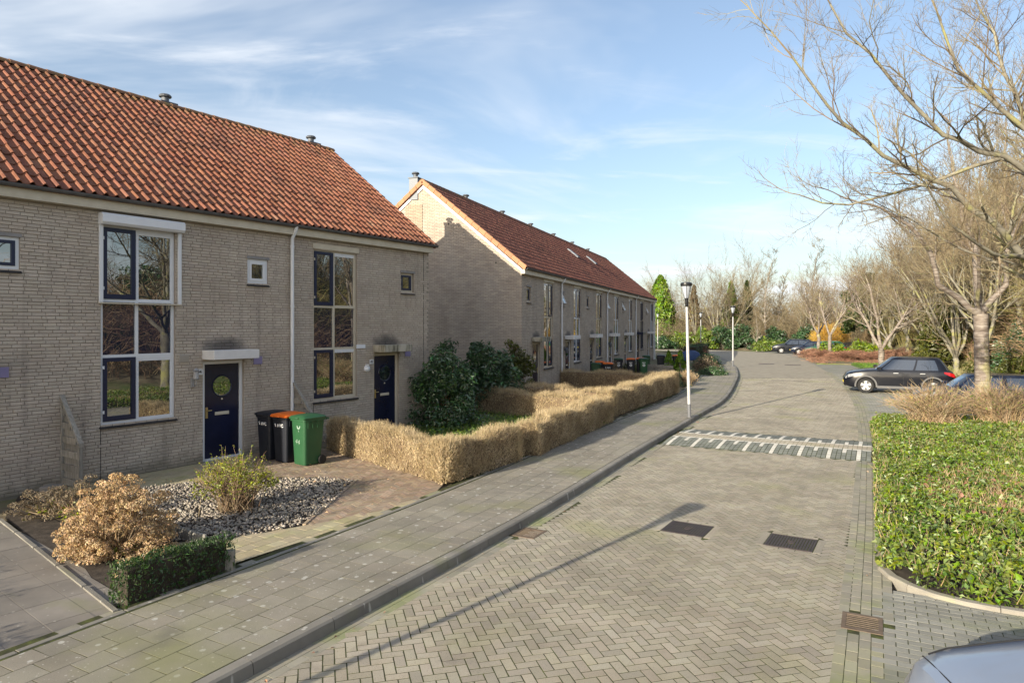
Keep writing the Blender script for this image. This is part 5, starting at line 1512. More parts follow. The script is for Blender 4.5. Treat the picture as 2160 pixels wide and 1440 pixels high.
def wheelie(label, loc, rz, body, lid, mark=None, group='wheelie bins', detail=True):
    """front of the bin faces -y"""
    t = put('wheelie_bin', None, label=label, cat='bin', group=group, loc=loc, rz=rz)
    def ring(hx, hy, z, r, oy=0): return [(x, y+oy, z) for x, y in rr(hx, hy, r)]
    g = G(); loft(g, [ring(.185,.205,.02,.04,-.02), ring(.19,.21,.05,.05,-.02), ring(.232,.262,.93,.05), ring(.252,.285,.94,.05), ring(.252,.285,.985,.05)])
    b = g.put('body', body, t, smooth=True)
    # lid: shallow dome with an overhanging front
    g = G(); loft(g, [ring(.262,.300,.986,.05,-.01), ring(.266,.305,1.012,.05,-.01), ring(.245,.285,1.04,.07,-.01), ring(.16,.20,1.066,.09,-.01), ring(.03,.05,1.074,.02,-.01)])
    g.bbox(-.10,.10,-.345,-.30,1.0,1.022,.008); l = g.put('lid', lid, t, smooth=True)
    for q in (-.13, .13): G().box(q-.012, q+.012, -.24, .22, 1.035, 1.055).put('lid_rib', lid, l)
    g = G().tube([(-.23,.29,.95),(-.23,.36,.965),(.23,.36,.965),(.23,.29,.95)], .016, 8); g.put('handle', body, t, smooth=True)
    for sx in (-1, 1):
        G().lathe([(0,-.025),(.06,-.025),(.095,-.02),(.10,0),(.095,.02),(.06,.025),(0,.025)], 16, (sx*.215,.20,.10), 'x').put('wheel', m_rubber, t, smooth=True)
        for q in range(4): G().box(sx*.2515, sx*.2615, -.20+q*.12, -.19+q*.12, .80, .94).put('rim_rib', body, b)
    G().tube([(-.2,.20,.10),(.2,.20,.10)], .012, 6).put('axle', m_grey_pl, t)
    def fy(z): return -(.21+(.262-.21)*(z-.05)/.88)-.02*(1-(z-.05)/.88)
    def onf(x, z): return Matrix.Translation((x, fy(z)-.004, z)) @ Matrix.Rotation(R(93.4), 4, 'X')
    if mark == 'word':
        text('bin_lettering', 'HVC', .092, m_print, b, onf(.03,.80), bold=.003)
        for x, z in ((-.125,.81),(-.118,.785),(-.132,.83)): G().lathe([(0,0),(.014,0),(.014,.003),(0,.003)], 8, (x, fy(z)-.004, z), 'y').put('bin_emblem', m_print, b)
    if mark == 'leaf':
        text('bin_mark', '44', .15, m_chalk, b, onf(-.02,.50) @ Matrix.Rotation(R(-8),4,'Z'), bold=-.003)
        for k in range(9):
            a = math.pi*(.05+.9*k/8); G().lathe([(0,0),(.013,0),(.013,.003),(0,.003)], 7, (.045*math.cos(a)+.02, fy(.82)-.005, .84-.055*math.sin(a)), 'y').put('bin_emblem', m_chalk, b)
        text('bin_mark', 'ii', .06, m_chalk, b, onf(.02,.735))
    if mark == 'round':
        g = G(); n = 16
        for k in range(n):
            a0, a1 = 2*math.pi*k/n, 2*math.pi*(k+1)/n
            g.add([(r_*math.cos(a), fy(.66+r_*math.sin(a))-.006, .66+r_*math.sin(a)) for r_ in (.035,.075) for a in (a0,a1)], [(0,1,3,2)])
        g.put('bin_emblem', m_print, b); text('bin_lettering', 'HVC', .09, m_print, b, onf(0,.80), bold=.003)
    return t
wheelie('black wheelie bin with black lid nearest the white framed door', (-5.33,15.22,0), A1-math.pi/2+R(0), m_bk, m_bk, 'word', group='bins by the front door')
wheelie('black wheelie bin with orange lid between the black and green ones', (-4.88,14.93,0), A1-math.pi/2+R(3), m_bk, m_or, 'word', group='bins by the front door')
wheelie('green wheelie bin next to the blond hedge', (-4.36,14.60,0), A1-math.pi/2+R(-2), m_gr, m_gr, 'leaf', group='bins by the front door')
# bins in front of the far row
def far_pt(t_, e): p = P2+d2v*t_+n2*e; return (p.x, p.y, 0)
A2f = A2
for lab, t_, e, lid, body, mk in [
    ('dark green bin with flat lid, low behind the blond hedge', 8.6, 1.0, m_bdark, m_bdark, None),
    ('bin with orange lid next to the dark green one behind the hedge', 9.2, 1.5, m_or, m_bk, 'word'),
    ('orange lidded bin half hidden behind the other two', 10.4, .8, m_or, m_bk, None),
    ('black bin with white round emblem, left of the far trio', 13.9, 1.1, m_bdark, m_bk, 'round'),
    ('black bin with orange lid and white emblem in the far trio', 14.3, 1.75, m_or, m_bk, 'round'),
    ('dark bin with orange lid tucked behind the far trio', 15.0, 2.2, m_or, m_bk, None),
    ('green bin with white emblem, right of the far trio', 14.5, 2.45, m_bdark, m_gr, 'round'),
    ('far dark green bin behind the wooden planter', 18.4, 2.0, m_bdark, m_bdark, None),
    ('far black bin behind the wooden planter', 19.2, 2.8, m_bk, m_bk, None),
    ('far bin with red orange lid by the garden fence', 20.0, 3.7, m_or, m_bk, None)]:
    wheelie(lab, far_pt(t_, e), A2-math.pi/2+random.gauss(0,.06)+R(12), body, lid, mk, group='bins before the far row')

# ------------------------------------------------------------------ street lamps
m_pole = M('grey_white_pole', [(.36,.365,.375),(.44,.445,.455)], scale=2, rough=.5); m_foot = plain('dark_pole_foot', (.12,.125,.14), .6); m_cap = plain('black_lamp_cap', (.016,.017,.020), .35)
m_cone = M('milky_lamp_cone', [(.33,.36,.43),(.42,.455,.51)], scale=2, rough=.18, spec=.6)
def lamp(label, x, y, h=4.35, lean=0.0):
    t = put('street_lamp', None, label=label, cat='street lamp', group='street lamps along the pavement', loc=(x, y, 0))
    t.rotation_euler = (0, lean, R(20))
    G().lathe([(.058,-.2),(.058,.42),(.056,.43)], 14).put('foot', m_foot, t, smooth=True)
    G().lathe([(.054,.43),(.050,1.6),(.042,h-.80)], 14).put('pole', m_pole, t, smooth=True)
    G().lathe([(.046,h-.80),(.052,h-.79),(.055,h-.62),(.068,h-.52),(.05,h-.50)], 16).put('neck', m_cap, t, smooth=True)
    G().lathe([(.062,h-.52),(.075,h-.46),(.155,h-.13)], 20).put('glass_cone', m_cone, t, smooth=True)
    g = G()                                              # bracket running up the back of the cone
    for a in (0, 2.09, 4.19): g.tube([(.062*math.cos(a),.062*math.sin(a),h-.55),(.16*math.cos(a),.16*math.sin(a),h-.12)], .010, 5)
    g.put('cone_rib', m_cap, t)
    G().lathe([(.13,h-.135),(.175,h-.13),(.188,h-.07),(.178,h-.03),(.12,h-.008),(.0,h)], 22).put('cap', m_cap, t, smooth=True)
lamp('nearest tall street lamp on the kerb by the speed bump', 5.73, 22.05, 4.36, R(-1.6))
lamp('second street lamp where the kerb bends', 16.05, 49.6, 4.4)
lamp('third street lamp in the shade of the far pavement', 20.05, 72.5, 4.4)
lamp('farthest street lamp left of the others, before the brown bushes', 19.0, 89.0, 4.6)
lamp('street lamp behind the viewer that throws the long shadow over the road', -6.28, .60, 4.36)

# ------------------------------------------------------------------ cars
m_tyre = plain('tyre', (.014,.014,.015), .75); m_alloy = plain('alloy', (.55,.56,.58), .35, metal=.6); m_cglass = glass_mat('car_glass', tint=(.015,.018,.022), mirror=.18, wave=0)
m_trim = plain('grey_plastic_trim', (.10,.10,.105), .6); m_lamp = plain('headlight', (.26,.27,.29), .10, spec=.8); m_tail = plain('tail_light', (.36,.010,.012), .2, coat=.6)
m_plate = plain('yellow_plate', (.70,.52,.04), .5); m_under = plain('underbody', (.01,.01,.01), .9)
def sell(a, w, cx, n, ex, z, crown=0):
    out = []
    t = np.linspace(0, 2*math.pi, 1601); c, s_ = np.cos(t), np.sin(t)
    p = np.stack([a*np.sign(c)*np.abs(c)**(2/ex), w*np.sign(s_)*np.abs(s_)**(2/ex)], 1)
    l = np.concatenate([[0], np.cumsum(np.linalg.norm(np.diff(p, axis=0), axis=1))])
    for u in np.arange(n)/n*l[-1]: out.append((cx+float(np.interp(u, l, p[:,0])), float(np.interp(u, l, p[:,1])), z))
    return out
def smooth_i(xs, ys):
    xs, ys = np.array(xs), np.array(ys)
    return lambda q: float(np.interp(q, xs, ys))
def car(label, loc, rz, paint, L=4.3, W=1.78, H=1.48, group=None, wr=.31, belt=.92, hood=.88, nose=.70, ws=.95, roof0=.35, roof1=-1.35, tail=-1.95, wb=1.28, trim=False, sticker=False, rw=-.80, name='parked_car', gbase=.0):
    """front towards +x"""
    t = put(name, None, label=label, cat='car', group=group, loc=loc, rz=rz)
    hl = L/2; n = 33; xs = np.linspace(-hl, hl, n)
    top = smooth_i([-hl,-hl+.06,-hl+.16,-hl+.5,ws-.3,ws,ws+.35,hl-.5,hl-.18,hl-.05,hl], [belt-.22,belt-.06,belt+.0,belt+.03,belt+.01,hood+.06,hood+.03,hood-.04,nose+.05,nose-.08,nose-.2])
    wid = smooth_i([-hl,-hl+.06,-hl+.25,-hl+.8,0,hl-.8,hl-.35,hl-.12,hl], [W/2*.74,W/2*.86,W/2*.955,W/2,W/2,W/2,W/2*.95,W/2*.82,W/2*.62])
    bot = smooth_i([-hl,-hl+.3,-hl+.8,hl-.9,hl-.3,hl], [.42,.30,.22,.22,.25,.34])
    rings = []
    for x in xs:
        zt, w, zb = top(x), wid(x), bot(x); zm = zb+(zt-zb)*.52
        half = [(0,zb),(.55*w,zb),(.90*w,zb+.01),(.975*w,zb+.10),(.995*w,zm-.1),(w,zm+.06),(.985*w,zt-.14),(.955*w,zt-.055),(.89*w,zt-.012),(.6*w,zt+.018),(.3*w,zt+.03),(0,zt+.034)]
        rings.append([(x, y, z) for y, z in half]+[(x, -y, z) for y, z in half[-2:0:-1]])
    g = G(); loft(g, rings); ob = g.put('body', paint, t, smooth=True)
    cut = G()
    for q in (-wb, wb):
        for sg in (-1, 1):
            y0, y1 = sorted((sg*(W/2-.26), sg*(W/2+.2)))
            cut.tube([(q,y0,wr),(q,y1,wr)], wr+.055, 28)
    co = put('cut', cut.mesh('cut', m_under), t); md = ob.modifiers.new('arch', 'BOOLEAN'); md.object = co; md.operation = 'DIFFERENCE'; md.solver = 'EXACT'
    bpy.context.view_layer.update(); me = bpy.data.meshes.new_from_object(ob.evaluated_get(bpy.context.evaluated_depsgraph_get()))
    ob.modifiers.clear(); ob.data = me; bpy.data.objects.remove(co)
    for p in me.polygons: p.use_smooth = True
    try: me.set_sharp_from_angle(angle=R(32))
    except Exception: pass
    # cabin: glass and painted pieces between belt and roof
    N = 96; lv = []
    zb = belt-.03; zr = H
    for f, ex, in ((0, 5.5), (.10, 5.5), (.45, 5.2), (.80, 4.8), (.90, 4.4), (.965, 4.0)):
        z = zb+(zr-zb)*f; e = f**1.05
        x1 = (ws+.10)*(1-e)+roof0*e; x0 = tail*(1-e**1.3)+roof1*e**1.3; w = (W/2*.945)*(1-f)+(W/2*.70)*f
        lv.append(sell((x1-x0)/2, w, (x0+x1)/2, N, ex, z))
    x0, x1 = roof1, roof0
    lv.append(sell((x1-x0)/2*.88, W/2*.60, (x0+x1)/2, N, 3.6, zr-.008)); lv.append(sell((x1-x0)/2*.45, W/2*.3, (x0+x1)/2, N, 3, zr+.012))
    seg = {}
    mid = lv[2]; mx0, mx1, mw = min(p[0] for p in mid), max(p[0] for p in mid), max(p[1] for p in mid)
    def which(k):
        x = (mid[k][0]+mid[(k+1)%N][0])/2; y = (mid[k][1]+mid[(k+1)%N][1])/2
        fx = (x-(mx0+mx1)/2)/((mx1-mx0)/2); s_ = abs(y)/mw; sd_ = 'l' if y > 0 else 'r'
        if s_ < .84: return 'windscreen' if fx > 0 else 'back_window'
        if fx > .84 or fx < rw or -.09 < fx < -.01: return 'paint'
        return ('front_window_' if fx > 0 else 'rear_window_')+sd_
    for i in range(len(lv)-1):
        for k in range(N):
            key = which(k) if 1 <= i < 3 else 'paint'
            seg.setdefault(key, []).append((lv[i][k], lv[i][(k+1)%N], lv[i+1][(k+1)%N], lv[i+1][k]))
    for key, qs in seg.items():
        g = G(); idx = {}
        for q in qs:
            f = []
            for p in q:
                kk = tuple(round(c, 5) for c in p)
                if kk not in idx: idx[kk] = len(g.v); g.v.append(p)
                f.append(idx[kk])
            g.f.append(tuple(f))
        if key == 'paint': g.f.append(tuple(idx[tuple(round(c,5) for c in p)] for p in lv[-1]))
        nm = {'paint': 'roof', 'windscreen': 'windscreen', 'back_window': 'rear_screen'}.get(key, 'side_window')
        me = g.mesh(nm, paint if key == 'paint' else m_cglass, True, fix=False); put(nm, me, t)
    # wheels
    for q in (-wb, wb):
        for sg in (-1, 1):
            y = sg*(W/2-.115)
            wh = put('wheel', None, t, loc=(q, y, wr))
            G().lathe([(wr*.62,-.10),(wr*.90,-.105),(wr,-.075),(wr,.075),(wr*.90,.105),(wr*.62,.10),(wr*.60,0)], 28, (0,0,0), 'y').put('tyre', m_tyre, wh, smooth=True)
            g = G().lathe([(wr*.64,-.03),(wr*.64,.085),(wr*.60,.09),(wr*.58,.02),(0,.01)] if sg > 0 else [(wr*.64,.03),(wr*.64,-.085),(wr*.60,-.09),(wr*.58,-.02),(0,-.01)], 28, (0,0,0), 'y')
            g.put('rim', m_trim, wh, smooth=True)
            g = G()
            for k in range(5):
                a = 2*math.pi*k/5+.3; c, s_ = math.cos(a), math.sin(a); yy = sg*.075
                for dy in (0,):
                    pts = [(.02,-.035),(wr*.62,-.060),(wr*.62,.060),(.02,.035)]
                    vs = [(px*c-pz*s_, yv, px*s_+pz*c) for yv in (yy, yy-sg*.03) for px, pz in pts]; g.add(vs, [(0,1,2,3),(7,6,5,4),(0,4,5,1),(1,5,6,2),(2,6,7,3),(3,7,4,0)])
            ys = sorted((sg*.03, sg*.085)); g.lathe([(0,ys[0]),(.055,ys[0]),(.055,ys[1]),(0,ys[1])], 12, (0,0,0), 'y')
            rg_ = [(wr*.60,sg*.06),(wr*.655,sg*.06),(wr*.655,sg*.092),(wr*.60,sg*.092)]; n_ = 28
            vs = [(r_*math.cos(2*math.pi*k/n_), yv, r_*math.sin(2*math.pi*k/n_)) for k in range(n_) for r_, yv in rg_]
            g.add(vs, [(k*4+j, k*4+(j+1)%4, ((k+1)%n_)*4+(j+1)%4, ((k+1)%n_)*4+j) for k in range(n_) for j in range(4)])
            g.put('spokes', m_alloy, wh)
            if trim:                                     # plastic arch lip
                g = G(); m_ = 16; vs = []
                for k in range(m_+1):
                    a = R(-8+196*k/m_)
                    for r_, yv in ((wr+.05, sg*(W/2+.008)), (wr+.115, sg*(W/2+.012)), (wr+.115, sg*(W/2-.05)), (wr+.05, sg*(W/2-.05))): vs.append((q+math.cos(a)*r_, yv, wr+math.sin(a)*r_))
                g.add(vs, [(k*4+j, k*4+(j+1)%4, k*4+4+(j+1)%4, k*4+4+j) for k in range(m_) for j in range(4)]); g.put('arch_trim', m_trim, t)
    zl = (top(hl-.25)+bot(hl-.25))/2+.11
    for sg in (-1, 1):
        # headlight laid on the corner of the nose, tail light at the rear corner
        def surf(x, fz, o=.012):
            zt, w, zb_ = top(x), wid(x), bot(x); z = zb_+(zt-zb_)*fz
            ww = w*(.995 if fz < .8 else .995-(fz-.8)*.35); return (x, sg*(ww+o), z)
        g = G(); a = [surf(hl-.62,.86), surf(hl-.40,.90), surf(hl-.20,.88), surf(hl-.07,.84,.02)]; b = [surf(hl-.62,.80), surf(hl-.40,.74), surf(hl-.20,.68), surf(hl-.07,.66,.02)]
        g.add(a+b, [(k,k+1,5+k,4+k) for k in range(3)]); g.put('headlight', m_lamp, t)
        g = G(); a = [surf(-hl+.48,.93), surf(-hl+.25,.92), surf(-hl+.08,.90), surf(-hl+.01,.86)]; b = [surf(-hl+.48,.86), surf(-hl+.25,.72), surf(-hl+.08,.66), surf(-hl+.01,.66)]
        g.add(a+b, [(k,k+1,5+k,4+k) for k in range(3)]); g.put('tail_light', m_tail, t)
        G().bbox(ws-.22, ws-.02, *sorted((sg*(W/2-.02), sg*(W/2+.17))), belt+.02, belt+.15, .035).put('door_mirror', paint, t)
        for q in (.12, -.92): G().bbox(q-.10, q+.10, *sorted((sg*(W/2-.012), sg*(W/2+.028))), belt-.135, belt-.10, .008).put('door_handle', m_alloy if trim else paint, t)
        for q in (ws-.10, -.18, -1.08):
            G().box(q-.004, q+.004, *sorted((sg*(W/2-.04), sg*(W/2+.0015))), .34, belt-.05).put('door_gap', m_ink, t)
        if trim: G().bbox(-wb+wr+.1, wb-wr-.1, *sorted((sg*(W/2-.08), sg*(W/2+.004))), .24, .36, .015).put('sill_trim', m_trim, t)
    for sg in (-1, 1):                                   # shut lines of the bonnet
        g = G(); g.tube([(x, sg*wid(x)*.86, top(x)-.004) for x in np.linspace(ws+.12, hl-.22, 14)], .006, 5); g.put('bonnet_gap', m_ink, t)
    g = G(); g.tube([(hl-.20+.0, y*W/2*.8, top(hl-.20)+.016-.05*abs(y)**2) for y in np.linspace(-1, 1, 11)], .005, 5); g.put('bonnet_gap', m_ink, t)
    G().bbox(hl-.16, hl-.035, -.40, .40, .50, .64, .02).put('grille', m_under, t); G().bbox(hl-.2, hl-.02, -.55, .55, .30, .42, .03).put('bumper_grille', m_under, t)
    G().bbox(hl-.06, hl+.012, -.26, .26, .44, .55, .006).put('number_plate', m_plate, t); G().bbox(-hl-.012, -hl+.06, -.26, .26, .58, .69, .006).put('number_plate', m_plate, t)
    return t
def paintm(n, c, rough=.28): return M(n, [c], rough=rough, coat=.5, spec=.4)
m_pblack, m_pblue, m_pgrey, m_pgreen, m_pblk2 = paintm('black_car_paint', (.005,.006,.011)), paintm('dark_blue_car_paint', (.006,.010,.028)), paintm('blue_grey_car_paint', (.20,.235,.31)), paintm('green_car_paint', (.02,.10,.045)), paintm('night_black_paint', (.008,.010,.016))
RD = Vector((-.915, .403)); CAR_A = math.atan2(RD.y, RD.x)      # cars stand nose to the road
def bay_car(x, y): return (x, y, ROAD_Z)
car('black SUV with silver wheels parked nose to the road', bay_car(17.72,31.45), CAR_A, m_pblack, L=4.44, W=1.86, H=1.66, wr=.35, belt=1.06, hood=1.02, nose=.86, ws=.90, roof0=.18, roof1=-1.62, tail=-2.05, rw=-.66, wb=1.32, trim=True, group='cars in the bays')
car('dark blue car half hidden behind the bare shrub and cherry trunk', bay_car(16.25,23.75), CAR_A+R(2), m_pblue, L=4.15, W=1.74, H=1.42, group='cars in the bays')
car('blue grey car whose bonnet shows in the lower right corner', (4.62,3.55,ROAD_Z), math.atan2(.30,-.954)+R(6), m_pgrey, L=4.4, W=1.82, H=1.46, hood=.95, nose=.80, group='cars in the bays')
car('far black hatchback with silver wheels beside the round green shrub', bay_car(31.4,76.4), CAR_A+R(8), m_pblk2, L=4.4, W=1.82, H=1.58, wr=.33, belt=1.0, hood=.97, nose=.8, group='far parked cars')
car('far dark car squeezed behind the black hatchback', bay_car(33.6,80.4), CAR_A+R(8), m_pblue, L=4.2, group='far parked cars')
car('far small dark car between the black and green ones', bay_car(32.0,73.2), CAR_A+R(8), m_pblue, L=4.1, H=1.42, group='far parked cars')
car('far green car behind the pair of thin trunks', bay_car(32.4,70.6), CAR_A+R(8), m_pgreen, L=4.2, H=1.5, group='far parked cars')

# ------------------------------------------------------------------ bare trees
def grow(segs, p, d, L_, r, lev, rg, pr):
    """one limb and, from it, its side limbs"""
    n = pr['n'][lev]; step = L_/n; pts = [p.copy()]; rad = [r]
    for i in range(n):
        d = d+rg.normal(0, pr['wob'], 3)+np.array([0,0,pr['up'][lev]]); d /= np.linalg.norm(d)
        q = p+d*step; r1 = r*(1-(1-pr['taper'])*(1/n)*1.0) if i < n-1 else r*pr['tip']
        p, r = q, r1; pts.append(p.copy()); rad.append(r)
        if lev+1 < len(pr['n']):
            kids = pr['kids'][lev]/n; k = int(kids)+(rg.random() < kids-int(kids))
            for _ in range(k):
                if i < pr['bare'][lev]*n: continue
                side(segs, p-d*step*rg.random(), d, r, L_, lev, rg, pr)
    segs.append((np.array(pts), np.array(rad)))
def side(segs, p, d, r, L_, lev, rg, pr):
    a = R(rg.uniform(*pr['ang'])); v = np.cross(d, rg.normal(0,1,3)); v /= max(np.linalg.norm(v), 1e-6)
    nd = d*math.cos(a)+v*math.sin(a); nd[2] += pr.get('lift', .1); nd /= np.linalg.norm(nd)
    grow(segs, p, nd, L_*pr['len'][lev]*rg.uniform(.6,1.25), max(r*pr['rad'][lev], pr['rmin']), lev+1, rg, pr)
def limb(segs, pts, r0, r1, rg, pr, lev=0, kids=10, sub=3, L_=None, start=.15):
    """a limb along given points with side limbs of its own"""
    P = np.array(pts, float); seg_l = np.linalg.norm(np.diff(P, axis=0), axis=1).mean()
    fine = catmull(P, seg_l/sub); m = len(fine)-1; fine[1:-1] += rg.normal(0, .028, (m-1, 3))
    tot = np.linalg.norm(np.diff(fine, axis=0), axis=1).sum()
    rad = r0+(r1-r0)*(np.arange(m+1)/m)**.8; segs.append((fine, rad))
    for i in range(m):
        if i/m < start: continue
        for _ in range(int(kids/m)+(rg.random() < kids/m-int(kids/m))):
            d = fine[i+1]-fine[i]; d /= np.linalg.norm(d); side(segs, fine[i]+(fine[i+1]-fine[i])*rg.random(), d, rad[i+1], L_ or tot*.55, lev, rg, pr)
    d = fine[-1]-fine[-2]; d /= np.linalg.norm(d); grow(segs, fine[-1], d, (L_ or tot*.5)*.6, r1, lev+1, rg, pr)
def tree_mesh(segs, o, mats, split=.022):
    """trunk and limbs with five sides, twigs with three"""
    big, mid, sm = [], [], []
    for P, r in segs:
        (big if r[0] > .06 else mid if r[0] > split else sm).append((P-o, r))
    trunk = [limbs_geo(q, n) for q, n in ((big, 10), (mid, 5)) if q]
    a = None
    if trunk:
        Vs, Fs, k = [], [], 0
        for V, F in trunk: Vs.append(V); Fs += [f+k for f in F]; k += len(V)
        a = npmesh('trunk', np.concatenate(Vs), Fs, mats[0], smooth=True)
    b = npmesh('crown', *limbs_geo(sm, 3), mats[1]) if sm else None
    return a, b
CH = dict(n=[5,5,4,3], kids=[9,8,6], len=[.55,.48,.42], rad=[.52,.5,.5], ang=(28,62), wob=.13, up=[.05,.07,.08,.08], taper=.45, tip=.35, bare=[.15,.1,.05], rmin=.0030, lift=.12)
m_twig_n = M('cherry_twig', [(.085,.06,.045),(.165,.13,.085),(.25,.225,.125)], scale=1.2, rough=.9, isl=.25, hue=.015)

def finish(name, label, base, segs, mats, group=None):
    o = np.array(base, float); t = put(name, None, label=label, cat='tree', loc=tuple(base), group=group)
    a, b = tree_mesh(segs, o, mats)
    if a: put('trunk', a, t)
    if b: put('crown', b, t)
    return t, a, b
# cherry in the bed whose trunk stands at the right of the view
rg = np.random.default_rng(101); S = []; b = np.array([14.72,21.3,-.02])
def L3(*p): return [np.array(q, float) for q in p]
zs = np.linspace(0, 3.35, 15); rr_ = np.interp(zs, [0,.35,1.5,2.6,3.1,3.35], [.28,.225,.205,.20,.205,.22])*(1+rg.normal(0,.018,15))
S.append((np.array([b+[-.03*q,0,q] for q in zs])+np.c_[rg.normal(0,.006,15), rg.normal(0,.006,15), np.zeros(15)], rr_))
f = b+np.array([-.10,0,3.3])
PB = dict(CH, kids=[10,9,8], rmin=.0034)
limb(S, [f, [13.9,21.2,3.75],[13.1,21.0,4.25],[12.8,20.8,5.1],[11.7,20.5,6.15],[10.3,20.2,6.6],[9.6,20.0,6.75]], .105, .022, rg, PB, kids=16, L_=2.3, start=.3)
limb(S, [f, [14.55,21.3,4.3],[14.5,21.4,5.5],[14.2,21.6,6.8],[13.9,21.6,8.2]], .115, .026, rg, PB, kids=14, L_=2.3, start=.3)
limb(S, [f, [15.05,21.2,3.9],[15.3,21.1,4.5],[15.2,21.0,5.4],[15.9,20.8,6.8],[16.6,20.4,8.2]], .10, .024, rg, PB, kids=14, L_=2.3, start=.3)
limb(S, [f, [14.2,20.8,4.2],[13.7,20.0,5.2],[13.0,19.2,6.2]], .07, .016, rg, PB, kids=9, L_=1.8, start=.35)
finish('cherry_tree', 'cherry tree with banded bark trunk standing in the planted bed', b, S, (m_cherry, m_twig_n), 'cherry trees on the right')
# cherry just outside the right edge: its limbs reach into the sky
rg = np.random.default_rng(102); S = []; b = np.array([11.6,12.4,-.02])
S.append((np.array([b, b+[0,0,.2], b+[0,0,.5], b+[-.05,0,1.6], b+[-.15,0,2.7]]), np.array([.30,.25,.225,.21,.20])))
f = b+np.array([-.15,0,2.6])
PT = dict(CH, kids=[13,11,9], wob=.15, rmin=.0026)
limb(S, [f, [10.4,12.3,3.25],[9.0,12.0,4.15],[8.3,11.85,4.75],[7.54,11.7,5.3],[6.33,11.5,5.8],[5.2,11.2,6.6],[4.5,11.0,7.3]], .095, .016, rg, PT, kids=30, L_=2.3)
limb(S, [f, [10.8,12.4,4.2],[9.5,12.5,5.75],[8.5,12.4,6.15],[7.76,12.3,6.4],[7.0,12.1,7.0],[6.27,12.0,7.7],[5.5,11.8,8.5]], .095, .016, rg, PT, kids=30, L_=2.3)
limb(S, [f, [11.2,12.7,4.4],[10.3,13.0,6.2],[9.3,13.0,7.1],[8.55,13.0,7.8],[8.1,13.0,8.9]], .10, .018, rg, PT, kids=34, L_=2.4)
limb(S, [[9.0,12.0,4.15],[8.0,11.4,4.2],[7.0,10.9,4.6],[6.3,10.5,5.2]], .05, .012, rg, PT, kids=14, L_=1.6)
limb(S, [[8.9,12.45,6.0],[7.6,12.9,5.6],[6.5,13.2,5.3],[5.6,13.3,5.5]], .045, .012, rg, PT, kids=14, L_=1.6)
limb(S, [[10.3,13.0,6.2],[9.7,13.2,7.4],[9.4,13.3,8.6],[9.0,13.4,9.6]], .06, .014, rg, PT, kids=24, L_=2.0)
limb(S, [[10.4,12.3,3.25],[9.6,13.0,3.9],[8.6,13.6,4.7],[7.6,14.0,5.4]], .05, .012, rg, PT, kids=18, L_=1.8)
limb(S, [f, [12.2,12.4,4.5],[13.0,12.2,6.5],[13.6,12.0,8.4]], .13, .03, rg, CH, kids=9, L_=2.4)
limb(S, [f, [11.9,11.2,3.8],[12.4,9.8,5.0],[12.6,8.6,6.2]], .11, .025, rg, CH, kids=9, L_=2.4)
finish('cherry_tree', 'cherry tree outside the right edge whose long limbs cross the sky', b, S, (m_bark, m_twig_n), 'cherry trees on the right')

def leader_tree(seed, h, spread, r, pr_over=None):
    """one straight stem with side limbs to the top, as birches grow"""
    rg = np.random.default_rng(seed); pr = dict(n=[4,3,3,2], kids=[8,6,4], len=[.5,.5,.45], rad=[.5,.5,.55], ang=(25,55), wob=.11, up=[.10,.08,.05,.0], taper=.45, tip=.4, bare=[.1,.1,.0], rmin=.010, lift=.25)
    if pr_over: pr.update(pr_over)
    S = []; q = np.array([0,0,-.05]); n = 14; d = np.array([0,0,1.]); tp = [q]; tr = [r]
    for i in range(n):
        d = d+np.r_[rg.normal(0,.05,2), 0]; d /= np.linalg.norm(d); q2 = q+d*h/n; ra, rb = r*(1-.93*(i/n)), r*(1-.93*((i+1)/n)); tp.append(q2); tr.append(rb)
        if i > 2:
            for _ in range(4 if i < 9 else 3):
                a = rg.uniform(0, 6.28); el = R(rg.uniform(28,58)); nd = np.array([math.cos(a)*math.cos(el), math.sin(a)*math.cos(el), math.sin(el)])
                grow(S, q+(q2-q)*rg.random(), nd, spread*(1.05-.75*i/n)*rg.uniform(.7,1.2), max(ra*.42,.014), 0, rg, pr)
        q = q2
    S.append((np.array(tp), np.array(tr)))
    return S
def forest_tree(seed, h, spread, pr_over=None, mats=None, trunk_r=None, forks=4, clear=.25, lean=0, lv=3):
    """a free-grown bare tree with its root at the origin"""
    rg = np.random.default_rng(seed); pr = dict(n=[5,4,3,2], kids=[8,7,5], len=[.5,.5,.45], rad=[.5,.5,.55], ang=(22,58), wob=.12, up=[.06,.08,.08,.06], taper=.45, tip=.4, bare=[.15,.1,.0], rmin=.007, lift=.15)
    if pr_over: pr.update(pr_over)
    S = []; r = trunk_r or h*.018; z0 = h*clear
    n = 5; tp = [np.array([0,0,-.05])]+[np.array([rg.normal(0,.03)+lean*z0*(i+1)/n, rg.normal(0,.03), z0*(i+1)/n]) for i in range(n)]; q = tp[-1]
    S.append((np.array(tp), r*np.array([1.35,1.05,.98,.95,.92,.95])))
    for k in range(forks):
        a = 2*math.pi*(k+rg.random()*.6)/forks; s_ = spread*rg.uniform(.55,1.1)
        d = np.array([math.cos(a)*s_, math.sin(a)*s_, h-z0]); d[2] *= rg.uniform(.75,1.1); L_ = np.linalg.norm(d)*.72
        grow(S, q, d/np.linalg.norm(d), L_, r*.55, 0, rg, pr)
    return S
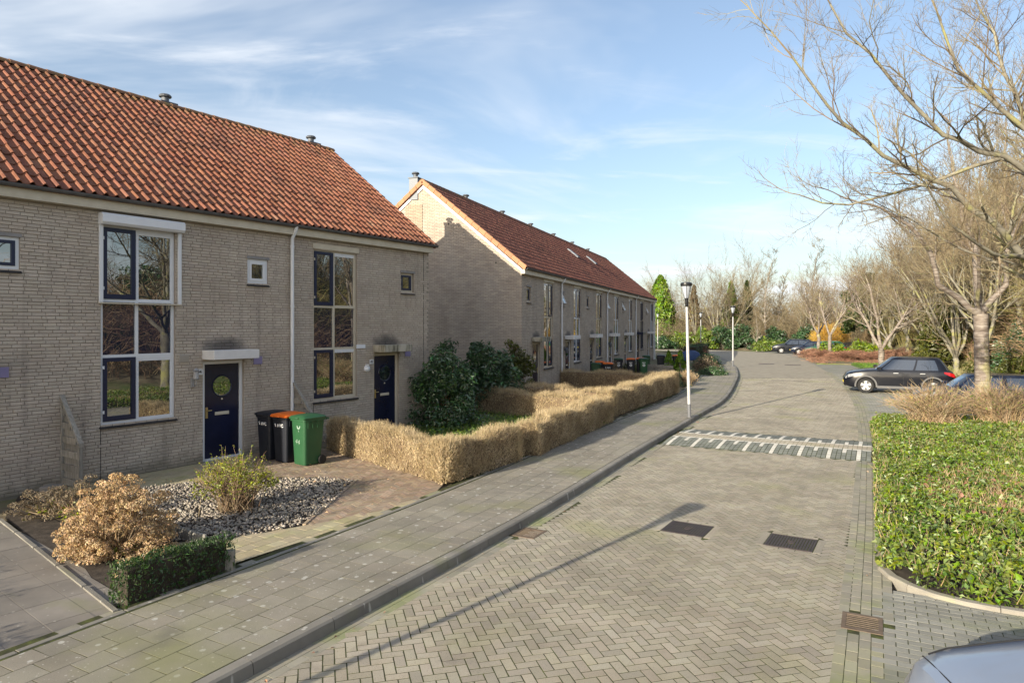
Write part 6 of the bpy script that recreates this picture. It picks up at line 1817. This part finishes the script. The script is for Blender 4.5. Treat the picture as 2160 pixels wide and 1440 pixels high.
# cherries by the bays farther along the road
for k, (x, y, h, sp, sd_, lab, cl) in enumerate([(24.9,46.0,8.2,3.6,111,'forked cherry tree with pale trunk behind the black SUV',.20),
      (29.6,63.5,7.6,3.4,112,'cherry tree with the right one of two thin trunks on the shrub island',.30), (30.3,67.5,7.6,3.2,113,'cherry tree with the left one of two thin trunks on the shrub island',.32)]):
    S = forest_tree(sd_, h, sp, dict(kids=[11,8,6], rmin=.007), trunk_r=.20 if k == 0 else .17, forks=4, clear=cl)
    base = np.array([x, y, hz(x, y)]); S = [(p+base, q) for p, q in S]
    finish('cherry_tree', lab, base, S, (m_cherry, m_twig_n), 'cherry trees on the right')
# far wood: a few grown forms, planted as separate trees
forms = []
for sd_, h, sp, cl, mats in [(201,11,3.0,.22,(m_bark,m_twig_far)),(202,13,2.4,.18,(m_birch,m_twig_far)),(203,9,3.4,.18,(m_bark,m_twig_far)),(204,12,3.2,.15,(m_bark,m_twig_n)),(205,10,2.2,.2,(m_birch,m_twig_far)),(206,8,3.6,.10,(m_bark,m_twig_n))]:
    S = leader_tree(sd_, h, sp, .15) if sd_ in (202, 205) else forest_tree(sd_, h, sp, dict(kids=[12,9,6], rmin=.010, wob=.10+.02*(sd_%3)), trunk_r=.15, forks=4+sd_%3, clear=cl)
    forms.append(tree_mesh(S, np.zeros(3), mats))
wood = [ # x, y, form, scale, label
 (27.5,92.5,0,1.0,'broad bare tree left of the farthest lamps'), (30.3,95,2,1.05,'olive bare tree with a short pale trunk above the ivy hedge'),
 (25.2,94,3,.9,'bare brown tree beside the bright cypress'), (34.8,94,1,1.0,'tall slim birch with white stems beyond the far cars'),
 (37.5,97,4,1.0,'slender bare birch right of the tall one'), (39.0,91,5,.95,'low spreading bare tree behind the far cars'),
 (33.0,99,0,1.05,'grey bare tree rising behind the ivy hedge'), (42.5,96,2,1.0,'bare tree above the yellow shrub'),
 (46,92,3,.95,'bare tree behind the pair of thin trunks'), (44,84,5,.9,'olive twiggy tree right of the yellow shrub'),
 (49,86,0,.9,'bare tree on the bank behind the shrub island'), (52,78,1,.9,'pale stemmed tree on the bank'),
 (25.0,36.0,2,1.0,'bare tree at the bank foot just left of the cherry trunk'),
 (26.6,38.5,3,1.0,'dense bare tree behind the cherry trunk'),
 (28.0,37.6,0,1.1,'tall bare tree at the right edge of the bank'),
 (27.0,41.5,5,1.1,'lichen covered bare tree right of the SUV'),
 (29.5,42.0,2,1.1,'tangled bare tree behind the cherry crown'),
 (31.6,44.0,0,1.2,'tallest bare tree high on the bank'),
 (29.3,46.5,3,.9,'twiggy tree on the bank over the SUV tail'),
 (32.6,48.0,4,1.15,'pale slender stem high on the bank'),
 (35.6,49.0,1,1.15,'tall slim tree on the bank at the right edge'),
 (31.2,51.0,5,1.1,'low spreading tree at the back of the lawn'),
 (34.6,54.0,0,1.05,'bare tree on the bank right of the forked cherry'),
 (38.2,55.0,3,1.25,'large bare tree on the bank top'),
 (41.0,57.0,2,1.3,'wide bare tree on the bank top at the right'),
 (33.6,58.0,2,1.0,'bare tree behind the forked cherry'),
 (37.6,61.0,3,1.0,'bare tree on the bank between the cherries'),
 (36.0,65.0,5,1.1,'tangled tree left of the forked cherry'),
 (41.6,66.0,0,1.1,'tall bare tree behind the bank brambles'),
 (46.6,67.0,1,1.5,'tall birch on the bank beyond the brambles'),
 (40.0,71.0,2,1.1,'bare tree right of the shrub island'),
 (44.6,74.0,3,1.2,'bare tree far back on the bank'),
 (36.8,69.5,0,1.0,'bare tree behind the laurels of the island'),
 (29,21,3,1.0,'tree on the bank outside the right edge, seen in the windows'),
 (24,17,2,1.0,'spreading tree beyond the bed seen in the window panes'), (25,11,0,1.0,'tall bare tree opposite the white framed window'),
 (21.5,7,4,1.0,'pale bare tree opposite the left house'), (23,2,3,1.0,'bare tree opposite the left end of the terrace'), (27,13.5,1,1.0,'slim birch opposite the terrace, behind the spreading tree'),
 (20.2,13.8,1,.85,'thin birch at the foot of the bank facing the doors'), (52,100,0,1.1,'far bare tree at the right of the wood'), (57,88,3,1.1,'far bare tree on the bank top'),
 (21.5,101,2,1.1,'far bare tree behind the cypress'), (36,104,3,1.15,'far tall bare tree in the middle of the wood'), (46,105,1,1.15,'far tall birch over the wood'),
 (31,86.5,4,.55,'young thin tree before the ivy hedge')]
for i, (x, y, f_, sc, lab) in enumerate(wood):
    t = put('bare_tree', None, label=lab, cat='tree', group='bare trees of the wood', loc=(x, y, hz(x, y)-.05), rz=random.uniform(0, 6.28)); t.scale = (sc, sc, sc*random.uniform(.92,1.08))
    for nm, me in zip(('trunk', 'crown'), forms[f_]):
        if me: put(nm, me, t)

# ------------------------------------------------------------------ conifers and evergreen masses
def conifer(name, label, c, h, r, n, leaf, seed, size=.22, group=None, droop=.25, cat='tree', shape=.85):
    rg = np.random.default_rng(seed); t = put(name, None, label=label, cat=cat, loc=c, group=group)
    G().lathe([(.05*r+.04,-.1),(.04*r+.03,h*.3),(.01,h*.97)], 8).put('trunk', m_bark, t)
    nb = int(n/26); f = rg.uniform(0,1,nb)**.75; th = rg.uniform(0,2*math.pi,nb); ext = r*(1-f)**shape*rg.uniform(.70,1.08,nb)+.05
    parts = []
    i = np.repeat(np.arange(nb), 26); u = rg.uniform(.45,1.0,len(i))
    rad = ext[i]*u; a = th[i]+rg.normal(0,.10,len(i))*(1.2-u*.4)
    z = h*(.04+.94*f[i])+ext[i]*(.35*u-droop*u*u)+rg.normal(0,.05*r,len(i))
    P = np.c_[np.cos(a)*rad, np.sin(a)*rad, np.maximum(z,.03)]
    nn = np.c_[np.cos(a), np.sin(a), np.full(len(i),.7)]
    V, F = leaves_geo(P, nn, size, rg, .45, .5); put('crown', npmesh('crown', V, F, leaf), t)
    return t
m_dkcon = M('dark_conifer_leaf', [(.025,.045,.012),(.05,.085,.02),(.10,.115,.03)], scale=.6, isl=.35, hue=.03, trans=.15)
conifer('cypress_tree', 'bright yellow green cypress beyond the far row', (21.6,99.5,0), 10.2, 3.1, 20000, m_cyp, 301, .42, shape=.62)
conifer('fir_tree', 'pointed green fir between the bare trees above the ivy hedge', (31.6,98.5,0), 9.3, 2.0, 8000, m_cyp, 302, .40)
conifer('fir_tree', 'brownish narrow conifer left of the pointed fir', (26.4,99,0), 9.0, 1.6, 5000, M('brown_conifer_leaf', [(.12,.075,.03),(.20,.125,.05)], scale=1, isl=.3, hue=.02, trans=.15), 303, .36)
conifer('fir_tree', 'dark pointed fir right of the green one', (34.4,100,0), 9.6, 1.8, 7000, m_dkcon, 304, .36)
conifer('thuja_bush', 'small bright green cone shrub, left of the pair', (10.05,43.8,0), 1.35, .42, 2600, m_thuja, 305, .09, cat='shrub', group='cone shrubs before the far row')
conifer('thuja_bush', 'small bright green cone shrub, right and nearer of the pair', (10.25,41.6,0), 1.45, .50, 3000, m_thuja, 306, .09, cat='shrub', group='cone shrubs before the far row')
def big_ever(label, c, rad, n, leaf, seed, size=.26, clumps=70, name='evergreen_tree', cat='tree'):
    return shrub(name, label, cat, c, rad, n, size, leaf, seed, stemmat=m_bark, clumps=clumps, stems=4)
big_ever('tall dark pine mass behind the cherry crown', (40.8,60.0,hz(40.8,60)), (3.2,3.0,11.0), 10000, m_dkcon, 311, .30, 80)
big_ever('dark pine crown among the bare trees on the bank', (38.6,75,hz(38.6,75)+1.5), (2.2,2.0,6.8), 4500, m_dkcon, 312, .32, 50)
big_ever('ivy covered trunk mass seen over the SUV', (28.2,44.5,hz(28.2,44.5)), (1.8,1.6,4.6), 5000, m_olive, 313, .24, 60)
big_ever('evergreen thicket opposite the left house, seen in the panes', (22.5,10.5,hz(22.5,10.5)), (2.2,2.6,2.4), 5000, m_dkleaf, 314, .20, 60, 'evergreen_bush', 'shrub')
big_ever('evergreen thicket opposite the end house, seen in the panes', (25.5,19,hz(25.5,19)), (2.2,2.6,2.4), 5000, m_dkleaf, 315, .20, 60, 'evergreen_bush', 'shrub')
# ivy hedge and shrubs closing the far end of the road
for k, (x, y, rx, rz_, m_, lab) in enumerate([
   (23.0,91.5,2.0,2.2,m_ivy,'round green bush left of the third lamp'), (25.6,90.8,1.5,2.9,m_ivy,'yellow green ivy bush behind the third lamp'),
   (28.2,91.2,2.1,3.1,m_dkleaf,'dark ivy mass left of the second lamp head'), (31.4,90.6,2.2,3.4,m_dkleaf,'tall dark ivy mass right of the second lamp'),
   (34.2,89.2,1.7,2.7,m_dkleaf,'dark evergreen bush beside the far hatchback'), (37.6,87.6,2.0,2.6,m_dkleaf,'dark evergreen bush behind the far cars'),
   (31.6,83.4,2.1,1.0,m_ivy,'low green bush on the corner before the far cars'), (21.0,93.5,1.6,2.0,m_olive,'olive bush below the cypress'), (19.6,90,1.8,1.5,m_dkleaf,'low dark bush at the end of the far row')]):
    big_ever(lab, (x, y, 0), (rx, rx*.8, rz_), 3600, m_, 330+k, .24, 55, 'evergreen_bush', 'shrub')
# shrubs of the far gardens
for k, (x, y, rx, rz_, m_, sz, lab) in enumerate([
   (8.2,33.8,.55,.55,m_dkleaf,.07,'low dark shrub between the hedge and the bins'), (12.6,44.6,1.0,.8,m_hyd2,.09,'greyish shrub mound behind the cone shrubs'),
   (13.7,48.0,1.1,.7,m_dkleaf,.10,'dark low shrub beside the far pavement'), (12.2,41.3,.8,.45,m_dkleaf,.08,'low clipped green shrub at the pavement edge'),
   (14.9,52.2,.9,.8,m_dkleaf,.10,'round dark shrub before the long hedge'), (9.3,36.6,.6,.55,m_drytw,.07,'tufted tan shrub at the end of the blond hedge'),
   (7.3,42.6,.8,.6,m_olive,.08,'yellowish low shrub in front of the trio of bins'), (5.3,36.6,.8,.9,m_hyd2,.08,'grey twiggy shrub under the third tall window'),
   (17.6,66.0,1.6,1.55,m_redtw,.10,'dark reddish dome shrub behind the long hedge')]):
    shrub('garden_shrub', lab, 'shrub', (x, y, 0), (rx, rx, rz_), 2200, sz, m_, 360+k, clumps=40, group='shrubs of the far gardens')
twig_bush('ornamental_grass', 'spiky pale grass tuft beside the nearest lamp', 'grass tuft', (8.6,33.6,0), (.55,.55,.75), 260, m_drytw, 371, rr=.006)
pl = put('wooden_planter', None, label='grey wooden planter screen among the far bins', cat='planter', loc=far_pt(16.6, 3.1), rz=A2+R(70))
for k in range(12): G().box(-.9+k*.15, -.9+k*.15+.135, -.012, .012, 0, .55+.05*random.random()).put('plank', m_stake, pl)
G().box(-.92,.92,.014,.05,.12,.20).box(-.92,.92,.014,.05,.40,.48).put('rail', m_stake, pl)
m_tarp = M('blue_tarp', [(.02,.045,.13),(.04,.08,.20)], scale=5, rough=.5, bump=.6, bscale=8)
cv = put('covered_bicycle', None, label='bicycle under a dark blue cover by the long hedge', cat='bicycle', loc=(14.0,53.6,0), rz=R(20))
g = G(); loft(g, [[(x*1.0, y, z) for x, y in rr(.85*f_, .30*f2, .12)] for z, f_, f2 in ((.25,1,1),(.6,.97,.9),(.85,.85,.6),(1.0,.5,.35),(1.05,.2,.15))]); g.put('cover', m_tarp, cv, smooth=True)
for x in (-.55,.55): G().lathe([(.28,-.02),(.33,-.02),(.33,.02),(.28,.02),(.28,-.02)], 18, (x,0,.33), 'y').put('wheel', m_rubber, cv)

# ------------------------------------------------------------------ brambles and thickets of the bank
def thicket(name, label, poly, n, h, mat, seed, r=.010, leanv=.6, cat='thicket', zf=None):
    """arching stems rooted all over a patch of the bank"""
    rg = np.random.default_rng(seed); P = np.array(poly); lo, hi = P.min(0), P.max(0)
    q = np.stack([rg.uniform(lo[0],hi[0],n*4), rg.uniform(lo[1],hi[1],n*4)], 1); q = q[poly_in(q, poly)][:n]; n = len(q)
    z = height(q[:,0].reshape(1,-1), q[:,1].reshape(1,-1)).ravel()
    clump = .55+.45*np.sin(q[:,0]*.9+seed)*np.cos(q[:,1]*.8)+.25*np.sin(q[:,0]*2.3)
    L_ = h*np.clip(clump, .25, 1.3)*rg.uniform(.6,1.25,n)
    b = np.c_[q, z-.02]; ln = rg.normal(0,leanv,(n,2))
    m1 = b+np.c_[ln*.35*L_[:,None], L_*.62]; m2 = b+np.c_[ln*.85*L_[:,None], L_*.95]; m3 = b+np.c_[ln*1.35*L_[:,None]+rg.normal(0,.15,(n,2)), L_*rg.uniform(.75,1.1,n)]
    k = rg.integers(0,n,2*n); s0 = m1[k]+(m2[k]-m1[k])*rg.uniform(0,1,(2*n,1)); s1 = s0+rg.normal(0,.28,(2*n,3))*L_[k][:,None]*.6+np.array([0,0,.12])
    V, F = tubes_geo(np.vstack([b,m1,m2,s0]), np.vstack([m1,m2,m3,s1]), np.r_[np.full(n,r),np.full(n,r*.8),np.full(n,r*.6),np.full(2*n,r*.55)], np.r_[np.full(n,r*.8),np.full(n,r*.6),np.full(n,r*.35),np.full(2*n,r*.3)], 3)
    o = put(name, None, label=label, cat=cat, kind='stuff'); put('stems', npmesh('stems', V, F, mat), o); return o
def bankpoly(y0, y1, o0, o1):
    a, _ = RE.at(np.linspace(rs(y0), rs(y1), 12), o0); b_, _ = RE.at(np.linspace(rs(y0), rs(y1), 12), o1); return [tuple(p) for p in a]+[tuple(p) for p in b_[::-1]]
m_olivetw = M('olive_twig', [(.13,.11,.04),(.21,.185,.07),(.29,.26,.11)], scale=.5, isl=.28, hue=.02, rough=.9)
thicket('bramble_thicket', 'brown bramble thicket on the bank behind the parked cars', bankpoly(16,46,8.2,17), 13000, 1.9, m_brown, 401, .011)
thicket('bramble_thicket', 'reddish brown bramble thicket on the bank behind the lawn', bankpoly(46,68,10.5,18), 6500, 2.2, m_redtw, 402, .016)
thicket('bramble_thicket', 'brown thicket opposite the terrace, seen in the panes', bankpoly(-2,18,8,17), 4500, 2.0, m_brown, 403, .014)
thicket('twig_undergrowth', 'pale brown undergrowth filling the far wood', [(20,93),(30,92),(38,89),(44,84),(50,74),(58,74),(60,104),(20,108)], 9000, 4.4, m_twig_far, 404, .022)
thicket('far_woodland', 'brown mass of far woodland closing the view', [(5,112),(60,106),(95,70),(120,90),(110,150),(0,150)], 11000, 7.5, m_twig_far, 406, .045, .35, 'woodland')
thicket('bank_undergrowth', 'tall olive tangle of twigs on top of the bank', bankpoly(20,72,9.5,16), 12000, 3.9, m_olivetw, 407, .011, .45)
thicket('bank_undergrowth', 'high brown tangle of twigs closing the bank behind', bankpoly(20,74,13,26), 11000, 5.6, m_twig_far, 409, .015, .35)
thicket('dry_grass', 'pale dry grass at the foot of the bank', bankpoly(18,60,6.6,11.5), 11000, .38, M('dry_grass_blade', [(.25,.23,.10),(.38,.33,.17)], scale=.5, isl=.3, hue=.03, rough=.9), 405, .007, .9, 'grass')
leaf_field('bank_ivy', 'green weeds and ivy low on the bank', bankpoly(18,60,7.0,12.0), 9000, lambda q, rg: height(q[:,0].reshape(1,-1), q[:,1].reshape(1,-1)).ravel()+rg.uniform(0,.25,len(q))*(np.sin(q[:,0]*.8)*np.cos(q[:,1]*.6) > -.2), .10, m_ivy, 443)
for k, (x, y, rx, rz_, m_, lab) in enumerate([(26.3,37.6,1.3,2.4,m_olive,'olive leaved bush on the bank right of the SUV roof'), (25.3,34.2,1.1,2.4,m_dkleaf,'dark green bush on the bank left of the cherry trunk'),
   (24.6,33.0,1.0,1.3,m_olive,'low olive bush just behind the SUV tail'), (33.5,48.5,1.4,2.2,m_olive,'olive bush behind the bright grass'), (31.6,44.0,1.1,1.8,m_dkleaf,'dark green bush at the back of the lawn'), (21.9,29.8,1.0,1.6,m_olive,'olive bush on the bank behind the dark blue car')]):
    shrub('bank_shrub', lab, 'shrub', (x, y, hz(x, y)-.05), (rx, rx, rz_), 2600, .13, m_, 380+k, clumps=55, stemmat=m_brown, group='bushes of the bank')
# yellow and brown shrubs and the island by the road
twig_bush('dogwood_shrub', 'orange yellow twiggy shrub behind the far cars', 'shrub', (37.4,80.5,0), (2.3,2.0,3.1), 1500, M('yellow_twig', [(.36,.20,.035),(.48,.31,.07)], scale=1, isl=.25, hue=.02), 411, rr=.02)
twig_bush('dogwood_shrub', 'tan twiggy shrub right of the orange yellow one', 'shrub', (41.5,77.0,0), (2.4,2.0,3.0), 1400, m_drytw, 412, rr=.02)
for k, (x, y, rx, hh, sd_) in enumerate([(28.6,59.0,1.6,.75,421),(30.6,57.6,1.5,.75,422),(32.6,56.6,1.4,.8,423),(28.4,62.4,1.4,.75,424),(30.6,61.0,1.6,.8,425),(33.2,60.2,1.6,.85,426),(28.9,65.6,1.3,.8,427)]):
    twig_bush('barberry_shrub', ['reddish brown low shrub at the road tip of the island','reddish brown low shrub, near side of the island','reddish brown low shrub at the lawn end of the island','reddish brown low shrub on the road side of the island','reddish brown low shrub in the middle of the island','reddish brown low shrub behind the island trunks','reddish brown low shrub beside the green car'][k], 'shrub', (x, y, 0), (rx,rx,hh), 700, m_redtw, sd_, rr=.014, group='reddish shrubs of the island')
m_laurel = M('laurel_leaf', [(.12,.19,.015),(.24,.32,.03)], scale=2, isl=.35, hue=.03, trans=.3)
for k, (x, y, rx, hh) in enumerate([(30.2,64.6,1.3,1.3),(32.4,63.4,1.3,1.55),(34.4,63.6,1.2,1.2)]):
    shrub('laurel_shrub', ['yellow green spotted laurel at the foot of the two trunks','taller yellow green laurel right of the two trunks','small yellow green laurel at the back of the island'][k], 'shrub', (x, y, 0), (rx,rx,hh), 1500, .22, m_laurel, 431+k, clumps=30, group='laurels of the island')
lawn_poly = bankpoly(44.5,54,3.0,10.5)
G().prism(lawn_poly, -.3, .012, 'z').put('lawn', M('lawn_soil', [(.06,.12,.015),(.10,.17,.025)], scale=2, rough=.95), None, kind='structure')
leaf_field('lawn_grass', 'short bright green grass patch behind the SUV', lawn_poly, 9000, lambda q, rg: .02+rg.uniform(0,.05,len(q)), .07, m_grass, 441, cat='grass', bl=9000, mat2=m_grass)
leaf_field('bay_planting', 'small brown planted corner left of the SUV nose', bankpoly(36.2,38.4,.7,2.6), 1200, lambda q, rg: rg.uniform(-.12,.14,len(q)), .09, m_redtw, 442, bl=600, mat2=m_ivy)
isl_poly = bankpoly(54.5,67,.6,8.5)
G().prism(isl_poly, -.3, -.03, 'z').put('island_soil', m_ground, None, kind='structure')
rgi = np.random.default_rng(99)
thicket('low_undergrowth', 'low reddish twigs covering the island by the road', isl_poly, 4200, .55, m_redtw, 408, .014, .7)

# ------------------------------------------------------------------ litter
def kerb_strip(s0, s1, o0, o1):
    a, _ = KE.at(np.linspace(s0, s1, 40), o0); b_, _ = KE.at(np.linspace(s0, s1, 40), o1); return [tuple(p) for p in a]+[tuple(p) for p in b_[::-1]]
leaf_field('fallen_leaves', 'few brown fallen leaves lying along the gutter', kerb_strip(ks(5), ks(24), .02, .30), 260, lambda q, rg: np.full(len(q), ROAD_Z+.008), .045, m_redtw, 451, cat='fallen leaves', jit=.25)
leaf_field('gravel_litter', 'few dry leaves lying among the pebbles and on the brick path', [(-7,12.2),(-4.7,9.4),(-3,10.2),(-1.5,12.2),(-4,15.6),(-5.5,14.5)], 160, lambda q, rg: np.full(len(q), .035), .04, m_hyd, 452, cat='fallen leaves', jit=.3)
def edge_strip(s0, s1, o0, o1):
    a, _ = RE.at(np.linspace(s0, s1, 30), o0); b_, _ = RE.at(np.linspace(s0, s1, 30), o1); return [tuple(p) for p in a]+[tuple(p) for p in b_[::-1]]
leaf_field('bed_edge_litter', 'dry leaf bits along the edge of the planted bed', edge_strip(s_b0-.3, s_b1, .12, .42), 420, lambda q, rg: np.full(len(q), ROAD_Z+.008), .035, m_drytw, 453, cat='fallen leaves', jit=.25)
